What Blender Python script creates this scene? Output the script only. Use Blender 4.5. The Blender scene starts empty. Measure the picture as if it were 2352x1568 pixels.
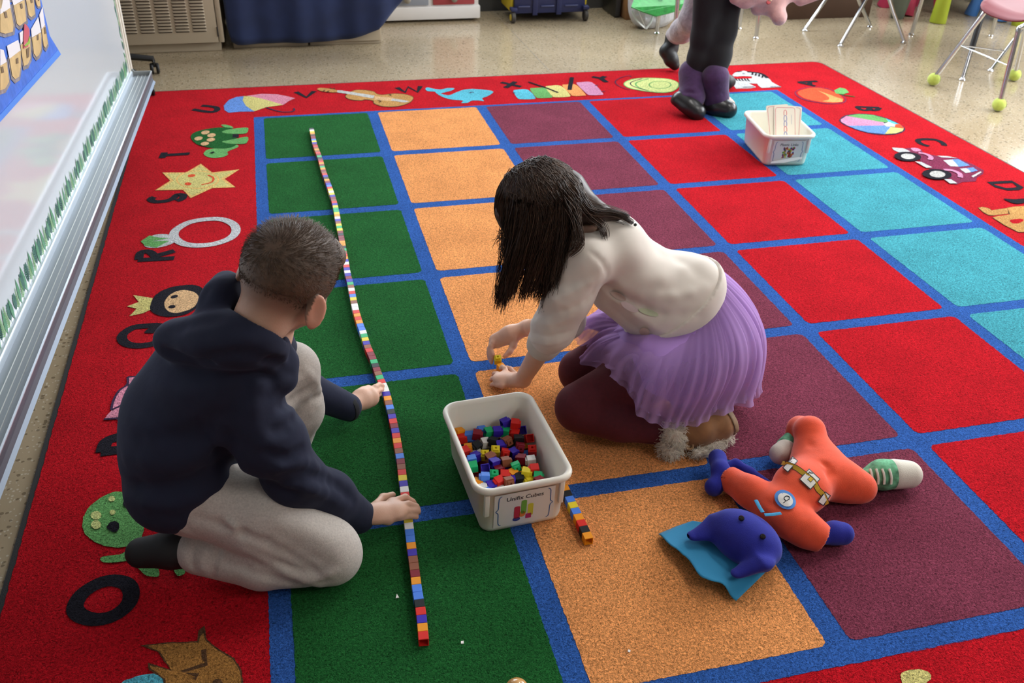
import bpy, bmesh, math, random
import numpy as np
from mathutils import Vector, Matrix, geometry

# ------------------------------------------------------------------ camera
F_PX = 2116.97                      # focal length in pixels of a 2352 x 1568 frame
CAM = np.array((0.10628, -4.13695, 1.37787))
ROT = np.array(((0.97071, 0.10631, -0.21546), (-0.23885, 0.52419, -0.81742), (0.02604, 0.84494, 0.53423)))
scene = bpy.context.scene
COL = scene.collection
_c = bpy.data.cameras.new('camera'); _c.sensor_width = 36.0; _c.lens = F_PX / 2352 * 36.0
_c.clip_start = 0.02
cam = bpy.data.objects.new('camera', _c); COL.objects.link(cam)
_m = Matrix([list(ROT[i]) + [CAM[i]] for i in range(3)] + [[0, 0, 0, 1]])
cam.matrix_world = _m
_c.dof.use_dof = True; _c.dof.focus_distance = 1.95; _c.dof.aperture_fstop = 8.0
scene.camera = cam

# ------------------------------------------------------------------ light and exposure
vs = scene.view_settings
vs.view_transform = 'Standard'; vs.look = 'None'; vs.gamma = 1.0; vs.use_curve_mapping = False
vs.exposure = 0.84
world = bpy.data.worlds.new('overcast_sky'); scene.world = world; world.use_nodes = True
world.node_tree.nodes['Background'].inputs[0].default_value = (0.80, 0.90, 1.0, 1)
world.node_tree.nodes['Background'].inputs[1].default_value = 1.2

def area_light(name, loc, target, sx, sy, watt, col):
    l = bpy.data.lights.new(name, 'AREA'); l.shape = 'RECTANGLE'; l.size = sx; l.size_y = sy
    l.energy = watt; l.color = col
    o = bpy.data.objects.new(name, l); COL.objects.link(o); o.location = loc
    o.rotation_euler = (Vector(target) - Vector(loc)).to_track_quat('-Z', 'Y').to_euler()
    return o
WALL_B, WALL_R, WALL_L, WALL_N, CEIL = 2.0, 5.3, -2.4, -6.6, 2.9
# daylight entering through the row of windows in the far wall
for _i, (_x0, _x1) in enumerate(((-0.2, 1.35), (1.55, 3.1), (3.3, 4.85))):
    area_light('window_daylight_%d' % (_i + 1), ((_x0 + _x1) / 2, WALL_B + 0.10, 1.72), ((_x0 + _x1) / 2 - 0.3, -2.0, 0.6), 1.5, 1.5, (36, 32, 30)[_i], (0.86, 0.94, 1.0))
# daylight from the windows in the right-hand wall
for _i, _y in enumerate((-1.2, 0.8)):
    area_light('window_daylight_%d' % (_i + 4), (WALL_R + 0.10, _y, 1.75), (0.5, _y - 0.2, 0.2), 1.8, 1.4, 70, (0.92, 0.96, 1.0))

# ------------------------------------------------------------------ helpers
def ray(u, v):
    return ROT @ np.array(((u - 1176) / F_PX, -(v - 784) / F_PX, -1.0))
def G(u, v, z=0.0):
    """world point at height z seen at photo position u, v"""
    d = ray(u, v); t = (z - CAM[2]) / d[2]
    return CAM + t * d
def DD(u, v, dist):
    d = ray(u, v); return CAM + d / np.linalg.norm(d) * dist
def AX(u, v, x):
    d = ray(u, v); return CAM + d * ((x - CAM[0]) / d[0])
def AY(u, v, y):
    d = ray(u, v); return CAM + d * ((y - CAM[1]) / d[1])
def V(*a): return np.array(a, float)
def nrm(v):
    v = np.asarray(v, float); n = np.linalg.norm(v); return v / n if n > 1e-12 else v

def srgb(r, g, b):
    f = lambda c: ((c / 255.0) / 12.92) if c / 255.0 <= 0.04045 else (((c / 255.0) + 0.055) / 1.055) ** 2.4
    return (f(r), f(g), f(b))

MATS = {}
def mat(name, col=(0.8, 0.8, 0.8), rough=0.5, metal=0.0, spec=0.5, noise=0.0, nscale=40.0, bump=0.0, bscale=200.0, sheen=0.0,
        sss=0.0, alpha=1.0, coat=0.0, emit=0.0, aniso_scale=None, sheen_tint=None, detail=3.0, bdist=0.002, transmission=0.0, translucent=0.0):
    if name in MATS: return MATS[name]
    m = bpy.data.materials.new(name); m.use_nodes = True; MATS[name] = m
    nt = m.node_tree; b = nt.nodes['Principled BSDF']
    b.inputs['Base Color'].default_value = (*col, 1); b.inputs['Roughness'].default_value = rough
    b.inputs['Metallic'].default_value = metal; b.inputs['Specular IOR Level'].default_value = spec
    b.inputs['Alpha'].default_value = alpha
    if coat: b.inputs['Coat Weight'].default_value = coat; b.inputs['Coat Roughness'].default_value = 0.08
    if sheen:
        b.inputs['Sheen Weight'].default_value = sheen; b.inputs['Sheen Roughness'].default_value = 0.45
        b.inputs['Sheen Tint'].default_value = (*(sheen_tint or (1, 1, 1)), 1)
    if sss:
        b.inputs['Subsurface Weight'].default_value = sss; b.inputs['Subsurface Radius'].default_value = (0.012, 0.005, 0.003)
        b.inputs['Subsurface Scale'].default_value = 0.6
    if transmission: b.inputs['Transmission Weight'].default_value = transmission
    if emit:
        b.inputs['Emission Color'].default_value = (*col, 1); b.inputs['Emission Strength'].default_value = emit
    if noise or bump:
        tc = nt.nodes.new('ShaderNodeTexCoord'); src = tc.outputs['Object']
        if aniso_scale:
            mp = nt.nodes.new('ShaderNodeMapping'); mp.inputs['Scale'].default_value = aniso_scale
            nt.links.new(src, mp.inputs['Vector']); src = mp.outputs['Vector']
    if noise:
        n = nt.nodes.new('ShaderNodeTexNoise'); n.inputs['Scale'].default_value = nscale; n.inputs['Detail'].default_value = detail
        nt.links.new(src, n.inputs['Vector'])
        r = nt.nodes.new('ShaderNodeMapRange'); r.inputs['From Min'].default_value = 0.25; r.inputs['From Max'].default_value = 0.75
        r.inputs['To Min'].default_value = 1 - noise; r.inputs['To Max'].default_value = 1 + noise
        nt.links.new(n.outputs['Fac'], r.inputs['Value'])
        mx = nt.nodes.new('ShaderNodeVectorMath'); mx.operation = 'SCALE'; mx.inputs[0].default_value = col
        nt.links.new(r.outputs['Result'], mx.inputs['Scale']); nt.links.new(mx.outputs['Vector'], b.inputs['Base Color'])
    if bump:
        n2 = nt.nodes.new('ShaderNodeTexNoise'); n2.inputs['Scale'].default_value = bscale; n2.inputs['Detail'].default_value = detail
        nt.links.new(src, n2.inputs['Vector'])
        bp = nt.nodes.new('ShaderNodeBump'); bp.inputs['Strength'].default_value = bump; bp.inputs['Distance'].default_value = bdist
        nt.links.new(n2.outputs['Fac'], bp.inputs['Height']); nt.links.new(bp.outputs['Normal'], b.inputs['Normal'])
    return m

def carpet(name, col):
    """short loop pile: fine tufts in colour and relief, slightly blotchy"""
    if name in MATS: return MATS[name]
    m = bpy.data.materials.new(name); m.use_nodes = True; MATS[name] = m
    nt = m.node_tree; b = nt.nodes['Principled BSDF']
    b.inputs['Roughness'].default_value = 0.95; b.inputs['Specular IOR Level'].default_value = 0.02
    b.inputs['Sheen Weight'].default_value = 0.05; b.inputs['Sheen Roughness'].default_value = 0.5
    b.inputs['Sheen Tint'].default_value = (*[0.45 + 0.55 * c for c in col], 1)
    g = nt.nodes.new('ShaderNodeNewGeometry')
    mp = nt.nodes.new('ShaderNodeMapping'); mp.inputs['Scale'].default_value = (1.0, 1.0, 0.2)
    nt.links.new(g.outputs['Position'], mp.inputs['Vector'])
    def noise(s, d, dist=0.0):
        n = nt.nodes.new('ShaderNodeTexNoise'); n.inputs['Scale'].default_value = s; n.inputs['Detail'].default_value = d
        n.inputs['Distortion'].default_value = dist
        nt.links.new(mp.outputs['Vector'], n.inputs['Vector']); return n
    fine = noise(240, 3.0, 1.2); big = noise(7, 3)
    r1 = nt.nodes.new('ShaderNodeMapRange'); r1.inputs['From Min'].default_value = 0.3; r1.inputs['From Max'].default_value = 0.7
    r1.inputs['To Min'].default_value = 0.36; r1.inputs['To Max'].default_value = 1.50
    nt.links.new(fine.outputs['Fac'], r1.inputs['Value'])
    r2 = nt.nodes.new('ShaderNodeMapRange'); r2.inputs['From Min'].default_value = 0.3; r2.inputs['From Max'].default_value = 0.7
    r2.inputs['To Min'].default_value = 0.9; r2.inputs['To Max'].default_value = 1.1
    nt.links.new(big.outputs['Fac'], r2.inputs['Value'])
    mu = nt.nodes.new('ShaderNodeMath'); mu.operation = 'MULTIPLY'
    nt.links.new(r1.outputs['Result'], mu.inputs[0]); nt.links.new(r2.outputs['Result'], mu.inputs[1])
    sc = nt.nodes.new('ShaderNodeVectorMath'); sc.operation = 'SCALE'; sc.inputs[0].default_value = col
    nt.links.new(mu.outputs['Value'], sc.inputs['Scale']); nt.links.new(sc.outputs['Vector'], b.inputs['Base Color'])
    bp = nt.nodes.new('ShaderNodeBump'); bp.inputs['Strength'].default_value = 0.9; bp.inputs['Distance'].default_value = 0.0045
    nt.links.new(fine.outputs['Fac'], bp.inputs['Height']); nt.links.new(bp.outputs['Normal'], b.inputs['Normal'])
    return m

def tag(o, label=None, cat=None, group=None, kind=None):
    if label: o['label'] = label
    if cat: o['category'] = cat
    if group: o['group'] = group
    if kind: o['kind'] = kind
    return o
def link(o, parent=None):
    COL.objects.link(o)
    if parent is not None:
        o.parent = parent
        o.matrix_parent_inverse = parent.matrix_world.inverted() if parent.type != 'EMPTY' or True else Matrix()
    return o
def empty(name, loc=(0, 0, 0), rz=0.0):
    o = bpy.data.objects.new(name, None); o.empty_display_size = 0.05
    o.matrix_world = Matrix.Translation(Vector(loc)) @ Matrix.Rotation(rz, 4, 'Z')
    COL.objects.link(o); return o
def thing(name, label, cat, loc=(0, 0, 0), rz=0.0, group=None):
    return tag(empty(name, loc, rz), label, cat, group)

def mesh_obj(name, verts, faces, material=None, parent=None, smooth=False, mats=None, midx=None, local=False):
    """one mesh object; verts are world coordinates unless local (then in the parent's frame)"""
    me = bpy.data.meshes.new(name)
    me.from_pydata([tuple(map(float, v)) for v in verts], [], [tuple(int(i) for i in f) for f in faces])
    for mm in (mats or ([material] if material else [])): me.materials.append(mm)
    if midx is not None: me.polygons.foreach_set('material_index', midx)
    if smooth: me.polygons.foreach_set('use_smooth', [True] * len(me.polygons))
    me.update()
    o = bpy.data.objects.new(name, me); COL.objects.link(o)
    if parent is not None:
        o.parent = parent
        if not local: o.matrix_parent_inverse = parent.matrix_world.inverted()
    return o
class MB:
    """collects shapes for one mesh"""
    def __init__(s): s.v = []; s.f = []; s.mi = []; s.cur = 0
    def add(s, v, f):
        n = len(s.v); s.v += [tuple(p) for p in v]; s.f += [tuple(i + n for i in q) for q in f]; s.mi += [s.cur] * len(f)
    def box(s, c, size, rz=0.0, M=None):
        x, y, z = [k / 2 for k in size]
        P = [V(a * x, b * y, d * z) for d in (-1, 1) for b in (-1, 1) for a in (-1, 1)]
        if rz: cs, sn = math.cos(rz), math.sin(rz); P = [V(p[0] * cs - p[1] * sn, p[0] * sn + p[1] * cs, p[2]) for p in P]
        if M is not None: P = [M @ p for p in P]
        P = [p + V(*c) for p in P]
        s.add(P, [(0, 2, 3, 1), (4, 5, 7, 6), (0, 1, 5, 4), (2, 6, 7, 3), (0, 4, 6, 2), (1, 3, 7, 5)])
    def tube(s, pts, r, n=10, cap=True, flat=None):
        pts = [V(*p) for p in pts]; m = len(pts)
        rs = [r] * m if np.isscalar(r) else list(r)
        T = [nrm(pts[min(i + 1, m - 1)] - pts[max(i - 1, 0)]) for i in range(m)]
        up = V(0, 0, 1) if abs(T[0][2]) < 0.9 else V(1, 0, 0)
        a = nrm(np.cross(T[0], up)); out = []
        for i in range(m):
            a = nrm(a - T[i] * np.dot(a, T[i])); b = np.cross(T[i], a)
            fl = 1.0 if flat is None else flat
            for k in range(n):
                t = 2 * math.pi * k / n
                out.append(pts[i] + a * math.cos(t) * rs[i] + b * math.sin(t) * rs[i] * fl)
        F = [(i * n + k, i * n + (k + 1) % n, (i + 1) * n + (k + 1) % n, (i + 1) * n + k) for i in range(m - 1) for k in range(n)]
        if cap: F += [tuple(range(n - 1, -1, -1)), tuple((m - 1) * n + k for k in range(n))]
        s.add(out, F)
    def lathe(s, prof, c=(0, 0, 0), n=24, axis=None):
        """profile of (radius, height)"""
        P = []
        for r, h in prof:
            for k in range(n):
                t = 2 * math.pi * k / n; P.append(V(r * math.cos(t), r * math.sin(t), h))
        if axis is not None:
            q = Vector((0, 0, 1)).rotation_difference(Vector(axis)).to_matrix(); q = np.array(q); P = [q @ p for p in P]
        P = [p + V(*c) for p in P]; m = len(prof)
        F = [(i * n + k, i * n + (k + 1) % n, (i + 1) * n + (k + 1) % n, (i + 1) * n + k) for i in range(m - 1) for k in range(n)]
        if prof[0][0] > 1e-6: F.append(tuple(range(n - 1, -1, -1)))
        if prof[-1][0] > 1e-6: F.append(tuple((m - 1) * n + k for k in range(n)))
        s.add(P, F)
    def prism(s, poly, h, ax='z', z0=0.0):
        """polygon (2-d) extruded from z0 to z0+h"""
        n = len(poly); P = [V(p[0], p[1], z0) for p in poly] + [V(p[0], p[1], z0 + h) for p in poly]
        s.add(P, [tuple(range(n - 1, -1, -1)), tuple(range(n, 2 * n))] + [(k, (k + 1) % n, n + (k + 1) % n, n + k) for k in range(n)])
    def build(s, name, material=None, parent=None, smooth=False, bevel=0.0, seg=2, mats=None, local=False, weld=True, angle=40):
        o = mesh_obj(name, s.v, s.f, material, parent, smooth=False, mats=mats, midx=s.mi if mats else None, local=local)
        me = o.data
        if weld or bevel:
            bm = bmesh.new(); bm.from_mesh(me)
            if weld: bmesh.ops.remove_doubles(bm, verts=bm.verts, dist=1e-6)
            if bevel:
                ed = [e for e in bm.edges if len(e.link_faces) == 2 and e.calc_face_angle(0) > math.radians(30)]
                bmesh.ops.bevel(bm, geom=ed, offset=bevel, segments=seg, affect='EDGES', profile=0.5, clamp_overlap=True)
            bmesh.ops.recalc_face_normals(bm, faces=bm.faces)
            bm.to_mesh(me); bm.free()
        if smooth or bevel:
            me.polygons.foreach_set('use_smooth', [True] * len(me.polygons))
            try: me.set_sharp_from_angle(angle=math.radians(angle))
            except Exception: pass
        return o

def catmull(pts, n=6, closed=False):
    P = [np.asarray(p, float) for p in pts]; m = len(P); out = []
    rng = range(m if closed else m - 1)
    for i in rng:
        p0 = P[(i - 1) % m] if closed or i > 0 else P[0]; p1 = P[i]; p2 = P[(i + 1) % m]
        p3 = P[(i + 2) % m] if closed or i + 2 < m else P[-1]
        for k in range(n):
            t = k / n
            out.append(0.5 * ((2 * p1) + (-p0 + p2) * t + (2 * p0 - 5 * p1 + 4 * p2 - p3) * t * t + (-p0 + 3 * p1 - 3 * p2 + p3) * t ** 3))
    if not closed: out.append(P[-1])
    return out

def copy_tree(o, parent=None, M=None):
    c = o.copy(); COL.objects.link(c)
    if parent is not None: c.parent = parent
    for ch in [k for k in o.children]: copy_tree(ch, c)
    return c
# ------------------------------------------------------------------ room shell
FZ = -0.008                         # the rug's top is z = 0, the hard floor lies a pile height lower
def terrazzo():
    m = bpy.data.materials.new('terrazzo'); m.use_nodes = True
    nt = m.node_tree; b = nt.nodes['Principled BSDF']
    b.inputs['Roughness'].default_value = 0.16; b.inputs['Specular IOR Level'].default_value = 0.6
    g = nt.nodes.new('ShaderNodeNewGeometry')
    v1 = nt.nodes.new('ShaderNodeTexVoronoi'); v1.inputs['Scale'].default_value = 150
    v2 = nt.nodes.new('ShaderNodeTexVoronoi'); v2.inputs['Scale'].default_value = 85
    n1 = nt.nodes.new('ShaderNodeTexNoise'); n1.inputs['Scale'].default_value = 3.0; n1.inputs['Detail'].default_value = 5
    for n in (v1, v2, n1): nt.links.new(g.outputs['Position'], n.inputs['Vector'])
    base = nt.nodes.new('ShaderNodeMix'); base.data_type = 'RGBA'
    base.inputs[6].default_value = (0.29, 0.225, 0.14, 1); base.inputs[7].default_value = (0.42, 0.34, 0.225, 1)
    nt.links.new(n1.outputs['Fac'], base.inputs[0])
    # pale and dark chips of stone: cells whose random colour falls in a band
    def chips(v, lo, col, prev, amount):
        sp = nt.nodes.new('ShaderNodeSeparateColor'); nt.links.new(v.outputs['Color'], sp.inputs[0])
        th = nt.nodes.new('ShaderNodeMath'); th.operation = 'GREATER_THAN'; th.inputs[1].default_value = lo
        nt.links.new(sp.outputs[0], th.inputs[0])
        d = nt.nodes.new('ShaderNodeMath'); d.operation = 'LESS_THAN'; d.inputs[1].default_value = 0.42
        nt.links.new(v.outputs['Distance'], d.inputs[0])
        mm = nt.nodes.new('ShaderNodeMath'); mm.operation = 'MULTIPLY'; nt.links.new(th.outputs[0], mm.inputs[0]); nt.links.new(d.outputs[0], mm.inputs[1])
        m2 = nt.nodes.new('ShaderNodeMath'); m2.operation = 'MULTIPLY'; m2.inputs[1].default_value = amount; nt.links.new(mm.outputs[0], m2.inputs[0])
        mx = nt.nodes.new('ShaderNodeMix'); mx.data_type = 'RGBA'; mx.inputs[7].default_value = (*col, 1)
        nt.links.new(m2.outputs[0], mx.inputs[0]); nt.links.new(prev, mx.inputs[6]); return mx.outputs[2]
    c = chips(v1, 0.80, (0.52, 0.46, 0.36), base.outputs[2], 0.8)
    c = chips(v2, 0.82, (0.13, 0.095, 0.055), c, 0.75)
    nt.links.new(c, b.inputs['Base Color'])
    return m
M_FLOOR = terrazzo()
M_WALL = mat('painted_wall', (0.24, 0.235, 0.22), 0.7, bump=0.1, bscale=60)
M_CEIL = mat('ceiling_board', (0.50, 0.50, 0.49), 0.85, bump=0.3, bscale=120)
M_TRIM = mat('dark_rubber_base', (0.03, 0.03, 0.032), 0.5)
M_ALU = mat('brushed_aluminium', (0.72, 0.74, 0.77), 0.28, 1.0)
M_CHROME = mat('chrome', (0.60, 0.61, 0.63), 0.16, 1.0)
M_JOINT = mat('floor_joint', (0.20, 0.17, 0.12), 0.6)

W0, W1, N0, N1 = WALL_L, WALL_R, WALL_N, WALL_B
b = MB(); b.box(((W0 + W1) / 2, (N0 + N1) / 2, FZ - 0.03), (W1 - W0 + 0.4, N1 - N0 + 0.4, 0.06)); floor = b.build('floor', M_FLOOR)
tag(floor, 'speckled tan terrazzo floor', None, kind='structure')
# thin divider strips in the terrazzo
for k, (p, q) in enumerate((((1180, 76), (1262, 163)), ((520, 120), (300, 700)))):
    A, B = G(*p, FZ), G(*q, FZ); d = nrm(B - A); A = A - d * 0.9; B = B + d * (0.2 if k == 0 else 4)
    A[1] = min(A[1], 1.9); n = V(-d[1], d[0], 0) * 0.0015
    if k == 0:
        mesh_obj('divider_strip', [p + V(0, 0, 0.0006) for p in (A - n, A + n, B + n, B - n)], [(0, 1, 2, 3)], M_JOINT, floor)
b = MB(); b.box(((W0 + W1) / 2, (N0 + N1) / 2, CEIL + 0.03), (W1 - W0 + 0.4, N1 - N0 + 0.4, 0.06)); tag(b.build('ceiling', M_CEIL), 'white ceiling', kind='structure')
def wall_with_openings(name, along, pos, thick, lo, hi, openings, label):
    """wall along x or y; openings are (a0, a1, z0, z1)"""
    b = MB(); edges = sorted({lo, hi} | {o[0] for o in openings} | {o[1] for o in openings})
    for a0, a1 in zip(edges[:-1], edges[1:]):
        spans = [(FZ, CEIL)]
        for o in openings:
            if o[0] <= a0 and o[1] >= a1: spans = [(FZ, o[2]), (o[3], CEIL)]
        for z0, z1 in spans:
            c = ((a0 + a1) / 2, pos, (z0 + z1) / 2) if along == 'x' else (pos, (a0 + a1) / 2, (z0 + z1) / 2)
            s = (a1 - a0, thick, z1 - z0) if along == 'x' else (thick, a1 - a0, z1 - z0)
            b.box(c, s)
    return tag(b.build(name, M_WALL, weld=False), label, kind='structure')
WB = [(-0.25, 1.4, 0.92, 2.5), (1.5, 3.15, 0.92, 2.5), (3.25, 4.9, 0.92, 2.5)]
WR = [(-2.15, -0.25, 0.95, 2.5), (-0.15, 1.75, 0.95, 2.5)]
wall_with_openings('wall_back', 'x', WALL_B + 0.08, 0.16, W0 - 0.2, W1 + 0.2, WB, 'painted far wall with windows')
wall_with_openings('wall_right', 'y', WALL_R + 0.08, 0.16, N0, N1, WR, 'painted right wall with a window')
wall_with_openings('wall_left', 'y', WALL_L - 0.08, 0.16, N0, N1, [], 'painted left wall')
wall_with_openings('wall_near', 'x', WALL_N - 0.08, 0.16, W0 - 0.2, W1 + 0.2, [], 'painted near wall')
for k, (side, c, s) in enumerate((('back', ((W0 + W1) / 2, WALL_B - 0.006, FZ + 0.05), (W1 - W0, 0.012, 0.10)), ('right', (WALL_R - 0.006, (N0 + N1) / 2, FZ + 0.05), (0.012, N1 - N0, 0.10)),
                                  ('left', (WALL_L + 0.006, (N0 + N1) / 2, FZ + 0.05), (0.012, N1 - N0, 0.10)))):
    b = MB(); b.box(c, s); tag(b.build('baseboard_' + side, M_TRIM), 'dark rubber baseboard', kind='structure')
M_GLASS = mat('window_glass', (1, 1, 1), 0.0, transmission=1.0)
M_FRAME = mat('window_frame_paint', (0.7, 0.7, 0.68), 0.4)
def window(n, along, pos, a0, a1, z0, z1):
    w = tag(empty('window_%d' % n, ((a0 + a1) / 2, pos, z0) if along == 'x' else (pos, (a0 + a1) / 2, z0)), 'window in the wall', kind='structure')
    b = MB()
    for t0, t1, y0, y1 in ((a0, a1, z0, z0 + 0.05), (a0, a1, z1 - 0.05, z1), (a0, a0 + 0.05, z0, z1), (a1 - 0.05, a1, z0, z1), ((a0 + a1) / 2 - 0.02, (a0 + a1) / 2 + 0.02, z0, z1)):
        c = ((t0 + t1) / 2, pos + 0.05, (y0 + y1) / 2) if along == 'x' else (pos + 0.05, (t0 + t1) / 2, (y0 + y1) / 2)
        b.box(c, (t1 - t0, 0.05, y1 - y0) if along == 'x' else (0.05, t1 - t0, y1 - y0))
    b.build('window_frame', M_FRAME, w, weld=False)
for k, o in enumerate(WB): window(k + 1, 'x', WALL_B, *o)
for k, o in enumerate(WR): window(k + 4, 'y', WALL_R, *o)
# ceiling fixtures
M_TUBE = mat('lit_diffuser', (1.0, 0.97, 0.92), 0.5, emit=16.0)
for k, (x, y) in enumerate(((2.5, -4.9), (4.4, -4.9), (2.2, -1.4), (4.3, -1.4))):
    t = thing('ceiling_light', 'long white ceiling light, ' + ('near the middle of the room behind the camera', 'near the right wall behind the camera', 'above the rug', 'above the school chairs at the right')[k], 'light', (x, y, CEIL), group='ceiling lights')
    b = MB(); b.box((x, y, CEIL - 0.03), (0.34, 1.24, 0.06)); b.build('housing', M_FRAME, t, bevel=0.006)
    b = MB(); b.box((x, y, CEIL - 0.065), (0.28, 1.18, 0.012)); b.build('diffuser', M_TUBE, t)
# ------------------------------------------------------------------ rug
S = 0.505; RT = 1.0547
C_RED = carpet('carpet_red', (0.46, 0.0065, 0.014)); C_BLUE = carpet('carpet_blue', (0.030, 0.105, 0.37))
C_GREEN = carpet('carpet_green', (0.014, 0.105, 0.024)); C_PEACH = carpet('carpet_peach', (0.76, 0.31, 0.105))
C_PLUM = carpet('carpet_plum', (0.185, 0.037, 0.066)); C_TEAL = carpet('carpet_teal', (0.06, 0.33, 0.40))
C_BLACK = carpet('carpet_black', (0.016, 0.015, 0.022)); C_YEL = carpet('carpet_yellow', (0.62, 0.55, 0.20))
C_PINK = carpet('carpet_pink', (0.68, 0.26, 0.36)); C_SKY = carpet('carpet_sky', (0.13, 0.27, 0.66))
C_GREY = carpet('carpet_grey', (0.50, 0.50, 0.48)); C_WHITE = carpet('carpet_white', (0.52, 0.53, 0.54))
C_TAN = carpet('carpet_tan', (0.50, 0.27, 0.09)); C_LTAN = carpet('carpet_light_tan', (0.66, 0.42, 0.22)); C_BROWN = carpet('carpet_brown', (0.36, 0.17, 0.045))
C_LGRN = carpet('carpet_light_green', (0.14, 0.38, 0.12)); C_ORANGE = carpet('carpet_orange', (0.70, 0.09, 0.035)); C_LIME = carpet('carpet_lime', (0.62, 0.68, 0.26))
C_MAUVE = carpet('carpet_mauve', (0.56, 0.25, 0.40)); C_DPUR = carpet('carpet_dark_purple', (0.055, 0.03, 0.07)); C_CYAN = carpet('carpet_cyan', (0.10, 0.45, 0.58))
C_SUN = carpet('carpet_sun', (0.78, 0.48, 0.16)); C_DBRN = carpet('carpet_dark_brown', (0.10, 0.05, 0.025)); C_CAR = carpet('carpet_car', (0.19, 0.028, 0.07))
M_BIND = mat('black_binding', (0.012, 0.012, 0.014), 0.8, bump=0.6, bscale=500)
random.seed(7)
RX0, RX1, RY0, RY1 = -1.0 * S, 6.0 * S, -7.26 * RT * S, 0.915 * S
rug = thing('rug', 'red classroom rug with coloured squares, blue lines and an alphabet border', 'rug', ((RX0 + RX1) / 2, (RY0 + RY1) / 2, FZ))
def rrect(x0, x1, y0, y1, r, n=5):
    out = []
    for cx, cy, a in ((x1 - r, y1 - r, 0), (x0 + r, y1 - r, 90), (x0 + r, y0 + r, 180), (x1 - r, y0 + r, 270)):
        for k in range(n + 1):
            t = math.radians(a + 90 * k / n); out.append((cx + r * math.cos(t), cy + r * math.sin(t)))
    return out
b = MB(); b.prism(rrect(RX0 - 0.012, RX1 + 0.008, RY0 - 0.012, RY1 + 0.008, 0.05), 0.0055, z0=FZ + 0.0005); b.build('binding', M_BIND, rug)
def ragged(pts, step=0.006, amp=0.0011):
    """closed outline resampled with the small unevenness of tufted yarn"""
    out = []; n = len(pts)
    for i in range(n):
        a, c = np.array(pts[i][:2], float), np.array(pts[(i + 1) % n][:2], float); L = np.linalg.norm(c - a); m = max(1, int(L / step))
        for k in range(m):
            p = a + (c - a) * k / m; out.append((p[0] + random.uniform(-amp, amp), p[1] + random.uniform(-amp, amp)))
    return out
def flat(name, shapes, parent, z):
    """flat tufted shapes: list of (material, outline) stacked a hair apart"""
    mats = []; v = []; f = []; mi = []
    for k, (m, pts) in enumerate(shapes):
        if m not in mats: mats.append(m)
        n = len(v); zz = z + 0.00025 * k
        if isinstance(pts, tuple):          # a stroke: left and right edges
            L, R = pts; q = len(L); v += [(p[0], p[1], zz) for p in list(L) + list(R)]
            for i in range(q - 1): f.append((n + q + i, n + q + i + 1, n + i + 1, n + i)); mi.append(mats.index(m))
            continue
        area = sum(pts[i][0] * pts[(i + 1) % len(pts)][1] - pts[(i + 1) % len(pts)][0] * pts[i][1] for i in range(len(pts)))
        if area < 0: pts = pts[::-1]
        v += [(p[0], p[1], zz) for p in pts]
        for tri in geometry.tessellate_polygon([[Vector((p[0], p[1], 0)) for p in pts]]):
            i, j, l = tri
            a, c, d = pts[i], pts[j], pts[l]
            if (c[0] - a[0]) * (d[1] - a[1]) - (c[1] - a[1]) * (d[0] - a[0]) < 0: j, l = l, j
            f.append((n + i, n + j, n + l)); mi.append(mats.index(m))
    return mesh_obj(name, v, f, parent=parent, mats=mats, midx=mi)
flat('border_field', [(C_RED, ragged(rrect(RX0, RX1, RY0, RY1, 0.045), 0.012, 0.0012))], rug, -0.0012)
LW = 0.046 * S * 2                          # width of the blue lines
flat('grid_field', [(C_BLUE, ragged(rrect(-LW * 0.42, 5 * S + LW * 0.42, -6 * RT * S - LW * 0.5, LW * 0.30, 0.006)))], rug, -0.0006)
cols = (C_GREEN, C_PEACH, C_PLUM, C_RED, C_TEAL)
for c in range(5):
    for r in range(6):
        x0, x1 = c * S + LW / 2, (c + 1) * S - LW / 2; y1, y0 = -r * RT * S - LW / 2, -(r + 1) * RT * S + LW / 2
        if r == 0: y1 = -LW * 0.20
        flat('square', [(cols[c], ragged(rrect(x0, x1, y0, y1, 0.017)))], rug, 0.0)

# --- alphabet border: shapes traced in the plane of the rug
def gp(pts, ox=0.0, oy=0.0, s=1.0): return [tuple(G(ox + x / s, oy + y / s)[:2]) for x, y in pts]
def smooth_outline(pts, n=4): return [tuple(p) for p in catmull([np.array(p) for p in pts], n, True)]
def stroke(pts, w, closed=False, n=4):
    P = catmull([np.array(p) for p in pts], n, closed) if n > 1 else [np.array(p) for p in pts]
    m = len(P); L, R = [], []
    for i in range(m):
        a, c = (P[i - 1], P[(i + 1) % m]) if closed else (P[max(i - 1, 0)], P[min(i + 1, m - 1)])
        d = nrm(c - a); nn = np.array((-d[1], d[0])) * w / 2; L.append(P[i] + nn); R.append(P[i] - nn)
    if closed: L.append(L[0]); R.append(R[0])
    return (L, R)
def ell(cx, cy, rx, ry, n=20, rot=0.0): return [(cx + rx * math.cos(2 * math.pi * k / n + 0), cy + ry * math.sin(2 * math.pi * k / n) + rot * rx * math.cos(2 * math.pi * k / n)) for k in range(n)]
ZL = 0.0003
def letter(ch, strokes, w=0.027):
    sh = [(C_BLACK, stroke(gp(p), w, cl, n)) for p, cl, n in strokes]
    flat('letter', sh, rug, ZL)
A3 = 3.92
def zz(pts, ox, oy, s): return [(ox + x / s, oy + y / s) for x, y in pts]
letter('U', [([(442.6, 251), (483, 257), (498.7, 252.5), (493.6, 245.7), (463, 242.3)], False, 4)])
letter('T', [([(372, 363), (378, 350)], False, 1), ([(376, 356.5), (436, 352.5)], False, 1)])
letter('S', [([(405.6, 461), (418.4, 456), (421, 448.5), (408, 447), (398, 455), (382.7, 461), (357, 463), (345.7, 457.4), (354.6, 452.3)], False, 4)])
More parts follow.
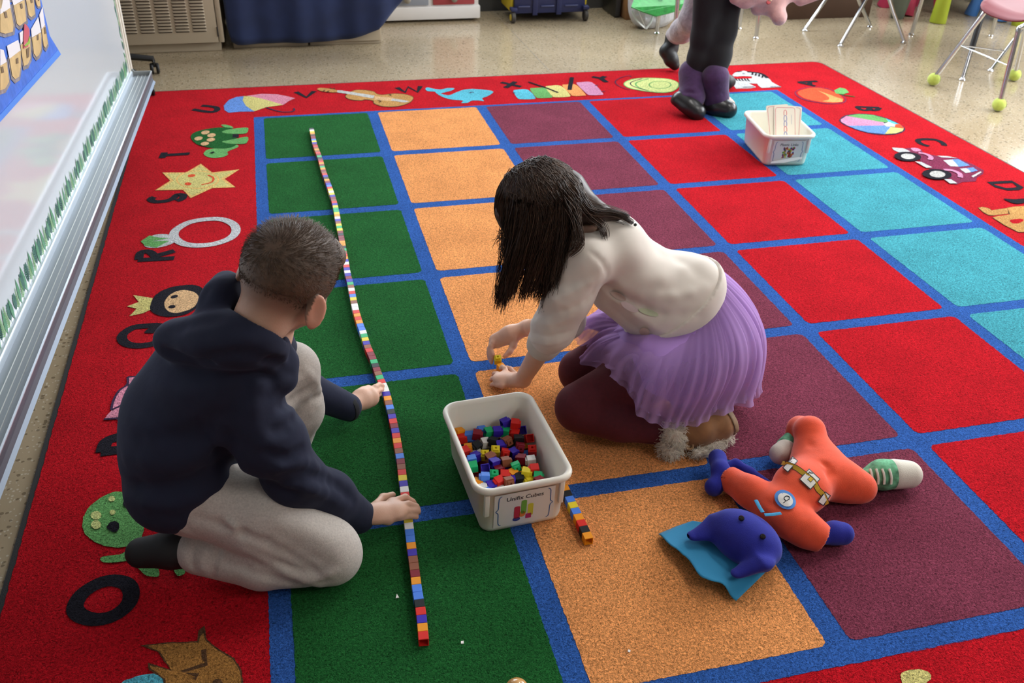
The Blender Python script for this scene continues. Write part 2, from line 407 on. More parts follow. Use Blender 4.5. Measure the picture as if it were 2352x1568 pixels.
letter('R', [([(317, 597), (400.5, 592.5)], False, 1), ([(319, 596), (322, 582), (333, 577), (345, 579), (355, 587), (358, 594)], False, 4), ([(357, 588), (401, 576)], False, 1)])
letter('Q', [([(367, 748), (339, 748), (306, 752), (283, 767), (281, 780), (293, 790), (319, 794), (352, 789), (375, 778), (385, 762)], True, 4), ([(367, 751), (349.5, 757), (342, 765)], False, 3)])
letter('P', [([(232, 1038), (330, 1025)], False, 1), ([(236, 1038), (242, 1018), (254, 1009), (275, 1004), (292, 1012), (294, 1030)], False, 4)], 0.032)
letter('O', [(zz([(675, 880), (740, 765), (880, 675), (1010, 645), (1130, 670), (1180, 740), (1165, 840), (1080, 930), (960, 985), (830, 995), (715, 955)], 0, 1168, A3), True, 4)], 0.031)
letter('V', [([(680, 211), (704, 223.5), (722, 209)], False, 1)])
letter('W', [([(912, 200.8), (931, 211.7), (937.5, 199.5), (959, 211), (965.5, 197.7)], False, 1)])
letter('X', [([(1151, 188.8), (1197, 199)], False, 1), ([(1161, 201.5), (1184, 187.5)], False, 1)])
letter('Y', [([(1360, 176), (1380.6, 180)], False, 1), ([(1380.6, 180), (1389.5, 175.2)], False, 1), ([(1380.6, 180), (1393, 188.8)], False, 1)])
letter('A', [([(1833.6, 188.7), (1877, 186.2)], False, 1), ([(1833.6, 188.7), (1873, 197.6)], False, 1), ([(1859, 187), (1861, 194.6)], False, 1)], 0.025)
letter('B', [(zz([(1060, 820), (1240, 828)], 1650, 0, 3.35), False, 1), (zz([(1062, 820), (1100, 843), (1150, 846), (1165, 825)], 1650, 0, 3.35), False, 4), (zz([(1165, 825), (1175, 846), (1222, 845), (1240, 828)], 1650, 0, 3.35), False, 4)], 0.024)
letter('C', [(zz([(1620, 1125), (1560, 1105), (1535, 1080), (1580, 1070), (1670, 1075), (1725, 1098), (1740, 1120)], 1650, 0, 3.35), False, 4)], 0.025)
letter('D', [([(2273, 420), (2325, 417), (2344, 429.5), (2336, 433.5), (2313, 434.5), (2290, 428.5)], True, 1)], 0.026)
def pic(name, items, ox=0.0, oy=0.0, s=1.0):
    """items: (material, kind, points, extra)"""
    sh = []
    for it in items:
        m, kind, pts = it[0], it[1], it[2]
        if kind == 'p': sh.append((m, ragged(gp(pts, ox, oy, s), 0.006, 0.0007)))
        elif kind == 'c': sh.append((m, ragged(smooth_outline(gp(pts, ox, oy, s)), 0.006, 0.0007)))
        elif kind == 'e': sh.append((m, ragged(gp(ell(*pts), ox, oy, s), 0.006, 0.0006)))
        elif kind == 's': sh.append((m, stroke(gp(pts, ox, oy, s), it[3], False, it[4] if len(it) > 4 else 4)))
        elif kind == 'l': sh.append((m, stroke(gp(pts, ox, oy, s), it[3], True, it[4] if len(it) > 4 else 4)))
    return flat(name, sh, rug, ZL)
pic('umbrella_picture', [
    (C_SKY, 'p', [(100, 1015), (60, 990), (55, 950), (100, 900), (170, 872), (240, 866), (230, 900), (255, 950), (332, 1003), (200, 1005)]),
    (C_PINK, 'p', [(260, 863), (400, 845), (540, 850), (640, 870), (697, 885), (640, 910), (590, 945), (480, 915), (370, 885)]),
    (C_YEL, 'p', [(235, 866), (300, 868), (400, 890), (500, 918), (590, 945), (440, 965), (330, 1003), (255, 955), (225, 905)]),
    (C_DPUR, 's', [(440, 970), (560, 1005), (650, 1008), (690, 995), (685, 975)], 0.008)], 500, 0, A3)
pic('violin_picture', [
    (C_DBRN, 'c', [(1150, 875), (1160, 848), (1230, 811), (1310, 808), (1400, 821), (1440, 846), (1500, 851), (1580, 841), (1680, 846), (1755, 868), (1760, 895), (1725, 928), (1650, 954), (1570, 964), (1480, 959), (1405, 932), (1395, 908), (1330, 899), (1290, 907), (1195, 899)]),
    (C_TAN, 'c', [(1155, 875), (1165, 850), (1230, 815), (1310, 812), (1400, 825), (1440, 850), (1500, 855), (1580, 845), (1680, 850), (1750, 870), (1755, 895), (1720, 925), (1650, 950), (1570, 960), (1480, 955), (1410, 930), (1400, 905), (1330, 895), (1290, 903), (1200, 895)]),
    (C_LTAN, 'p', [(1415, 868), (1580, 880), (1560, 912), (1410, 898)]),
    (C_GREY, 'p', [(1070, 815), (1110, 815), (1415, 862), (1400, 888), (1220, 855), (1060, 830)]),
    (C_GREY, 'p', [(1575, 888), (1690, 905), (1725, 915), (1680, 924), (1558, 907)]),
    (C_TAN, 'c', [(895, 805), (930, 793), (1000, 800), (1075, 815), (1065, 833), (990, 830), (930, 820)]),
    (C_DBRN, 's', [(945, 828), (965, 815)], 0.01, 1), (C_DBRN, 's', [(985, 833), (1000, 820)], 0.01, 1), (C_DBRN, 's', [(1010, 795), (1025, 803)], 0.01, 1), (C_DBRN, 's', [(1040, 797), (1055, 805)], 0.01, 1),
    (C_DBRN, 's', [(1540, 850), (1560, 858), (1550, 866)], 0.006), (C_DBRN, 's', [(1440, 905), (1470, 915), (1450, 925)], 0.006)], 500, 0, A3)
pic('whale_picture', [
    (C_CYAN, 'c', [(1870, 800), (1890, 787), (1950, 800), (2010, 805), (2070, 793), (2130, 795), (2105, 815), (2050, 830), (2010, 842), (2080, 857), (2140, 835), (2200, 812), (2270, 801), (2352, 804), (2430, 812), (2482, 826), (2442, 860), (2382, 885), (2397, 910), (2352, 904), (2290, 905), (2250, 925), (2195, 927), (2205, 905), (2100, 895), (2020, 870), (1970, 840), (1955, 825), (1890, 820)]),
    (C_DPUR, 's', [(2268, 838), (2285, 831), (2308, 832)], 0.009)], 500, 0, A3)
pic('xylophone_picture', [
    (C_CYAN, 'c', [(310, 822), (345, 808), (440, 808), (508, 878), (480, 892), (380, 893), (345, 880)]), (C_LGRN, 'c', [(460, 802), (500, 793), (600, 795), (660, 868), (640, 880), (540, 883), (510, 870)]),
    (C_YEL, 'c', [(600, 787), (640, 773), (740, 775), (820, 855), (800, 872), (690, 876), (655, 860)]), (C_PEACH, 'c', [(750, 772), (790, 762), (875, 765), (960, 850), (945, 862), (850, 865), (820, 845)]),
    (C_MAUVE, 'c', [(880, 754), (920, 742), (1020, 745), (1115, 840), (1095, 856), (1000, 858), (965, 840)]),
    (C_BLACK, 's', [(445, 738), (620, 798), (712, 836)], 0.013, 1), (C_BLACK, 's', [(838, 698), (815, 812)], 0.022, 1), (C_DPUR, 's', [(1045, 775), (1072, 768)], 0.008, 1), (C_DPUR, 's', [(1100, 828), (1135, 824)], 0.008, 1), (C_DPUR, 's', [(300, 840), (325, 838)], 0.008, 1)], 1100, 0, A3)
pic('yoyo_picture', [
    (C_LGRN, 'c', [(1432, 193), (1443, 184), (1470, 179), (1510, 179), (1540, 182), (1558, 190), (1558, 201), (1545, 210), (1525, 213), (1500, 212), (1470, 208), (1443, 202)]),
    (C_LIME, 'c', [(1434, 193), (1445, 185), (1470, 180), (1510, 180), (1540, 183), (1556, 190), (1556, 200), (1545, 209), (1525, 212), (1500, 211), (1470, 207), (1445, 201)]),
    (C_LGRN, 'l', ell(1516, 195, 25, 8.5), 0.006), (C_LGRN, 's', [(1490, 181), (1462, 190), (1465, 200), (1490, 209)], 0.008), (C_DPUR, 's', [(1475, 181), (1450, 189), (1453, 198), (1485, 208)], 0.006),
    (C_DPUR, 's', [(1446, 207), (1422, 198), (1413, 188), (1425, 179), (1443, 174), (1450, 177)], 0.005)])
pic('zebra_picture', [
    (C_WHITE, 'p', [(1055, 900), (1090, 870), (1190, 848), (1240, 860), (1330, 870), (1400, 885), (1460, 920), (1510, 955), (1530, 985), (1645, 1045), (1410, 1055), (1370, 1030), (1355, 1003), (1255, 1000), (1340, 1045), (1280, 1060), (1100, 1062), (1040, 985), (1075, 955), (1180, 945), (1290, 940), (1290, 918), (1180, 912), (1120, 918), (1065, 915)]),
    (C_BLACK, 's', [(1105, 862), (1170, 857)], 0.012), (C_BLACK, 's', [(1235, 862), (1340, 872), (1420, 893), (1478, 938)], 0.02),
    *[(C_BLACK, 's', [(x, y), (x + 14, y + 22), (x + 30, y + 32)], 0.007) for x, y in ((1095, 940), (1130, 942), (1165, 942), (1200, 942), (1235, 944))],
    *[(C_BLACK, 's', [(x, y), (x - 4, y + 26)], 0.009, 1) for x, y in ((1300, 875), (1340, 885), (1380, 895), (1420, 910))],
    (C_DPUR, 's', [(1180, 885), (1205, 890)], 0.007, 1), (C_DPUR, 's', [(1180, 1052), (1320, 1048)], 0.007, 1), (C_DPUR, 's', [(1510, 1048), (1640, 1044)], 0.007, 1)], 1480, 0, 5.226)
pic('apple_picture', [
    (C_CAR, 'c', [(585, 715), (640, 680), (740, 668), (850, 682), (940, 722), (985, 765), (960, 792), (860, 800), (760, 790), (640, 762)]), (C_RED, 'c', [(595, 715), (645, 684), (740, 671), (845, 686), (932, 724), (975, 764), (950, 788), (860, 796), (760, 785), (648, 757)]),
    (C_ORANGE, 'c', [(610, 715), (650, 690), (740, 675), (840, 690), (920, 725), (960, 760), (940, 785), (860, 792), (760, 780), (660, 755)]),
    (C_PEACH, 'p', [(765, 698), (820, 715), (885, 740), (960, 765), (955, 785), (880, 788), (795, 780), (850, 768), (852, 752), (825, 730)]),
    (C_LGRN, 'p', [(890, 697), (935, 675), (980, 685), (1005, 712), (960, 727), (905, 722)]), (C_GREEN, 's', [(930, 727), (1050, 746)], 0.010, 1)], 1650, 0, 3.35)
pic('ball_picture', [
    (C_DPUR, 'c', [(932, 920), (978, 887), (1080, 874), (1185, 881), (1295, 909), (1385, 948), (1435, 985), (1424, 1013), (1370, 1032), (1280, 1037), (1180, 1029), (1078, 1004), (985, 968), (941, 942)]),
    (C_MAUVE, 'p', [(940, 920), (985, 892), (1270, 940), (1282, 966), (1000, 970), (945, 938)]), (C_LGRN, 'p', [(985, 891), (1080, 878), (1190, 885), (1290, 913), (1310, 940), (1270, 942)]),
    (C_CYAN, 'p', [(1290, 913), (1390, 955), (1360, 960), (1310, 940)]), (C_SKY, 'p', [(1000, 970), (1290, 967), (1325, 978), (1280, 1033), (1150, 1020), (1060, 995)]),
    (C_ORANGE, 'p', [(1360, 960), (1392, 955), (1428, 985), (1422, 992), (1355, 978)]), (C_YEL, 'p', [(1325, 978), (1424, 992), (1416, 1010), (1365, 1028), (1280, 1033)]),
    (C_WHITE, 'p', [(1268, 955), (1310, 940), (1362, 960), (1357, 978), (1290, 976)])], 1650, 0, 3.35)
pic('car_picture', [
    (C_CAR, 'p', [(1400, 1148), (1460, 1138), (1510, 1140), (1560, 1155), (1580, 1180), (1690, 1200), (1760, 1200), (1840, 1215), (1960, 1265), (2042, 1310), (2036, 1340), (1990, 1365), (1980, 1395), (1880, 1400), (1830, 1420), (1740, 1380), (1560, 1250), (1530, 1185), (1400, 1170)]),
    (C_WHITE, 'p', [(1335, 1135), (1420, 1140), (1478, 1165), (1400, 1176), (1350, 1155)]), (C_MAUVE, 'c', [(1480, 1140), (1530, 1140), (1560, 1158), (1510, 1165)]),
    (C_WHITE, 'p', [(1680, 1198), (1770, 1203), (1840, 1218), (1720, 1212)]), (C_WHITE, 'p', [(1730, 1235), (1800, 1228), (1850, 1283), (1785, 1280)]), (C_SKY, 'p', [(1800, 1228), (1845, 1226), (1935, 1275), (1850, 1284)]),
    (C_WHITE, 'p', [(1855, 1300), (1910, 1296), (1945, 1326), (1903, 1335)]), (C_SKY, 'p', [(1910, 1296), (1960, 1291), (1995, 1315), (1945, 1327)]), (C_WHITE, 'p', [(1945, 1358), (2015, 1322), (2025, 1330), (1960, 1368)]),
    (C_MAUVE, 's', [(1540, 1178), (1600, 1190), (1635, 1212), (1625, 1232)], 0.02), (C_MAUVE, 's', [(1735, 1310), (1800, 1315), (1855, 1340), (1860, 1368)], 0.02),
    (C_WHITE, 'p', [(1510, 1245), (1560, 1250), (1645, 1292), (1600, 1296)]), (C_WHITE, 'p', [(1735, 1383), (1790, 1385), (1837, 1415), (1780, 1416)]),
    (C_BLACK, 'e', (1455, 1209, 104, 35, 22, 0.06)), (C_GREY, 'e', (1458, 1209, 54, 21, 18, 0.06)), (C_BLACK, 'e', (1680, 1346, 114, 39, 22, 0.06)), (C_GREY, 'e', (1683, 1347, 61, 25, 18, 0.06))], 1650, 0, 3.35)
pic('dog_picture', [
    (C_DBRN, 'p', [(750, 762), (830, 744), (945, 764), (1003, 804), (1280, 760), (1400, 739), (2000, 700), (2100, 1190), (1480, 1206), (1238, 1085), (1010, 940), (1040, 905), (935, 896), (845, 845)]),
    (C_RED, 'p', [(1040, 905), (1300, 872), (1335, 884), (1100, 915), (1015, 938)]),
    (C_TAN, 'p', [(760, 765), (830, 750), (940, 770), (1000, 810), (1280, 768), (1300, 868), (1040, 898), (940, 890), (850, 840)]),
    (C_TAN, 'p', [(1280, 766), (1400, 745), (2000, 706), (2090, 1180), (1480, 1200), (1240, 1080), (1022, 940), (1100, 915), (1335, 885)]),
    (C_RED, 'c', [(1325, 990), (1420, 970), (1540, 965), (1570, 1000), (1480, 1045), (1370, 1042)]), (C_BLACK, 'c', [(1215, 600), (1400, 612), (1584, 598), (1700, 620), (1600, 672), (1440, 692), (1310, 655)])], 2150, 380, 7.84)
pic('turtle_picture', [
    (C_LGRN, 'c', [(1990, 1125), (2050, 1125), (2105, 1150), (2040, 1150)]), (C_LGRN, 'c', [(1835, 1390), (1860, 1352), (1940, 1335), (2060, 1325), (2130, 1303), (2142, 1325), (2050, 1365), (2055, 1390), (2000, 1415), (1900, 1420)]),
    (C_GREEN, 'c', [(1718, 1240), (1740, 1200), (1820, 1170), (1950, 1150), (2060, 1150), (2110, 1170), (2130, 1240), (2120, 1310), (2030, 1337), (1900, 1332), (1775, 1300)]),
    (C_BLACK, 'p', [(2095, 1205), (2150, 1205), (2150, 1240), (2095, 1240)]), (C_LGRN, 'c', [(2000, 1190), (2060, 1167), (2220, 1150), (2232, 1180), (2200, 1205), (2060, 1205)]), (C_LGRN, 'c', [(2000, 1277), (2100, 1256), (2225, 1235), (2232, 1270), (2200, 1296), (2060, 1295)]),
    *[(C_LTAN, 'e', (x, y, 38, 17, 14, -0.12)) for x, y in ((1850, 1195), (1905, 1221), (1788, 1250), (1900, 1262), (1845, 1298))], (C_BLACK, 's', [(1900, 1382), (1930, 1372)], 0.012, 1)], 0, 0, A3)
pic('sun_picture', [
    (C_SUN, 'p', [(461, 376), (487, 396), (550, 389), (516, 411), (541, 430), (487, 432), (438, 455), (421, 436), (356, 437), (391, 415), (373, 396), (428, 396)]),
    (C_YEL, 'p', [(461, 380), (487, 399), (540, 392), (507, 411), (532, 428), (486, 430), (440, 450), (423, 434), (368, 434), (399, 415), (382, 399), (430, 398)]),
    (C_SUN, 'e', (454, 413, 50, 21, 24)), (C_YEL, 'e', (454, 413, 46, 19, 24)), (C_ORANGE, 'e', (440, 404, 9, 3.5, 12, -0.1)), (C_ORANGE, 'e', (432, 423, 8, 3.6, 12)), (C_ORANGE, 's', [(478, 403), (490, 409), (486, 419), (463, 425)], 0.008)])
pic('ring_picture', [
    (C_WHITE, 'c', [(1360, 562), (1430, 540), (1520, 543), (1575, 575), (1560, 620), (1420, 661), (1300, 645)]),
    (C_WHITE, 'l', [(1565, 542), (1600, 490), (1710, 432), (1865, 405), (2000, 407), (2100, 450), (2125, 515), (2065, 580), (1925, 628), (1775, 642), (1660, 628), (1590, 590)], 0.030),
    (C_LGRN, 'p', [(1268, 605), (1345, 553), (1430, 572), (1530, 578), (1355, 605), (1525, 600), (1410, 661), (1310, 648)])], 0, 400, A3)
pic('queen_picture', [
    (C_YEL, 'p', [(1375, 1115), (1200, 1088), (1250, 1150), (1142, 1190), (1230, 1210), (1165, 1277), (1285, 1252), (1355, 1220)]),
    (C_BLACK, 'c', [(1350, 1190), (1400, 1090), (1500, 1030), (1640, 1000), (1760, 1000), (1830, 1040), (1830, 1150), (1700, 1250), (1560, 1282), (1440, 1275), (1370, 1240)]),
    (C_LTAN, 'c', [(1480, 1160), (1540, 1080), (1640, 1045), (1740, 1060), (1790, 1110), (1740, 1200), (1600, 1250), (1510, 1230)]), (C_BLACK, 'e', (1570, 1105, 34, 15, 12, -0.2)), (C_BLACK, 'e', (1550, 1195, 32, 15, 12, -0.1))], 0, 400, A3)
pic('pig_picture', [
    (C_PINK, 'p', [(1150, 260), (1310, 238), (1420, 240), (1500, 330), (1480, 480), (1400, 620), (1300, 720), (1130, 690), (1070, 640), (932, 640), (1000, 560), (1020, 470), (1070, 380), (1145, 325)]),
    (C_DPUR, 's', [(1150, 258), (1230, 250), (1315, 236)], 0.006), (C_DPUR, 's', [(1150, 258), (1147, 325), (1072, 382), (1022, 470), (1002, 555)], 0.006), (C_DPUR, 's', [(1002, 555), (1110, 500), (1140, 420), (1190, 372), (1150, 325)], 0.006), (C_DPUR, 's', [(1190, 372), (1235, 378)], 0.006), (C_DPUR, 's', [(935, 640), (1060, 630), (1160, 618)], 0.007), (C_DPUR, 's', [(1065, 640), (1130, 690)], 0.006)], 0, 800, A3)
pic('octopus_picture', [
    (C_LGRN, 'c', [(191, 1188), (194, 1183), (204, 1165), (230, 1144), (265, 1129), (290, 1135), (312, 1170), (330, 1210), (320, 1240), (290, 1255), (255, 1256), (224, 1247), (201, 1232), (190, 1214)]),
    (C_LGRN, 'c', [(230, 1283), (242, 1277), (275, 1273), (300, 1262), (330, 1270), (300, 1285), (275, 1290), (240, 1292)]), (C_LGRN, 'c', [(310, 1290), (340, 1283), (365, 1308), (362, 1325), (330, 1318)]), (C_LGRN, 'c', [(398, 1300), (420, 1300), (425, 1316), (408, 1322)]),
    *[(C_LIME, 'e', (x, y, r, r * 0.85, 10)) for x, y, r in ((221, 1184, 12), (257, 1146, 8), (259, 1177, 7), (221, 1206, 12))], (C_BLACK, 'c', [(246, 1213), (252, 1202), (264, 1198), (274, 1205), (270, 1221), (258, 1222)]), (C_BLACK, 'e', (294, 1158, 11, 9, 12))])
pic('squirrel_picture', [
    (C_CYAN, 'c', [(1100, 1568), (1200, 1520), (1330, 1488), (1470, 1508), (1430, 1640), (1150, 1690)]),
    (C_DBRN, 'p', [(1265, 1232), (1500, 1203), (1775, 1193), (1788, 1100), (1842, 1050), (1862, 1180), (1955, 1254), (2110, 1345), (2172, 1448), (2192, 1568), (2180, 1720), (1480, 1720), (1470, 1535), (1340, 1450), (1330, 1390), (1530, 1445), (1420, 1290)]),
    (C_BROWN, 'p', [(1330, 1234), (1500, 1216), (1790, 1206), (1802, 1150), (1832, 1120), (1850, 1190), (1945, 1264), (2095, 1356), (2156, 1454), (2176, 1568), (2166, 1710), (1500, 1710), (1490, 1530), (1360, 1445), (1352, 1412), (1548, 1462), (1440, 1290)]),
    (C_DBRN, 's', [(1835, 1270), (1840, 1350), (1860, 1400), (1640, 1470), (1780, 1500), (1745, 1535)], 0.009, 1), (C_DBRN, 'e', (1960, 1570, 45, 36, 14))], 0, 1168, A3)
pic('lemon_picture', [(C_YEL, 'c', [(1330, 1390), (1350, 1350), (1480, 1330), (1570, 1360), (1580, 1410), (1545, 1443), (1540, 1500), (1380, 1500), (1340, 1430)])], 1700, 1168, 3.607)
# ------------------------------------------------------------------ whiteboard (freestanding, on the left)
BP0 = V(-0.4845, -0.09, 0.0); BYAW = math.radians(1.78)
BT = V(-math.sin(BYAW), -math.cos(BYAW), 0)       # along the board, towards the camera
BN = V(math.cos(BYAW), -math.sin(BYAW), 0)        # out of the board, into the room
def bpt(s, z, off=0.0): return BP0 + BT * s + BN * off + V(0, 0, z)
def onboard(u, v, off=0.0):
    d = ray(u, v); q = BP0 + BN * off; t = np.dot(q - CAM, BN) / np.dot(d, BN); return CAM + d * t
M_BOARD = mat('whiteboard_enamel', (0.55, 0.575, 0.61), 0.10, spec=0.65)
M_CREAM = mat('cream_frame', (0.72, 0.67, 0.58), 0.35)
M_TRAYG = mat('anodised_tray', (0.27, 0.30, 0.33), 0.5, 0.4); M_TRAYL = mat('bright_aluminium', (0.62, 0.67, 0.73), 0.42, 0.8); M_RIB = mat('tray_rib', (0.60, 0.63, 0.62), 0.45, 0.3)
BZ0, BZ1, BL = 0.25, 1.45, 3.05
wb = thing('whiteboard', 'freestanding glossy whiteboard with an aluminium pen tray at the left', 'whiteboard', bpt(BL / 2, FZ))
def slab(mb, s0, s1, z0, z1, o0, o1):
    P = [bpt(s, z, o) for z in (z0, z1) for o in (o0, o1) for s in (s0, s1)]
    mb.add(P, [(0, 2, 3, 1), (4, 5, 7, 6), (0, 1, 5, 4), (2, 6, 7, 3), (0, 4, 6, 2), (1, 3, 7, 5)])
b = MB(); slab(b, 0.02, BL, BZ0, BZ1, -0.025, 0.0); b.build('writing_surface', M_BOARD, wb)
b = MB(); slab(b, -0.028, 0.0, BZ0 - 0.03, BZ1 + 0.03, -0.03, 0.010); slab(b, 0.0, 0.022, BZ0 - 0.02, BZ1 + 0.03, -0.03, 0.006); b.build('end_frame', M_CREAM, wb, bevel=0.003)
b = MB(); slab(b, -0.028, BL + 0.028, BZ1, BZ1 + 0.035, -0.03, 0.010); b.build('top_frame', M_CREAM, wb, bevel=0.003)
b = MB(); slab(b, BL, BL + 0.028, BZ0 - 0.03, BZ1 + 0.03, -0.03, 0.010); b.build('end_frame', M_CREAM, wb, bevel=0.003)
def extrude_profile(name, prof, s0, s1, material, parent, bevel=0.0):
    n = len(prof); P = [bpt(s0, z, o) for o, z in prof] + [bpt(s1, z, o) for o, z in prof]; b = MB()
    b.add(P, [tuple(range(n - 1, -1, -1)), tuple(range(n, 2 * n))] + [(k, (k + 1) % n, n + (k + 1) % n, n + k) for k in range(n)])
    return b.build(name, material, parent, bevel=bevel)
TZ = 0.236
extrude_profile('tray_back_rail', [(0.0, 0.255), (0.010, 0.255), (0.012, 0.250), (0.013, TZ - 0.006), (0.0, TZ - 0.006)], -0.005, BL, M_TRAYL, wb, 0.0015)
extrude_profile('tray_floor', [(0.012, TZ), (0.080, TZ), (0.080, TZ - 0.004), (0.012, TZ - 0.004)], 0.0, BL, M_TRAYG, wb)
for o in (0.030, 0.046, 0.060): extrude_profile('tray_rib', [(o, TZ - 0.001), (o + 0.0022, TZ - 0.001), (o + 0.0016, TZ + 0.0022), (o + 0.0006, TZ + 0.0022)], 0.003, BL, M_RIB, wb)
extrude_profile('tray_lip', [(0.072, TZ - 0.004), (0.079, TZ + 0.008), (0.083, 0.251), (0.086, 0.250), (0.085, TZ), (0.083, 0.226), (0.087, 0.213), (0.092, 0.206), (0.088, 0.204), (0.076, 0.220)], 0.0, BL, mat('tray_dark_face', (0.085, 0.09, 0.11), 0.45), wb)  # lip has its own dark blue-grey, darker than the tray floor
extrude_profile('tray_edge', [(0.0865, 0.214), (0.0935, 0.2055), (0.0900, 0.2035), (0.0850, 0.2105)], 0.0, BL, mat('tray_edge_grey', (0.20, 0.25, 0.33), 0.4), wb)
extrude_profile('tray_lip_edge', [(0.0822, 0.2515), (0.0868, 0.2515), (0.0868, 0.2488), (0.0822, 0.2488)], 0.0, BL, M_TRAYL, wb)
extrude_profile('tray_end_cap', [(0.004, TZ - 0.010), (0.004, 0.257), (0.013, 0.262), (0.018, 0.252), (0.084, 0.252), (0.086, 0.249), (0.084, TZ - 0.010)], -0.006, 0.0, mat('grey_end_cap', (0.26, 0.27, 0.27), 0.45), wb, 0.001)
M_DARK = mat('black_plastic', (0.013, 0.013, 0.014), 0.38); M_DKM = mat('dark_steel', (0.05, 0.05, 0.055), 0.45, 0.4)
for s in (0.25, 2.85):
    b = MB(); slab(b, s, s + 0.05, FZ + 0.06, BZ0 + 0.4, -0.075, -0.035); b.build('support_post', M_DKM, wb)
    b = MB(); slab(b, s, s + 0.05, FZ + 0.05, FZ + 0.085, -0.36, -0.02); b.build('foot_bar', M_DKM, wb, bevel=0.004)
    for o in (-0.33, -0.05):
        b = MB(); c = bpt(s + 0.025, FZ + 0.026, o); b.lathe([(0.0, -0.012), (0.022, -0.012), (0.026, -0.006), (0.026, 0.006), (0.022, 0.012), (0.0, 0.012)], c, 16, BN); b.build('caster', M_DARK, wb, smooth=True)
# leaf border strips stuck on the board
M_LEAF = [mat('leaf_print_dark', (0.045, 0.14, 0.105), 0.45, noise=0.4, nscale=90), mat('leaf_print_mid', (0.085, 0.25, 0.13), 0.45, noise=0.35, nscale=70), mat('leaf_print_bright', (0.17, 0.36, 0.12), 0.45, noise=0.35, nscale=80)]
def leaf_mesh(kind):
    v, f = [], []
    def poly(pts): n = len(v); v.extend([(x, y, 0.0) for x, y in pts]); f.append(tuple(range(n, n + len(pts))))
    if kind == 0:       # monstera: lobes either side of a rib
        poly([(-0.0008, 0), (0.0008, 0), (0.0006, 0.052), (-0.0006, 0.052)])
        for k in range(7):
            y = 0.010 + k * 0.0058; w = 0.0165 * math.sin(math.pi * (k + 1.6) / 9.2)
            for sgn in (-1, 1): poly([(0, y), (sgn * w * 0.7, y + 0.004), (sgn * w, y + 0.009), (sgn * w * 0.75, y + 0.0115), (0, y + 0.0075)][::sgn])
    elif kind == 1:     # lance-shaped
        pts = [(0, 0)] + [(0.011 * math.sin(math.pi * t ** 0.8), 0.066 * t) for t in (0.15, 0.3, 0.45, 0.6, 0.75, 0.9)] + [(0, 0.068)]
        poly(pts + [(-x, y) for x, y in pts[-2:0:-1]])
    else:               # fern
        for k in range(11):
            y = 0.004 + k * 0.0048; w = 0.0135 * (1 - k / 12.5)
            for sgn in (-1, 1): poly([(0, y), (sgn * w, y + 0.007), (sgn * w * 0.9, y + 0.0095), (0, y + 0.0032)][::sgn])
        poly([(-0.0006, 0), (0.0006, 0), (0.0003, 0.058), (-0.0003, 0.058)])
    me = bpy.data.meshes.new('leaf'); me.from_pydata(v, [], f); me.materials.append(M_LEAF[kind]); me.update(); return me
LEAVES = [leaf_mesh(k) for k in range(3)]
random.seed(3)
def place_leaf(parent, s, z, ang, kind, sc, off):
    M = Matrix([list(-BT) + [0], [0, 0, 1, 0], list(BN) + [0], [0, 0, 0, 1]]).transposed()
    o = bpy.data.objects.new('leaf', LEAVES[kind]); COL.objects.link(o); o.parent = parent
    o.matrix_parent_inverse = parent.matrix_world.inverted()
    o.matrix_basis = Matrix.Translation(Vector(bpt(s, z, off))) @ M @ Matrix.Rotation(ang, 4, 'Z') @ Matrix.Scale(sc, 4)
M_STRIP = mat('clear_border_strip', (0.78, 0.80, 0.80), 0.25)
b = MB(); slab(b, 0.03, BL, 0.252, 0.262, 0.0, 0.0004); strip = b.build('leaf_border', M_STRIP, wb)
s = 0.06; k = 0
while s < 2.75:
    place_leaf(strip, s, 0.252, random.uniform(-0.16, 0.16), (0, 2, 1, 2, 0, 1)[k % 6], random.uniform(0.85, 1.12), 0.0008 + 0.0002 * (k % 4)); s += random.uniform(0.019, 0.027); k += 1
b = MB(); slab(b, 0.022, 0.03, 0.26, BZ1, 0.0, 0.0004); strip2 = b.build('leaf_border', M_STRIP, wb)
z = 0.27; k = 0
while z < 1.0:
    place_leaf(strip2, 0.028, z, random.uniform(0.35, 0.9), (0, 2, 1)[k % 3], random.uniform(0.55, 0.8), 0.0008 + 0.0002 * (k % 4)); z += 0.024; k += 1
# ------------------------------------------------------------------ pocket chart on the board
M_CHART = mat('blue_nylon', (0.035, 0.13, 0.55), 0.55, noise=0.15, nscale=30, bump=0.4, bscale=25, bdist=0.01)
M_CARDW = mat('card_white', (0.72, 0.68, 0.70), 0.4); M_CARDT = mat('card_tan', (0.60, 0.42, 0.20), 0.35, noise=0.2, nscale=25); M_CARDD = mat('card_mark', (0.16, 0.10, 0.05), 0.5); M_CARDP = mat('card_pink', (0.58, 0.12, 0.16), 0.3); M_VINYL = mat('pocket_vinyl', (0.26, 0.24, 0.27), 0.18, noise=0.3, nscale=60)
chart = thing('pocket_chart', 'blue pocket chart with cards hung on the whiteboard', 'chart', onboard(60, 60, 0.004))
def bpoly(name, pts, off, material, parent, s=5.225, th=0.0008, shift=0.0):
    P = [onboard(x / s, y / s, off) + V(0, 0, shift) for x, y in pts]; n = len(P); Q = [p + BN * th for p in P]
    b = MB(); b.add(P + Q, [tuple(range(n)), tuple(range(2 * n - 1, n - 1, -1))] + [(k, n + k, n + (k + 1) % n, (k + 1) % n) for k in range(n)])
    return b.build(name, material, parent)
bpoly('backing', [(-900, -1200), (-100, -1500), (150, -1750), (400, -600), (485, 0), (590, 430), (725, 652), (0, 1455), (-500, 2000)], 0.002, M_CHART, chart, th=0.002)
bpoly('hem', [(690, 600), (725, 652), (0, 1455), (-500, 2000), (-520, 1920), (0, 1370)], 0.0045, mat('blue_hem', (0.06, 0.21, 0.68), 0.5), chart, th=0.002)
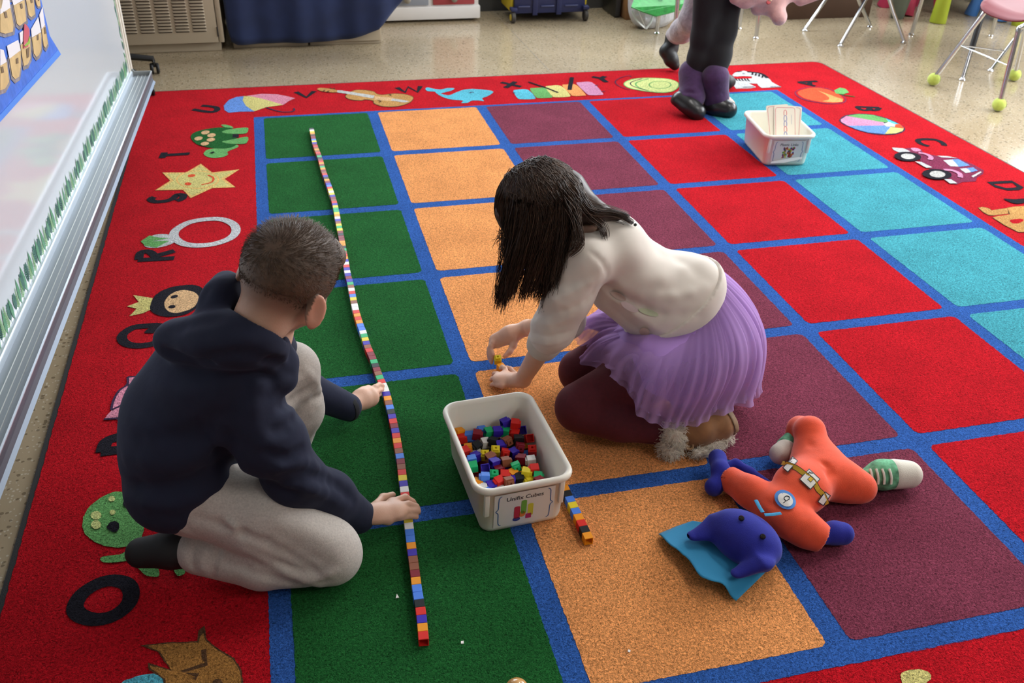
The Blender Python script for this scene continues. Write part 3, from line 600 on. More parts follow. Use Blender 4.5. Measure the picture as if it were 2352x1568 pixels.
cards = [([(0, 0), (110, 0), (122, 92), (0, 170)], [(0, 170), (122, 92), (160, 300), (150, 380), (60, 405), (0, 385)], [(42, 138), (75, 138), (88, 212), (62, 218)]),
         ([(140, 0), (275, 0), (160, 66)], [(160, 66), (290, 0), (312, 250), (232, 312), (200, 282)], [(238, 45), (264, 40), (272, 98), (252, 108)]),
         ([(300, -60), (395, -60), (400, 0), (310, 0)], [(310, 0), (400, 0), (415, 172), (372, 206), (342, 180)], [(362, -10), (388, -10), (390, 32), (372, 40)]),
         ([(420, -60), (470, -70), (475, 0), (425, 0)], [(425, 0), (475, 0), (482, 70), (458, 82), (440, 60)], [(452, -30), (466, -30), (468, 10), (456, 12)]),
         ([(80, 550), (215, 478), (245, 602), (110, 705)], [(110, 705), (245, 604), (245, 800), (226, 920), (180, 950), (145, 912)], [(190, 704), (216, 692), (220, 758), (194, 766)]),
         ([(232, 395), (275, 365), (280, 480), (245, 540)], [(245, 540), (362, 470), (362, 700), (330, 772), (284, 792), (258, 650)], [(312, 590), (352, 560), (346, 680), (322, 700)]),
         ([(370, 352), (455, 205), (490, 385), (380, 450)], [(380, 455), (490, 390), (492, 590), (466, 660), (435, 685), (405, 642)], [(440, 424), (460, 414), (462, 476), (444, 484)]),
         ([(470, 180), (508, 80), (536, 300), (496, 352)], [(496, 354), (536, 304), (572, 520), (546, 576), (524, 552)], [(526, 330), (544, 322), (552, 400), (536, 408)]),
         ([(0, 588), (40, 600), (76, 742), (0, 790)], [(0, 790), (76, 745), (106, 980), (60, 1062), (0, 1085)], [(10, 804), (34, 794), (46, 868), (20, 880)])]
for w, t, d in cards:
    ct = np.mean(np.array(t), 0); vin = [tuple(ct + (np.array(p) - ct) * 1.28 + (0, 14)) for p in t]
    for sh_ in (0.0, 0.165, 0.33):
        pk = bpoly('pocket', vin, 0.0048, M_VINYL, chart, shift=sh_)
        bpoly('card', t, 0.0062, M_CARDT, pk, shift=sh_); bpoly('card_top', w, 0.0062, M_CARDW, pk, shift=sh_); bpoly('card_mark', d, 0.0074, M_CARDD, pk, shift=sh_)
bpoly('pink_slip', [(290, 285), (318, 300), (350, 350), (352, 420), (335, 560), (280, 582), (284, 400)], 0.0085, M_CARDP, chart); bpoly('slip_edge', [(352, 430), (356, 520), (300, 560), (292, 545), (335, 500)], 0.0098, mat('slip_green', (0.25, 0.45, 0.05), 0.4), chart)

# ------------------------------------------------------------------ furniture along the far wall
M_BEIGE = mat('beige_enamel', (0.46, 0.385, 0.28), 0.42, bump=0.08, bscale=250); M_SLOT = mat('slot_dark', (0.05, 0.038, 0.03), 0.8)
def bevbox(name, x0, x1, y0, y1, z0, z1, m, parent, bev=0.004):
    b = MB(); b.box(((x0 + x1) / 2, (y0 + y1) / 2, (z0 + z1) / 2), (x1 - x0, y1 - y0, z1 - z0)); return b.build(name, m, parent, bevel=bev)
b = MB(); b.box(((W0 + W1) / 2, 1.945, 0.20), (W1 - W0, 0.09, 0.42)); tag(b.build('trim_1', mat('dark_grey_panel', (0.05, 0.052, 0.055), 0.5)), 'dark grey low panel along the far wall', kind='structure')
uv = thing('unit_ventilator', 'beige metal ventilator cabinet with louvred front behind the whiteboard', 'ventilator', (-0.95, 1.4, FZ))
bevbox('plinth', -1.75, -0.178, 1.18, 1.85, FZ, 0.05, M_BEIGE, uv); bevbox('body', -1.75, -0.158, 1.165, 1.85, 0.05, 0.78, M_BEIGE, uv, 0.006)
bevbox('front_panel', -1.745, -0.186, 1.15, 1.164, 0.043, 0.76, M_BEIGE, uv, 0.003); bevbox('end_panel', -0.182, -0.156, 1.15, 1.166, 0.043, 0.775, M_BEIGE, uv, 0.003)
bevbox('hinge', -0.187, -0.181, 1.146, 1.151, 0.075, 0.125, M_DKM, uv, 0.001)
lm = MB()
for k in range(7):      # one pressed louver: a hood over a slot
    pass
prof = [(0.0, 0.0105), (-0.004, 0.0100), (-0.0075, 0.0075), (-0.0082, 0.0045), (-0.0070, 0.0040), (0.0, 0.0040)]
xs = [(-0.036, 0.35), (-0.032, 0.85), (-0.026, 1.0), (0.026, 1.0), (0.032, 0.85), (0.036, 0.35)]
pv = [V(x, -1 * 0 + p[0] * h, p[1]) for x, h in xs for p in prof]; npf = len(prof)
lm.add(pv, [(i * npf + k, i * npf + (k + 1) % npf, (i + 1) * npf + (k + 1) % npf, (i + 1) * npf + k) for i in range(len(xs) - 1) for k in range(npf)] + [tuple(range(npf)), tuple(range((len(xs) - 1) * npf, len(xs) * npf))[::-1]])
l0 = lm.build('louver', M_BEIGE, uv, smooth=True, local=True)
sm = MB(); sm.box((0, -0.0004, 0.0008), (0.066, 0.0008, 0.0068)); sl0 = sm.build('slot', M_SLOT, l0, local=True)
first = True
for c in range(7):
    for r in range(14):
        p = Vector((-0.2745 - c * 0.0875, 1.15, 0.104 + r * 0.0160)) - uv.matrix_world.translation
        o = l0 if first else copy_tree(l0, uv)
        if not first: pass
        o.location = p; first = False
# beige drawer units under a navy cloth
for k, (x0, x1, lab) in enumerate(((-0.115, 0.288, 'beige drawer unit under the navy cloth, next to the ventilator'), (0.297, 0.697, 'beige drawer unit under the navy cloth, next to the white cabinet'))):
    t = thing('drawer_unit', lab, 'cabinet', ((x0 + x1) / 2, 1.45, FZ), group='drawer units under the cloth')
    bevbox('body', x0, x1, 1.215, 1.80, FZ, 0.66, M_BEIGE, t); bevbox('drawer_front', x0 + 0.006, x1 - 0.006, 1.203, 1.2148, 0.004 + 0.006 * k, 0.31, M_BEIGE, t, 0.003); bevbox('drawer_front', x0 + 0.006, x1 - 0.006, 1.203, 1.2148, 0.325, 0.645, M_BEIGE, t, 0.003)
M_NAVY = mat('navy_cloth', (0.012, 0.024, 0.085), 0.85, sheen=0.15, noise=0.2, nscale=9, bump=0.15, bscale=300)
bx = [-0.135, -0.125, -0.093, 0.0, 0.08, 0.2676, 0.40, 0.507, 0.60, 0.68, 0.7176, 0.8065, 0.90]; bz = [0.12, 0.041, 0.0216, 0.020, 0.020, 0.0203, 0.0215, 0.026, 0.050, 0.0797, 0.1187, 0.2098, 0.32]
nx, nz = 70, 26; v = []; f = []
for j in range(nz + 1):
    for i in range(nx + 1):
        x = -0.135 + i / nx * 1.035; z0 = np.interp(x, bx, bz)
        if j <= 18: t = j / 18; z = z0 + (0.668 - z0) * t; y = 1.176 + 0.012 * math.sin(x * 17) * (1 - t) + 0.006 * math.sin(x * 41 + 1) * (1 - t) - 0.016 * math.sin(math.pi * t) - 0.0 + 0.03 * t
        else: t = (j - 18) / 8; z = 0.670; y = 1.206 + t * 0.62
        v.append((x, y, z))
for j in range(nz):
    for i in range(nx): a = j * (nx + 1) + i; f.append((a, a + 1, a + nx + 2, a + nx + 1))
cl = mesh_obj('table_cover', v, f, M_NAVY, smooth=True); md = cl.modifiers.new('thick', 'SOLIDIFY'); md.thickness = 0.003
tag(cl, 'dark navy cloth draped over the beige drawer units', 'cloth')
M_WHITE = mat('white_paint', (0.72, 0.70, 0.68), 0.38); M_GREYD = mat('grey_drawer', (0.24, 0.26, 0.30), 0.5); M_REDD = mat('red_drawer', (0.36, 0.05, 0.06), 0.45)
t = thing('white_cabinet', 'white cabinet with grey and red drawers beside the navy cloth', 'cabinet', (1.05, 1.75, FZ))
bevbox('body', 0.74, 1.355, 1.665, 1.895, 0.07, 0.88, M_WHITE, t); bevbox('plinth', 0.735, 1.3633, 1.65, 1.895, 0.008, 0.085, M_WHITE, t, 0.006)
for x in (0.80, 1.30): bevbox('foot', x - 0.03, x + 0.03, 1.70, 1.85, FZ, 0.008, M_DARK, t, 0.001)
for r in range(3):
    for c, (x0, x1) in enumerate(((0.78, 1.042), (1.070, 1.328))):
        d = bevbox('drawer', x0, x1, 1.655, 1.6648, 0.093 + r * 0.26, 0.335 + r * 0.26, (M_GREYD, M_REDD)[(c + r) % 2], t, 0.002)
        b = MB(); b.lathe([(0.0, 0.0), (0.010, 0.0), (0.009, 0.010), (0.019, 0.016), (0.020, 0.022), (0.012, 0.027), (0.0, 0.028)], ((x0 + x1) / 2, 1.655, 0.13 + r * 0.26), 16, (0, -1, 0)); b.build('knob', mat('knob_pewter', (0.30, 0.28, 0.24), 0.4, 0.6), d, smooth=True)
# rolling tote
M_NAVYP = mat('navy_plastic', (0.014, 0.020, 0.085), 0.42); M_YELP = mat('yellow_plastic', (0.60, 0.46, 0.02), 0.42); M_TYRE = mat('rubber_grey', (0.05, 0.045, 0.04), 0.6)
t = thing('rolling_crate', 'navy rolling crate with yellow sides and small wheels by the far wall', 'crate', (1.79, 1.72, FZ))
bevbox('body', 1.563, 2.018, 1.575, 1.86, 0.045, 0.40, M_NAVYP, t, 0.006)
bevbox('side_panel', 1.545, 1.5628, 1.60, 1.86, 0.05, 0.40, M_YELP, t, 0.006); bevbox('side_panel', 2.0182, 2.036, 1.60, 1.86, 0.05, 0.40, M_YELP, t, 0.006)
for x in (1.692, 1.845): bevbox('front_rib', x - 0.016, x + 0.016, 1.562, 1.5748, 0.035, 0.40, M_NAVYP, t, 0.004)
for x0, x1 in ((1.585, 1.66), (1.73, 1.815), (1.885, 1.97)):
    bevbox('front_ledge', x0, x1, 1.566, 1.5748, 0.083, 0.092, mat('navy_edge', (0.06, 0.07, 0.16), 0.4), t, 0.002)
for x, sx in ((1.556, -1), (2.02, 1)):
    bevbox('wheel_arch', x - 0.02, x + 0.02, 1.55, 1.60, 0.062, 0.084, M_NAVYP, t, 0.005)
    b = MB(); b.lathe([(0.0, -0.013), (0.028, -0.013), (0.034, -0.008), (0.034, 0.008), (0.028, 0.013), (0.0, 0.013)], (x + sx * 0.003, 1.572, FZ + 0.034), 20, (1, 0, 0)); w = b.build('wheel', M_TYRE, t, smooth=True)
    b = MB(); b.lathe([(0.0, 0.0), (0.020, 0.0), (0.018, 0.004), (0.0, 0.004)], (x + sx * 0.0165 - (0.004 if sx > 0 else 0), 1.572, FZ + 0.034), 16, (sx, 0, 0)); b.build('hub', M_YELP, w, smooth=True)
# cardboard boxes
M_CARD = mat('cardboard', (0.30, 0.15, 0.065), 0.8, noise=0.15, nscale=12); M_CARDK = mat('dark_cardboard', (0.095, 0.05, 0.03), 0.8)
def carton(label, x0, x1, y0, y1, h, m):
    t = thing('cardboard_box', label, 'box', ((x0 + x1) / 2, (y0 + y1) / 2, FZ)); bevbox('body', x0, x1, y0, y1, FZ, h, m, t, 0.004)
    bevbox('flap', x0 - 0.004, (x0 + x1) / 2 - 0.002, y0 + 0.002, y1 - 0.002, h + 0.0005, h + 0.006, m, t, 0.001); bevbox('flap', (x0 + x1) / 2 + 0.002, x1 + 0.004, y0 + 0.002, y1 - 0.002, h + 0.0005, h + 0.006, m, t, 0.001)
carton('tan cardboard box behind the white plastic bag', 2.285, 2.62, 1.55, 1.84, 0.36, M_CARD)
carton('dark brown cardboard box behind the chrome-legged chair', 3.30, 3.95, 1.42, 1.80, 0.34, M_CARDK)
t = thing('black_binder', 'black case standing beside the tan cardboard box', 'case', (2.25, 1.72, FZ)); bevbox('body', 2.235, 2.272, 1.62, 1.86, FZ, 0.32, M_DARK, t, 0.006); bevbox('spine', 2.238, 2.269, 1.612, 1.6198, 0.0, 0.30, M_DKM, t, 0.003)

# ------------------------------------------------------------------ swivel chair behind the board
t = thing('swivel_chair', 'black swivel chair base on casters behind the whiteboard', 'chair', (-0.74, 0.78, FZ))
cc = V(-0.74, 0.78, 0)
b = MB(); b.tube([cc + V(0, 0, 0.075), cc + V(0, 0, 0.40)], 0.025, 14); b.build('gas_lift', M_DARK, t, smooth=True); b = MB(); b.lathe([(0.0, 0.06), (0.05, 0.06), (0.052, 0.10), (0.03, 0.12), (0.0, 0.12)], cc, 18); b.build('hub', M_DARK, t, smooth=True)
for k, a in enumerate((20, 92, 164, 236, 308)):
    tip = cc + V(math.cos(math.radians(a)), math.sin(math.radians(a)), 0) * 0.255
    if k == 0: tip = G(352, 138, 0.06)
    if k == 4: tip = G(340, 188, 0.06)
    b = MB(); b.tube([cc + V(0, 0, 0.088), cc * 0.5 + tip * 0.5 + V(0, 0, 0.055) * 1 - V(0, 0, 0.03) * 0 , V(tip[0], tip[1], 0.067), V(tip[0], tip[1], 0.052)], [0.026, 0.021, 0.017, 0.012], 10, flat=0.8)
    leg = b.build('base_leg', M_DARK, t, smooth=True)
    d = nrm(V(-(tip - cc)[1] * 0.4 + 0.7, (tip - cc)[0], 0)); d = nrm(V(1, 0.15, 0)) if k in (0, 4) else d
    for sgn in (-1, 1):
        b = MB(); b.lathe([(0.0, -0.008), (0.022, -0.008), (0.027, -0.003), (0.027, 0.003), (0.022, 0.008), (0.0, 0.008)], (tip[0] + d[0] * sgn * 0.014, tip[1] + d[1] * sgn * 0.014, FZ + 0.027), 18, d); b.build('caster_wheel', M_DARK, leg, smooth=True)
    b = MB(); b.lathe([(0.0, 0.0), (0.010, 0.0), (0.010, 0.02), (0.0, 0.02)], (tip[0], tip[1], FZ + 0.035), 10); b.build('caster_stem', M_DARK, leg, smooth=True)
bevbox('seat', -0.96, -0.54, 0.56, 1.0, 0.40, 0.48, mat('black_fabric', (0.012, 0.012, 0.014), 0.9), t, 0.03); bevbox('backrest', -1.02, -0.96, 0.58, 0.98, 0.56, 1.02, MATS['black_fabric'], t, 0.02); bevbox('back_bracket', -1.0, -0.9, 0.76, 0.80, 0.38, 0.62, M_DARK, t, 0.01)

# ------------------------------------------------------------------ school furniture at the right
M_SEAT = mat('maroon_plastic', (0.17, 0.022, 0.03), 0.5, spec=0.25); M_SEATB = mat('navy_seat', (0.02, 0.03, 0.09), 0.35); M_TENNIS = mat('tennis_felt', (0.55, 0.66, 0.12), 0.95, sheen=0.5, noise=0.12, nscale=60, bump=0.4, bscale=500); M_SEAM = mat('tennis_slit', (0.16, 0.2, 0.03), 0.9)
def glide(parent, p, d):
    b = MB(); b.lathe([(0.0, 0.0), (0.016, 0.0), (0.018, 0.004), (0.012, 0.010), (0.009, 0.016), (0.0, 0.016)], (p[0], p[1], FZ), 14); b.build('glide', M_CHROME, parent, smooth=True)
def bent_leg(parent, foot, knee, top, r=0.0115):
    P = [foot] + catmull([foot + (knee - foot) * 0.92, knee, knee + (top - knee) * 0.35, top], 4)
    b = MB(); b.tube(P, r, 12); return b.build('leg', M_CHROME, parent, smooth=True)
def shell_seat(parent, c, w, d, ang, z, m):
    n = 14; v = []; f = []
    ca, sa = math.cos(ang), math.sin(ang)
    for layer in (0.0, -0.007):
        for j in range(n + 1):
            for i in range(n + 1):
                a, q = (i / n - 0.5) * 2, (j / n - 0.5) * 2
                k = 1 / (abs(a) ** 5 + abs(q) ** 5 + 1e-9) ** 0.2 if max(abs(a), abs(q)) > 0.999 else 1.0
                k = min(1.0, (1.0 / max(1e-6, (abs(a) ** 4 + abs(q) ** 4) ** 0.25)))
                a2, q2 = a * min(1, k), q * min(1, k); x, y = a2 * w / 2, q2 * d / 2
                zz2 = z + 0.025 * a2 * a2 - 0.02 * (1 - q2 * q2) * 0.5 - (0.03 * max(0, q2 - 0.6) / 0.4) + layer
                v.append((c[0] + x * ca - y * sa, c[1] + x * sa + y * ca, zz2))
    m1 = (n + 1) ** 2
    for j in range(n):
        for i in range(n):
            a = j * (n + 1) + i; f.append((a, a + 1, a + n + 2, a + n + 1)); f.append((m1 + a, m1 + a + n + 1, m1 + a + n + 2, m1 + a + 1))
    rim = [i for i in range(n + 1)] + [j * (n + 1) + n for j in range(1, n + 1)] + [n * (n + 1) + i for i in range(n - 1, -1, -1)] + [j * (n + 1) for j in range(n - 1, 0, -1)]
    for k in range(len(rim)): a, c2 = rim[k], rim[(k + 1) % len(rim)]; f.append((a, m1 + a, m1 + c2, c2))
    return mesh_obj('seat', v, f, m, parent, smooth=True)
# chairs with tennis balls on their feet
def ball_chair(label, feet, knees, tops, w, seatc, seatang, bar):
    cen = sum(feet) / len(feet)
    t = thing('school_chair', label, 'chair', (cen[0], cen[1], FZ))
    F4 = list(feet) + [f_ + w for f_ in feet]; K4 = list(knees) + [f_ + w + (k_ - f_) * V(-1, 1, 1) for f_, k_ in zip(feet, knees)]; T4 = list(tops) + [k_ + (t_ - k0) * V(-1, 1, 1) for k_, t_, k0 in zip(K4[2:], tops, knees)]
    for fo, kn, tp in zip(F4, K4, T4):
        bent_leg(t, fo + V(0, 0, 0.005), kn, tp)
        b = MB(); b.lathe([(0.0, -0.032)] + [(0.0325 * math.sin(math.pi * q / 12), -0.0325 * math.cos(math.pi * q / 12)) for q in range(1, 11)] + [(0.014, 0.026), (0.0, 0.022)], fo + V(0, 0, 0.0005), 22); bl = b.build('tennis_ball', M_TENNIS, t, smooth=True)
        b = MB(); b.tube([fo + 0.0326 * nrm(V(0.55 * math.cos(q), -0.75 * math.cos(q), math.sin(q))) for q in np.linspace(-0.2, 1.25, 8)], 0.0011, 5); b.build('slit', M_SEAM, bl)
    for a_, c_ in bar: b = MB(); b.tube([a_, c_], 0.0035, 8); b.build('crossbar', M_CHROME, t, smooth=True)
    shell_seat(t, seatc, 0.38, 0.38, seatang, 0.418, M_SEAT)
    ca, sa = math.cos(seatang), math.sin(seatang); fw = V(-sa, ca, 0); rt = V(ca, sa, 0)
    for sg in (-1, 1): b = MB(); b.tube([seatc + rt * sg * 0.13 - fw * 0.10 + V(0, 0, 0.375), seatc + rt * sg * 0.13 - fw * 0.19 + V(0, 0, 0.43), seatc + rt * sg * 0.13 - fw * 0.22 + V(0, 0, 0.68)], 0.011, 10); b.build('back_post', M_CHROME, t, smooth=True)
    b = MB(); c_ = seatc - fw * 0.225; b.box((c_[0], c_[1], 0.66), (0.34, 0.02, 0.17), rz=seatang); b.build('backrest', M_SEAT, t, bevel=0.009, seg=3)
    return t
fA, fB, fC = G(2145, 182, 0.024), G(2295, 240, 0.024), G(2331, 172, 0.024)
kA, kB = G(2262, 28, 0.378), G(2340, 66, 0.372); tA, tB = kA + V(0.05, 0.0, 0.022), kB + V(0.05, 0.0, 0.028)
sc = (kA + kB) / 2 * V(1, 1, 0) + V(0.17, 0.02, 0)
ball_chair('maroon school chair at the right with tennis balls on its chrome feet', [fA, fB], [kA, kB], [tA, tB], (fC - fA) * V(1, 1, 0), sc, math.radians(95), [(fA + (kA - fA) * 0.52, fB + (kB - fB) * 0.52), (fA + (kA - fA) * 0.52, fA + V(0.40, 0.02, 0.125))])
# chair facing away, far middle
def plain_chair(label, feet, tops, m, seat=True):
    c = sum(feet) / 4; t = thing('school_chair', label, 'chair', (c[0], c[1], FZ))
    for fo, tp in zip(feet, tops):
        b = MB(); b.tube([fo + V(0, 0, 0.012), fo + (tp - fo) * 0.5, tp], [0.0105, 0.0115, 0.0115], 12); b.build('leg', M_CHROME, t, smooth=True); glide(t, fo, None)
    s = sum(tops) / 4; shell_seat(t, V(s[0], s[1], 0), 0.37, 0.37, 0.1, 0.335, m)
    b = MB(); b.box((s[0], s[1] + 0.20, 0.55), (0.34, 0.02, 0.17)); b.build('backrest', m, t, bevel=0.009, seg=3)
    for sx in (-0.13, 0.13): b = MB(); b.tube([V(s[0] + sx, s[1] + 0.10, 0.312), V(s[0] + sx, s[1] + 0.185, 0.36), V(s[0] + sx, s[1] + 0.215, 0.58)], 0.011, 10); b.build('back_post', M_CHROME, t, smooth=True)
    return t
F2 = [G(1930, 106, FZ), G(2075, 99, FZ), G(1848, 71, FZ), G(1997, 62, FZ)]
T2 = [G(1988, 0, 0.21), G(2043, 0, 0.21), G(1896, 0, 0.16), G(1972, 0, 0.16)]
T2 = [f_ + (t_ - f_) * (0.31 / (t_[2] - f_[2])) for f_, t_ in zip(F2, T2)]
plain_chair('chrome-legged school chair in front of the dark brown cardboard box', F2, T2, M_SEATB)
# table with slim steel legs by the walking children
M_TOP = mat('table_laminate', (0.48, 0.36, 0.22), 0.4)
t = thing('work_table', 'classroom table with slim chrome legs behind the pink plush toy', 'table', (2.65, 1.08, FZ))
for k, (x, y) in enumerate(((2.923, 1.009), (2.36, 0.93), (2.80, 1.42), (2.95, 1.42))[:2]):
    tp = V(x - 0.008, y + 0.02, 0.52); b = MB(); b.tube([V(x, y, FZ + 0.012), tp], [0.0125, 0.0145], 12); b.build('leg', M_CHROME, t, smooth=True); glide(t, V(x, y, 0), None)
for x, y in ((2.36, 1.20), (2.923, 1.24)):
    b = MB(); b.tube([V(x, y, FZ + 0.012), V(x, y, 0.52)], [0.0125, 0.0145], 12); b.build('leg', M_CHROME, t, smooth=True); glide(t, V(x, y, 0), None)
bevbox('tabletop', 2.30, 2.98, 0.90, 1.27, 0.52, 0.545, M_TOP, t, 0.006)
# adjustable table legs behind the maroon chair
t = thing('adjustable_table', 'table with black and chrome telescopic legs behind the maroon chair', 'table', (3.95, 0.45, FZ))
for k, (foot, tip) in enumerate((((2210, 184), (2262, 12)), ((2275, 163), (2342, 75)))):
    fo = G(*foot, FZ); tp = G(*tip, 0.35 if k == 0 else 0.20); d = nrm(tp - fo); top = fo + d * (0.52 / d[2])
    b = MB(); b.tube([fo + d * 0.012, fo + d * 0.27], 0.0115, 12); lg = b.build('leg', M_CHROME, t, smooth=True); glide(t, fo, None)
    b = MB(); b.tube([fo + d * (0.16 if k == 0 else 0.27), top], 0.0155, 12); b.build('leg_sleeve', M_DARK if k == 0 else M_CHROME, lg, smooth=True)
for fo, tp in ((V(4.45, 0.85, FZ), V(4.42, 0.83, 0.52)), (V(3.95, 0.95, FZ), V(3.97, 0.93, 0.52))):
    b = MB(); b.tube([fo, tp], 0.0125, 12); b.build('leg', M_CHROME, t, smooth=True); glide(t, fo, None)
bevbox('tabletop', 3.72, 4.62, 0.10, 1.02, 0.522, 0.547, M_TOP, t, 0.006)
# children's table and stools with fat tapered legs
M_PINKP = mat('pink_plastic', (0.60, 0.05, 0.13), 0.45); M_LIMEP = mat('lime_plastic', (0.40, 0.48, 0.03), 0.45); M_BLUEP = mat('blue_plastic', (0.05, 0.18, 0.50), 0.45)
def fat_leg(parent, foot, top, r0, r1, m):
    b = MB(); P = [foot + (top - foot) * q for q in (0, 0.02, 0.3, 0.7, 1.0)]; b.tube(P, [r0 * 0.97, r0, r0 + (r1 - r0) * 0.45, r0 + (r1 - r0) * 0.8, r1], 20); b.build('leg', m, parent, smooth=True)
def stool(label, c, m, rot, spread=0.145):
    t = thing('stool', label, 'stool', (c[0], c[1], FZ), group=None)
    for k in range(4):
        a = rot + k * math.pi / 2; d = V(math.cos(a), math.sin(a), 0); fat_leg(t, V(c[0], c[1], FZ) + d * spread, V(c[0], c[1], 0.26) + d * 0.10, 0.043, 0.028, m)
    b = MB(); b.lathe([(0.0, 0.255), (0.135, 0.255), (0.150, 0.265), (0.152, 0.29), (0.14, 0.303), (0.0, 0.306)], (c[0], c[1], 0), 32); b.build('seat', m, t, smooth=True)
stool('pink plastic stool with fat tapered legs under the lime-legged table', G(2113, 34, FZ) + V(0.02, 0.13, 0), M_PINKP, math.radians(47), 0.19)
stool('blue plastic stool behind the maroon chair seat', G(2297, 50, FZ) + V(0.06, 0.15, 0), M_BLUEP, math.radians(250))
p0, p1 = G(2153, 52, FZ), G(2342, 58, FZ)
t = thing('childrens_table', 'low children’s table with lime green tapered legs at the right', 'table', ((p0[0] + p1[0]) / 2, p0[1] + 0.35, FZ))
dl = (p1 - p0); up = V(-dl[1], dl[0], 0) * 1.25
for p, ix in ((p0, 0.03), (p1, -0.03), (p0 + up, 0.03), (p1 + up, -0.03)): fat_leg(t, p, p + V(ix, 0.02, 0.46), 0.052, 0.036, M_LIMEP)
b = MB(); mid = (p0 + p1 + up) / 2; ang = math.atan2(dl[1], dl[0]); b.box((mid[0] + p0[0] * 0, mid[1], 0.475), (np.linalg.norm(dl) + 0.12, np.linalg.norm(up) + 0.12, 0.035), rz=ang); b.build('tabletop', mat('table_white', (0.7, 0.7, 0.7), 0.4), t, bevel=0.012, seg=3)
# small grey tub with a green lid beside the chair
tc_ = G(2062, 42, FZ) + V(0.0, 0.01, 0)
t = thing('storage_tub', 'small grey tub with a green lid in front of the pink stool', 'tub', tc_)
b = MB(); b.lathe([(0.0, 0.0), (0.038, 0.0), (0.042, 0.008), (0.060, 0.13), (0.063, 0.135), (0.057, 0.135), (0.040, 0.010), (0.0, 0.008)], tc_, 28); b.build('body', mat('tub_grey', (0.16, 0.20, 0.17), 0.3), t, smooth=True)
b = MB(); b.lathe([(0.0, 0.132), (0.066, 0.132), (0.068, 0.155), (0.064, 0.160), (0.0, 0.162)], tc_, 28); b.build('lid', mat('tub_lid', (0.03, 0.33, 0.07), 0.4), t, smooth=True)
# ------------------------------------------------------------------ interlocking cubes
Q = 0.01905
CUBE_COL = {'R': ('red', (0.68, 0.022, 0.016)), 'O': ('orange', (0.84, 0.31, 0.012)), 'Y': ('yellow', (0.78, 0.62, 0.025)), 'G': ('green', (0.012, 0.42, 0.15)), 'L': ('light blue', (0.07, 0.22, 0.78)),
            'P': ('violet', (0.045, 0.02, 0.42)), 'M': ('maroon', (0.22, 0.008, 0.022)), 'B': ('brown', (0.27, 0.085, 0.04)), 'K': ('black', (0.012, 0.013, 0.016)), 'W': ('white', (0.80, 0.79, 0.76))}
def cube_mesh(c):
    h = Q / 2 - 0.0001; w = h - 0.0017; d = 0.012; b = MB()
    o = [V(x, y, z) for x in (-h, h) for y, z in ((-h, -h), (h, -h), (h, h), (-h, h))]
    b.add(o, [(4, 5, 6, 7)] + [(k, (k + 1) % 4, 4 + (k + 1) % 4, 4 + k) for k in range(4)])
    r = [V(x, y, z) for x, q in ((-h, h), (-h, w), (-h + d, w - 0.0006)) for y, z in ((-q, -q), (q, -q), (q, q), (-q, q))]   # open socket
    b.add(r, [(k, 4 + k, 4 + (k + 1) % 4, (k + 1) % 4) for k in range(4)] + [(4 + k, 8 + k, 8 + (k + 1) % 4, 4 + (k + 1) % 4) for k in range(4)] + [(11, 10, 9, 8)])
    k0, k1 = 0.0066, 0.0060; e = 0.0042; q = 0.0024                                                          # knob with a square hole
    n = [V(x, y, z) for x, s in ((h, k0), (h + e, k1), (h + e, q), (h + e - 0.006, q)) for y, z in ((-s, -s), (s, -s), (s, s), (-s, s))]
    b.add(n, [(4 * a + k, 4 * a + (k + 1) % 4, 4 * a + 4 + (k + 1) % 4, 4 * a + 4 + k) for a in range(3) for k in range(4)] + [(12, 13, 14, 15)])
    me = bpy.data.meshes.new('cube_' + c); me.from_pydata([tuple(p) for p in b.v], [], b.f)
    bm = bmesh.new(); bm.from_mesh(me); bmesh.ops.remove_doubles(bm, verts=bm.verts, dist=1e-6)
    ed = [x for x in bm.edges if len(x.link_faces) == 2 and all(abs(abs(vv.co[a]) - h) < 1e-5 for vv in x.verts for a in (1, 2)) is True]
    bmesh.ops.bevel(bm, geom=ed, offset=0.0006, segments=1, affect='EDGES'); bmesh.ops.recalc_face_normals(bm, faces=bm.faces); bm.to_mesh(me); bm.free()
    me.materials.append(mat('cube_' + CUBE_COL[c][0], CUBE_COL[c][1], 0.48, spec=0.22)); return me
CUBES = {c: cube_mesh(c) for c in CUBE_COL}
def frame(x, up=(0, 0, 1)):
    x = nrm(x); y = nrm(np.cross(up, x)); z = np.cross(x, y)
    return Matrix(((x[0], y[0], z[0], 0), (x[1], y[1], z[1], 0), (x[2], y[2], z[2], 0), (0, 0, 0, 1)))
def put_cube(name, c, p, M, parent=None):
    o = bpy.data.objects.new(name, CUBES[c]); COL.objects.link(o)
    if parent is not None: o.parent = parent; o.matrix_parent_inverse = parent.matrix_world.inverted()
    o.matrix_basis = Matrix.Translation(Vector(p)) @ M; return o
def cube_train(root, path, colours, z):
    """cubes snapped end to end along a path; the knobs point to the path's start"""
    P = [np.array(p[:2]) for p in path]; L = [0]
    for a, c in zip(P[:-1], P[1:]): L.append(L[-1] + np.linalg.norm(c - a))
    n = len(colours); pitch = L[-1] / n
    at = lambda s: np.array((np.interp(s, L, [p[0] for p in P]), np.interp(s, L, [p[1] for p in P])))
    for k, c in enumerate(colours):
        a, e = at(k * pitch), at((k + 1) * pitch); m = (a + e) / 2; d = a - e
        o = put_cube('cube', c, (m[0], m[1], z), frame(V(d[0], d[1], 0)) @ Matrix.Diagonal((pitch / Q, 1, 1, 1)), root)
    return pitch
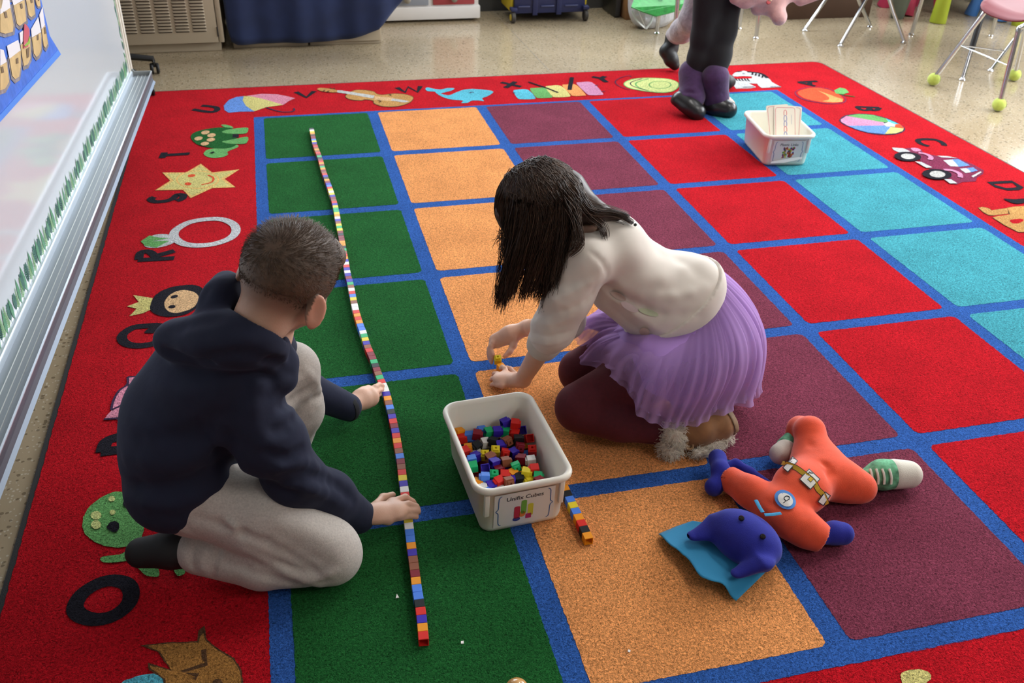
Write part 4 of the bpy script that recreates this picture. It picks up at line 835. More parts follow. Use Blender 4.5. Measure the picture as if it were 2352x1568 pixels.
SEQ = ('KWYOKMMLYPMRBOBRMGKMROMGOMBRPKOMPLRYWYPMBRP' 'YGGYOWPBYGYMKMMOOKGBROPWRPWPMP' 'GBWRLYBWWROROLLWGYPBRMM' 'GKMBGRWWPOBLKPRMPR' 'ORBLMBRYPWR' 'GOP' 'YWLLOPBBMOLLKRPOR')
CH = [(715, 294), (716, 298), (723, 331), (734, 360), (743, 392), (753, 419), (763.5, 449), (771, 477), (777, 511), (782, 534), (787, 562), (793.6, 599), (798.7, 629), (804, 648), (809.5, 676), (815, 703), (821.7, 728), (828.7, 749), (834, 762), (841, 786), (848, 804), (854.5, 818), (862, 838), (872, 866), (882, 887), (888, 905), (893, 925), (898, 945), (903, 967), (908, 989), (912, 1012), (916, 1035), (920.6, 1060), (925, 1099), (929, 1125), (939.6, 1210), (945, 1255), (951.5, 1301), (958, 1353), (966.7, 1403), (971.5, 1450), (973, 1468)]
chp = [G(u, v, 0.0195) for u, v in CH]
train = thing('cube_train', 'long train of snapped-together coloured cubes across the green squares', 'cube train', (float(np.mean([p[0] for p in chp])), float(np.mean([p[1] for p in chp])), 0.0))
PITCH = cube_train(train, catmull([p[:2] for p in chp], 3), SEQ, Q / 2 + 0.0008)
st = thing('cube_train', 'short train of coloured cubes beside the bin, orange cube at its end', 'cube train', G(1335, 1200))
a, e = G(1353.5, 1236, 0.0195), G(1328, 1183, 0.0195); d = nrm(e - a); cube_train(st, [a + d * Q * 9, a], 'OKLYLORKO', Q / 2 + 0.0008)
# the girl's pair: orange cube on the rug, yellow cube held above it
gtr = put_cube('orange_cube', 'O', G(1151, 843, 0.012) + V(0, 0, -0.002), frame(V(0.25, -1, 0)), None); tag(gtr, 'orange cube under the fingers of the girl', 'cube')
gy = put_cube('yellow_cube', 'Y', G(1143, 826, 0.022), frame(V(-0.05, -0.30, 0.9), (0.1, 1, 0)), None); tag(gy, 'yellow cube held upright between thumb and finger of the girl', 'cube')

# ------------------------------------------------------------------ bins
M_BIN = mat('ivory_plastic', (0.84, 0.81, 0.72), 0.32, sss=0.12, noise=0.03, nscale=8); M_PAPER = mat('label_paper', (0.76, 0.73, 0.68), 0.3); M_INK = mat('ink_black', (0.02, 0.02, 0.025), 0.5); M_INKB = mat('ink_blue', (0.03, 0.13, 0.36), 0.5)
def loft_rr(prof, n=7):
    v, f = [], []; m = 4 * (n + 1)
    for hx, hy, r, z in prof: v += [(x, y, z) for x, y in rrect(-hx, hx, -hy, hy, r, n)]
    for i in range(len(prof) - 1):
        for k in range(m): f.append((i * m + k, i * m + (k + 1) % m, (i + 1) * m + (k + 1) % m, (i + 1) * m + k))
    f.append(tuple(range(m - 1, -1, -1))); f.append(tuple(range((len(prof) - 1) * m, len(prof) * m))); return v, f
BIN = [(0.082, 0.132, 0.02, 0.0), (0.088, 0.138, 0.024, 0.003), (0.0905, 0.1405, 0.026, 0.012), (0.0975, 0.1485, 0.030, 0.116), (0.104, 0.155, 0.034, 0.1165), (0.1075, 0.1585, 0.036, 0.1205), (0.1085, 0.1595, 0.037, 0.1265), (0.1065, 0.1575, 0.036, 0.132), (0.102, 0.153, 0.033, 0.1335), (0.0975, 0.1485, 0.030, 0.131), (0.0955, 0.1465, 0.029, 0.124), (0.0885, 0.1385, 0.024, 0.012), (0.084, 0.134, 0.02, 0.0055)]
def lmesh(name, v, f, m, parent, smooth=False):
    return mesh_obj(name, v, f, m, parent, smooth, local=True)
def strip2(name, pts, w, y, m, parent, n=5, amp=None):
    P = catmull([np.array(p, float) for p in pts], n); v = []; f = []; k = len(P)
    for i in range(k):
        d = nrm(P[min(i + 1, k - 1)] - P[max(i - 1, 0)]); nn = np.array((-d[1], d[0])) * w / 2
        for q in (P[i] + nn, P[i] - nn): v.append((q[0], y(q[1]) if callable(y) else y, q[1]))
    for i in range(k - 1): f.append((2 * i, 2 * i + 1, 2 * i + 3, 2 * i + 2))
    return lmesh(name, v, f, m, parent)
def poly2(name, pts, y, m, parent):
    return lmesh(name, [(x, y(z) if callable(y) else y, z) for x, z in pts], [tuple(range(len(pts)))], m, parent)
def text_on(name, s, size, x, z, y, m, parent, shear=0.0):
    cu = bpy.data.curves.new(name, 'FONT'); cu.body = s; cu.size = size; cu.align_x = 'CENTER'; cu.shear = shear; cu.offset = size * 0.006
    tmp = bpy.data.objects.new(name, cu); COL.objects.link(tmp)
    dg = bpy.context.evaluated_depsgraph_get(); me = bpy.data.meshes.new_from_object(tmp.evaluated_get(dg)); bpy.data.objects.remove(tmp)
    me.transform(Matrix(((1, 0, 0, x), (0, 0, 0, 0), (0, 1, 0, z), (0, 0, 0, 1))))
    for vv in me.vertices: vv.co.y = y(vv.co.z) if callable(y) else y
    me.materials.clear(); me.materials.append(m); me.name = name
    o = bpy.data.objects.new(name, me); COL.objects.link(o); o.parent = parent; return o
def make_bin(label, c, rz, title, art):
    t = thing('storage_bin', label, 'bin', c, rz)
    v, f = loft_rr(BIN); o = lmesh('tub', v, f, M_BIN, t, True)
    face = lambda z: -(0.1405 + (0.1485 - 0.1405) * (z - 0.012) / 0.104) - 0.0006
    for x in (-0.082, 0.080):
        b = MB(); b.add([V(x + dx, face(z) - oo, z) for z in (0.055, 0.116) for dx, oo in ((-0.006, -0.002), (-0.005, 0.004), (0.005, 0.004), (0.006, -0.002))], [(0, 1, 5, 4), (1, 2, 6, 5), (2, 3, 7, 6), (0, 3, 2, 1), (4, 5, 6, 7)]); b.build('grip_rib', M_BIN, t, local=True, bevel=0.0012)
    lab = poly2('label', [(-0.066, 0.014), (0.066, 0.014), (0.066, 0.108), (-0.066, 0.108)], lambda z: face(z) - 0.0008, M_PAPER, t)
    yy = lambda z: face(z) - 0.0013
    for sg in (-1, 1):
        strip2('brace', [(sg * 0.050, 0.104), (sg * 0.0555, 0.099), (sg * 0.0565, 0.085), (sg * 0.0570, 0.068), (sg * 0.0620, 0.061), (sg * 0.0570, 0.054), (sg * 0.0565, 0.037), (sg * 0.0555, 0.023), (sg * 0.050, 0.018)], 0.0019, yy, M_INKB, lab, 3)
    text_on('title', title, 0.0155, 0.0, 0.0865, yy, M_INK, lab, 0.08)
    for nm, pts, col in art: poly2(nm, pts, yy, col, lab)
    return t
def cyl_art(x0, x1, z0, z1): n = 8; return [(x0 + (x1 - x0) * (0.5 - 0.5 * math.cos(math.pi * k / n)), z0 - 0.003 * math.sin(math.pi * k / n)) for k in range(n + 1)] + [(x1 - (x1 - x0) * (0.5 - 0.5 * math.cos(math.pi * k / n)), z1 + 0.003 * math.sin(math.pi * k / n)) for k in range(n + 1)]
inkc = lambda n, c: mat('ink_' + n, c, 0.45)
art1 = [('pictured_cubes', cyl_art(-0.022, -0.009, 0.033, 0.064), inkc('red', (0.55, 0.03, 0.05))), ('pictured_cubes', cyl_art(-0.007, 0.005, 0.045, 0.079), inkc('green', (0.16, 0.42, 0.05))), ('pictured_cubes', cyl_art(0.008, 0.020, 0.036, 0.066), inkc('yellow', (0.66, 0.60, 0.05))),
        ('pictured_cubes', [(-0.004 + 0.0075 * math.cos(k * 0.524), 0.042 + 0.009 * math.sin(k * 0.524)) for k in range(12)], inkc('orange', (0.75, 0.22, 0.03))), ('pictured_cubes', [(-0.016 + 0.0085 * math.cos(k * 0.524), 0.029 + 0.006 * math.sin(k * 0.524)) for k in range(12)], inkc('indigo', (0.05, 0.06, 0.25))), ('pictured_cubes', [(0.004, 0.026), (0.0165, 0.026), (0.0165, 0.040), (0.004, 0.040)], inkc('pink', (0.55, 0.02, 0.14)))]
random.seed(11); art2 = []
pal = [inkc('red', 0), inkc('green', 0), inkc('yellow', 0), inkc('orange', 0), inkc('indigo', 0), inkc('pink', 0)]
for k in range(60):
    x, z = random.uniform(-0.02, 0.024), random.uniform(0.036, 0.078); a = random.uniform(0, 3); r = 0.0048
    art2.append(('pictured_link', [(x + r * math.cos(a + q) * (1 if i % 2 else 0.6), z + r * math.sin(a + q)) for i, q in enumerate((0, 0.9, 2.2, 3.14, 4.1, 5.4))], pal[k % 6]))
bin1 = make_bin('open white plastic bin full of coloured cubes, in front of the girl', (0.5000, -2.6085, 0.0006), math.radians(3.3), 'Unifix Cubes', art1)
bin2 = make_bin('open white plastic bin holding counting cards, far right on the rug', (2.0985, -0.806, 0.0006), math.radians(-8.6), 'Plastic Links', art2)
poly2('peeling_tape', [(-0.068, 0.014), (-0.01, 0.016), (0.064, 0.030), (0.066, 0.040), (0.04, 0.037), (-0.06, 0.022)], lambda z: -0.1395 - (0.054 - z) * 0.28, mat('clear_tape', (0.8, 0.8, 0.79), 0.12), bin2)
# cards standing in the far bin
M_CREAMC = mat('card_cream', (0.78, 0.72, 0.60), 0.4); M_INKR = mat('ink_line_red', (0.62, 0.05, 0.09), 0.5); M_INKV = mat('ink_line_blue', (0.06, 0.09, 0.42), 0.5)
B2 = bin2.matrix_world
def card(k, label, x, y0, z0, tilt, roll, lw):
    t = thing('counting_card', label, 'card', (0, 0, 0), group=None)
    # card plane: x across, up the card = z, leaning back
    M = B2 @ Matrix.Translation((x, y0, z0)) @ Matrix.Rotation(tilt, 4, 'X') @ Matrix.Rotation(roll, 4, 'Y'); t.matrix_world = M
    w, h = 0.047, 0.225; b = MB(); poly = rrect(-w, w, 0, h, 0.007, 3)
    n = len(poly); b.add([V(p[0], -0.0004, p[1]) for p in poly] + [V(p[0], 0.0004, p[1]) for p in poly], [tuple(range(n)), tuple(range(2 * n - 1, n - 1, -1))] + [(i, n + i, n + (i + 1) % n, (i + 1) % n) for i in range(n)])
    sheet = b.build('sheet', M_CREAMC, t, local=True)
    P = rrect(-w + 0.006, w - 0.006, 0.006, h - 0.006, 0.010, 4); P = P + [P[0]]
    strip2('red_border', P, 0.0013, -0.0008, M_INKR, sheet, 1)
    if lw:
        for i in range(6):
            z = h - 0.026 - i * 0.0225; m = (M_INKR, M_INKV, M_INKV, M_INKR, M_INKV, M_INKV)[i]
            strip2('printed_link', [(-0.005, z - 0.012), (-0.006, z - 0.002), (-0.004, z + 0.007), (0.0, z + 0.010), (0.004, z + 0.007), (0.006, z - 0.002), (0.005, z - 0.012)], 0.0022, -0.0008, m, sheet, 3)
        strip2('caption', [(0.026, h - 0.035), (0.026, h - 0.075)], 0.0008, -0.0008, M_INKB, sheet, 1)
card(0, 'front cream card printed with a red and blue chain, in the far bin', 0.006, -0.128, 0.016, math.radians(-34), math.radians(1.5), True)
card(1, 'cream card with red border, just behind the front card in the far bin', 0.014, -0.122, 0.016, math.radians(-33), math.radians(6.0), False)
card(2, 'rearmost cream card showing at the left in the far bin', -0.006, -0.116, 0.016, math.radians(-32), math.radians(-4.0), False)

# ------------------------------------------------------------------ loose cubes in the near bin
random.seed(5)
B1 = bin1.matrix_world; Bi = B1.inverted()
VIS = [(725, 365, 'P', 0), (815, 375, 'R', 0), (880, 435, 'P', 3), (305, 455, 'O', 0), (320, 510, 'R', 0), (380, 490, 'L', 0), (455, 470, 'M', 0), (510, 440, 'L', 0), (560, 445, 'G', 0), (630, 445, 'P', 0), (725, 450, 'G', 0), (820, 470, 'R', 0), (845, 520, 'K', 0), (945, 510, 'R', 3), (385, 600, 'O', 2), (455, 580, 'K', 0), (540, 550, 'W', 0), (745, 535, 'B', 2),
       (635, 625, 'Y', 1), (535, 665, 'Y', 1), (725, 645, 'R', 2), (860, 590, 'M', 2), (975, 620, 'R', 1), (350, 630, 'R', 0), (450, 680, 'P', 0), (425, 700, 'L', 0), (430, 770, 'G', 0), (540, 785, 'P', 3), (625, 735, 'P', 0), (730, 725, 'B', 0), (875, 700, 'M', 0), (965, 715, 'W', 0), (825, 770, 'G', 2), (920, 825, 'Y', 0), (865, 870, 'K', 0), (620, 850, 'G', 1), (720, 850, 'R', 0), (540, 870, 'L', 0), (990, 795, 'R', 0), (1020, 855, 'G', 0),
       (500, 905, 'O', 2), (665, 905, 'R', 0), (760, 910, 'B', 2), (600, 945, 'P', 0), (500, 945, 'W', 0), (570, 970, 'L', 2), (670, 970, 'W', 0), (745, 955, 'R', 0), (610, 540, 'K', 0), (690, 560, 'P', 0), (800, 640, 'P', 0), (780, 830, 'O', 0), (470, 640, 'W', 0), (590, 690, 'B', 0), (660, 800, 'M', 0), (950, 900, 'Y', 0), (1035, 895, 'M', 0), (800, 870, 'P', 0)]
cnt = {}
def loose(c, p, M, where):
    o = put_cube('loose_cube', c, p, M); nm = CUBE_COL[c][0]
    tag(o, where if where.startswith(nm) else '%s plastic cube %s' % (nm, where), 'cube', 'loose cubes in the near bin'); return o
inner = lambda z: (0.0905 + 0.007 * (z - 0.012) / 0.104 - 0.0125, 0.1395 + 0.008 * (z - 0.012) / 0.104 - 0.0125)
placed = []; top_cubes = []
for u, v, c, kind in VIS:
    z = 0.068 + random.uniform(-0.006, 0.006) + (0.012 if v < 400 else 0) - 0.010 * max(0, (v - 850) / 120)
    p = G(980 + u / 4.021, 880 + v / 4.021, z); lp = Bi @ Vector(p); hx, hy = inner(z)
    lp.x = max(-hx, min(hx, lp.x)); lp.y = max(-hy, min(hy, lp.y))
    for it in range(6):
        for o_ in placed:
            dv = Vector((lp.x - o_.x, lp.y - o_.y, lp.z - o_.z))
            if dv.length < Q * 1.03 and dv.length > 1e-6:
                push = dv.normalized() * (Q * 1.03 - dv.length); lp += Vector((push.x, push.y, -abs(push.z) * 0.6))
        lp.x = max(-hx, min(hx, lp.x)); lp.y = max(-hy, min(hy, lp.y)); lp.z = max(0.035, lp.z)
    placed.append(lp.copy())
    up = V(random.uniform(-0.25, 0.25), random.uniform(-0.25, 0.25), 1)
    if kind == 0: d = V(math.cos(random.uniform(-0.5, 0.5)), random.uniform(-0.5, 0.5), random.uniform(-0.15, 0.15)) * random.choice((1, -1))
    elif kind == 1: d = V(random.uniform(-0.15, 0.15), -0.35, 1); up = V(0.2, 1, 0.3)
    elif kind == 2: d = V(random.uniform(-0.3, 0.3), -1, 0.35)
    else: d = V(random.uniform(-0.2, 0.2), 0.75, -0.7); up = V(0, 1, 1)
    if abs(np.dot(nrm(d), nrm(up))) > 0.95: up = V(0, 1, 0)
    top_cubes.append((c, lp.copy(), loose(c, B1 @ lp, frame(d, up), 'on top of the pile in the near bin')))
seen = set()
zone = lambda x, y, w: w + ', ' + ('front', 'middle', 'back')[min(2, int((y + 0.14) / 0.0934))] + ' ' + ('left', 'centre', 'right')[min(2, int((x + 0.09) / 0.06))] + ' part'
for c, lp, o in top_cubes:          # say where in the pile each one lies and what it touches
    row = ('front', 'middle', 'back')[min(2, int((lp.y + 0.14) / 0.0934))]; colm = ('left', 'centre', 'right')[min(2, int((lp.x + 0.09) / 0.06))]
    nb = sorted(((q - lp).length, c2, q) for c2, q, o2 in top_cubes if o2 is not o); side = lambda q: 'right of' if lp.x - q.x > abs(lp.y - q.y) else 'left of' if q.x - lp.x > abs(lp.y - q.y) else 'behind' if lp.y > q.y else 'in front of'
    lab = None
    for dist, c2, q in nb[:6]:
        lab = '%s cube in the %s %s of the bin, %s %s %s one' % (CUBE_COL[c][0], row, colm, side(q), 'an' if c2 == 'O' else 'a', CUBE_COL[c2][0])
        if lab not in seen: break
    seen.add(lab); o['label'] = lab
for i in range(7):
    for j in range(11):
        x, y = -0.072 + i * 0.0240, -0.122 + j * 0.0244; c = random.choice('ROYGLPMBKW')
        loose(c, B1 @ Vector((x, y, 0.0158)), frame(V(math.cos(i * 1.7 + j), math.sin(i * 1.7 + j), 0) if False else V(random.choice((1, -1)), random.uniform(-0.2, 0.2), 0)), zone(x, y, 'at the bottom of the near bin'))
for i in range(6):
    for j in range(10):
        x, y = -0.066 + i * 0.0264, -0.115 + j * 0.0256; c = random.choice('ROYGLPMBKWPKRM')
        loose(c, B1 @ Vector((x, y, 0.0372)), frame(V(random.uniform(-0.2, 0.2), random.choice((1, -1)), 0)), zone(x, y, 'half buried in the pile'))

# ------------------------------------------------------------------ paper scraps and a wooden ball
M_SCRAP = mat('scrap_paper', (0.85, 0.83, 0.80), 0.6)
for (u, v), pts, lab in (((912, 1370), [(-0.003, -0.004), (0.0035, -0.004), (0.0005, 0.006)], 'tiny triangular white paper scrap on the green square left of the cube train'), ((1062, 1476), [(-0.003, -0.002), (0.002, -0.003), (0.003, 0.003), (-0.002, 0.003)], 'tiny square white scrap on the green square right of the cube train'), ((1445, 1496), [(-0.003, 0.0), (0.0, -0.003), (0.003, 0.001), (0.0, 0.004)], 'tiny white crumb on the near orange square')):
    c = G(u, v); b = MB(); b.prism([(c[0] + x, c[1] + y) for x, y in pts], 0.0014, z0=0.0004); tag(b.build('paper_scrap', M_SCRAP), lab, 'scrap')
t = thing('wooden_ball', 'varnished wooden ball at the bottom edge on the green square', 'ball', G(1187, 1583, 0.02) * V(1, 1, 0))
c = G(1187, 1584, 0.021); b = MB(); b.lathe([(0.0, -0.0208)] + [(0.021 * math.sin(math.pi * q / 14), -0.0208 * math.cos(math.pi * q / 14)) for q in range(1, 14)] + [(0.0, 0.0208)], c, 28); b.build('body', mat('varnished_wood', (0.55, 0.30, 0.10), 0.18, coat=0.6, noise=0.15, nscale=30, aniso_scale=(1, 1, 6)), t, smooth=True)
# ------------------------------------------------------------------ smooth solid modelling for figures and soft toys
class Field:
    """signed distance on a grid; shapes are blended in with a soft union"""
    def __init__(s, lo, hi, h):
        s.lo = np.asarray(lo, float); s.h = h; s.n = np.ceil((np.asarray(hi, float) - s.lo) / h).astype(int) + 1
        s.d = np.full(s.n, 1.0, np.float32)
    def _sub(s, lo, hi):
        a = np.clip(np.floor((lo - s.lo) / s.h).astype(int), 0, s.n); e = np.clip(np.ceil((hi - s.lo) / s.h).astype(int) + 1, 0, s.n)
        if np.any(e <= a): return None
        g = [(s.lo[i] + s.h * np.arange(a[i], e[i])).astype(np.float32) for i in range(3)]
        X, Y, Z = np.meshgrid(*g, indexing='ij'); return tuple(slice(a[i], e[i]) for i in range(3)), np.stack((X, Y, Z), -1)
    def _put(s, sl, d, k, sub=False):
        o = s.d[sl]
        if sub:
            d = -d; h = np.maximum(k - np.abs(o - d), 0) / k if k > 0 else 0; s.d[sl] = np.maximum(o, d) + (h * h * k / 4 if k > 0 else 0)
        else:
            h = np.maximum(k - np.abs(o - d), 0) / k if k > 0 else 0; s.d[sl] = np.minimum(o, d) - (h * h * k / 4 if k > 0 else 0)
    def cone(s, a, b, ra, rb=None, k=0.01, flat=None, ripple=None, sub=False):
        """tapered capsule; flat = (direction, factor) squashes it along a direction; ripple = (amplitude, waves)"""
        a, b = np.asarray(a, float), np.asarray(b, float); rb = ra if rb is None else rb; R = max(ra, rb) * (max(1, flat[1]) if flat else 1) + k + 0.012
        q = s._sub(np.minimum(a, b) - R, np.maximum(a, b) + R)
        if q is None: return
        sl, P = q; ab = (b - a); L2 = max(float(ab @ ab), 1e-9); v = P - a.astype(np.float32); t = np.clip((v @ ab.astype(np.float32)) / L2, 0, 1)
        w = v - t[..., None] * ab.astype(np.float32); r = ra + (rb - ra) * t
        if ripple: r = r + ripple[0] * np.sin(2 * np.pi * ripple[1] * t)
        if flat is not None:
            n = nrm(flat[0]).astype(np.float32); c = w @ n; w = w + (c * (1 / flat[1] - 1))[..., None] * n
            dd = np.sqrt((w * w).sum(-1)) - r; dd = dd * min(1.0, flat[1])
        else: dd = np.sqrt((w * w).sum(-1)) - r
        s._put(sl, dd, k, sub)
    def chain(s, pts, rs, k=0.01, **kw):
        for i in range(len(pts) - 1): s.cone(pts[i], pts[i + 1], rs[i], rs[i + 1], k, **kw)
    def ell(s, c, ax, k=0.01, sub=False):
        """ellipsoid with three axis vectors"""
        c = np.asarray(c, float); A = np.array([np.asarray(x, float) for x in ax]); L = np.linalg.norm(A, axis=1); U = A / L[:, None]; R = L.max() + k + 0.012
        q = s._sub(c - R, c + R)
        if q is None: return
        sl, P = q; v = P - c.astype(np.float32); e = v @ U.T.astype(np.float32); k0 = np.sqrt(((e / L.astype(np.float32)) ** 2).sum(-1)); k1 = np.sqrt(((e / (L * L).astype(np.float32)) ** 2).sum(-1)) + 1e-9
        s._put(sl, k0 * (k0 - 1) / k1, k, sub)
    def fold(s, a, b, amp, w):
        """a ridge (or, negative, a crease) running along a segment"""
        a, b = np.asarray(a, float), np.asarray(b, float); R = w * 2.6; q = s._sub(np.minimum(a, b) - R, np.maximum(a, b) + R)
        if q is None: return
        sl, P = q; ab = (b - a); t = np.clip(((P - a.astype(np.float32)) @ ab.astype(np.float32)) / max(float(ab @ ab), 1e-9), 0, 1); v = P - a.astype(np.float32) - t[..., None] * ab.astype(np.float32)
        s.d[sl] -= amp * np.exp(-(v * v).sum(-1) / (w * w)) * np.sin(np.pi * np.clip(t * 0.8 + 0.1, 0, 1))
    def folds(s, pts, amp, w):
        for i in range(len(pts) - 1): s.fold(pts[i], pts[i + 1], amp, w)
    def hit(s, u, v, near=1.2, far=3.2):
        """first point of the solid in the direction of photo position u, v"""
        d = nrm(ray(u, v)); t = np.arange(near, far, s.h * 0.5); P = CAM + d * t[:, None]; i = np.round((P - s.lo) / s.h).astype(int)
        ok = ((i >= 0) & (i < s.n)).all(1); i = i[ok]; t = t[ok]; val = s.d[tuple(i.T)]; w = np.argmax(val < 0)
        return CAM + d * (t[w] if len(t) and val[w] < 0 else (t[np.argmin(val)] if len(t) else 2.0))
    def pfolds(s, paths):
        """creases and ridges traced over the surface: (points, amplitude, width)"""
        H_ = [([s.hit(u, v) for u, v in catmull([np.array(q, float) for q in pts], 2)], a, w) for pts, a, w in paths]
        for pts, a, w in H_:
            n = len(pts)
            for i in range(n - 1):
                e = math.sin(math.pi * (i + 1) / n) ** .6
                s.fold2(pts[i], pts[i + 1], a * e, w)
    def fold2(s, a, b, amp, w):
        R = w * 2.6; q = s._sub(np.minimum(a, b) - R, np.maximum(a, b) + R)
        if q is None: return
        sl, P = q; ab = (b - a); t = np.clip(((P - a.astype(np.float32)) @ ab.astype(np.float32)) / max(float(ab @ ab), 1e-9), 0, 1); v = P - a.astype(np.float32) - t[..., None] * ab.astype(np.float32)
        s.d[sl] -= amp * .6 * np.exp(-(v * v).sum(-1) / (w * w))
    def plane(s, p, n, k=0.004):
        """cut away everything on the side the normal points to"""
        sl, P = s._sub(s.lo, s.lo + s.h * s.n); d = (P - np.asarray(p, np.float32)) @ nrm(n).astype(np.float32); s._put(sl, -d * -1 * -1, k, True)
    def mesh(s, relax=1):
        d = s.d; n = np.array(d.shape); I = d < 0
        c = np.zeros(n - 1, np.int8)
        for x in (0, 1):
            for y in (0, 1):
                for z in (0, 1): c += I[x:n[0] - 1 + x, y:n[1] - 1 + y, z:n[2] - 1 + z]
        cells = np.argwhere((c > 0) & (c < 8)); m = len(cells); del c
        idx = np.full(n - 1, -1, np.int32); idx[tuple(cells.T)] = np.arange(m)
        cor = np.array([(x, y, z) for x in (0, 1) for y in (0, 1) for z in (0, 1)]); val = np.stack([d[tuple((cells + o).T)] for o in cor], 1)
        pos = np.zeros((m, 3)); cnt = np.zeros(m)
        for i in range(8):
            for j in range(i + 1, 8):
                if np.abs(cor[i] - cor[j]).sum() != 1: continue
                x = (val[:, i] < 0) != (val[:, j] < 0); t = val[x, i] / (val[x, i] - val[x, j]); pos[x] += cor[i] + (cor[j] - cor[i]) * t[:, None]; cnt[x] += 1
        pos = s.lo + s.h * (cells + pos / cnt[:, None]); faces = []
        for ax in range(3):
            o1, o2 = [(1, 2), (2, 0), (0, 1)][ax]
            A = I[tuple(slice(0, -1) if i == ax else slice(None) for i in range(3))]; B = I[tuple(slice(1, None) if i == ax else slice(None) for i in range(3))]
            for fl in (False, True):
                e = np.argwhere((A & ~B) if not fl else (~A & B)); e = e[(e[:, o1] > 0) & (e[:, o2] > 0) & (e[:, o1] < n[o1] - 1) & (e[:, o2] < n[o2] - 1)]
                u1 = np.zeros(3, int); u1[o1] = 1; u2 = np.zeros(3, int); u2[o2] = 1
                q = [idx[tuple((e - w).T)] for w in (u1 + u2, u2, 0 * u1, u1)]
                if fl: q = q[::-1]
                faces.append(np.stack(q, 1))
        F = np.concatenate(faces); F = F[(F >= 0).all(1)]
        for _ in range(relax):
            i_ = np.concatenate([F[:, a] for a in (0, 1, 2, 3, 1, 2, 3, 0)]); j_ = np.concatenate([F[:, a] for a in (1, 2, 3, 0, 0, 1, 2, 3)])
            k = np.bincount(i_, minlength=m); acc = np.stack([np.bincount(i_, pos[j_, c_], minlength=m) for c_ in range(3)], 1)
            pos = pos * 0.45 + 0.55 * acc / np.maximum(k, 1)[:, None]
        return pos, F
def np_mesh(name, P, F, material, parent=None, smooth=True, top=False):
    me = bpy.data.meshes.new(name); nv, nf = len(P), len(F); w = F.shape[1]
    me.vertices.add(nv); me.vertices.foreach_set('co', np.asarray(P, np.float32).ravel()); me.loops.add(nf * w); me.loops.foreach_set('vertex_index', F.astype(np.int32).ravel())
    me.polygons.add(nf); me.polygons.foreach_set('loop_start', np.arange(0, nf * w, w, dtype=np.int32)); me.update(calc_edges=True); me.validate()
    me.polygons.foreach_set('use_smooth', [True] * len(me.polygons)); me.materials.append(material)
    o = bpy.data.objects.new(name, me); COL.objects.link(o)
    if parent is not None: o.parent = parent; o.matrix_parent_inverse = parent.matrix_world.inverted()
    return o
def attr(o, name, vals):
    a = o.data.attributes.new(name, 'FLOAT', 'POINT'); a.data.foreach_set('value', np.asarray(vals, np.float32))
def field_obj(name, f, material, parent=None, relax=1):
    P, F = f.mesh(relax); return np_mesh(name, P, F, material, parent)
def strands(name, curves, r0, r1, material, parent, sides=3):
    """many thin tapered hairs as one mesh; curves is a list of (n,3) arrays of equal length"""
    C = np.asarray(curves, float); m, n, _ = C.shape; T = np.gradient(C, axis=1); T /= np.linalg.norm(T, axis=2, keepdims=True) + 1e-9
    up = np.zeros_like(T); up[..., 2] = 1; up[np.abs(T[..., 2]) > 0.9] = (0.3, 1, 0); A = np.cross(T, up); A /= np.linalg.norm(A, axis=2, keepdims=True) + 1e-9; B = np.cross(T, A)
    r = np.linspace(r0, r1, n)[None, :, None]; V3 = np.stack([C + A * r * math.cos(2 * math.pi * k / sides) + B * r * math.sin(2 * math.pi * k / sides) for k in range(sides)], 2)
    base = (np.arange(m) * n * sides)[:, None, None] + (np.arange(n - 1) * sides)[None, :, None]; k = np.arange(sides)[None, None, :]; k2 = (k + 1) % sides
    F = np.stack((base + k, base + k2, base + sides + k2, base + sides + k), -1).reshape(-1, 4)
    return np_mesh(name, V3.reshape(-1, 3), F, material, parent)
def finger(f, pts, r=0.0066, k=0.003):
    rs = np.linspace(r * 1.06, r * 0.84, len(pts)); f.chain([np.asarray(p, float) for p in pts], list(rs), k)
CR, CU, CB = ROT[:, 0], ROT[:, 1], ROT[:, 2]       # directions used to set poses: right, up, towards the viewer

def skin_mat():
    m = mat('skin', (0.68, 0.41, 0.295), 0.48, sss=0.18, noise=0.06, nscale=25, bump=0.12, bscale=420); nt = m.node_tree; b = nt.nodes['Principled BSDF']
    src = b.inputs['Base Color'].links[0].from_socket
    a = nt.nodes.new('ShaderNodeAttribute'); a.attribute_name = 'stubble'; mx = nt.nodes.new('ShaderNodeMix'); mx.data_type = 'RGBA'; mx.inputs[7].default_value = (0.055, 0.03, 0.018, 1)
    nt.links.new(a.outputs['Fac'], mx.inputs[0]); nt.links.new(src, mx.inputs[6])
    a2 = nt.nodes.new('ShaderNodeAttribute'); a2.attribute_name = 'blush'; m2 = nt.nodes.new('ShaderNodeMix'); m2.data_type = 'RGBA'; m2.inputs[7].default_value = (0.62, 0.20, 0.13, 1)
    nt.links.new(a2.outputs['Fac'], m2.inputs[0]); nt.links.new(mx.outputs[2], m2.inputs[6]); nt.links.new(m2.outputs[2], b.inputs['Base Color']); return m
M_SKIN = skin_mat()
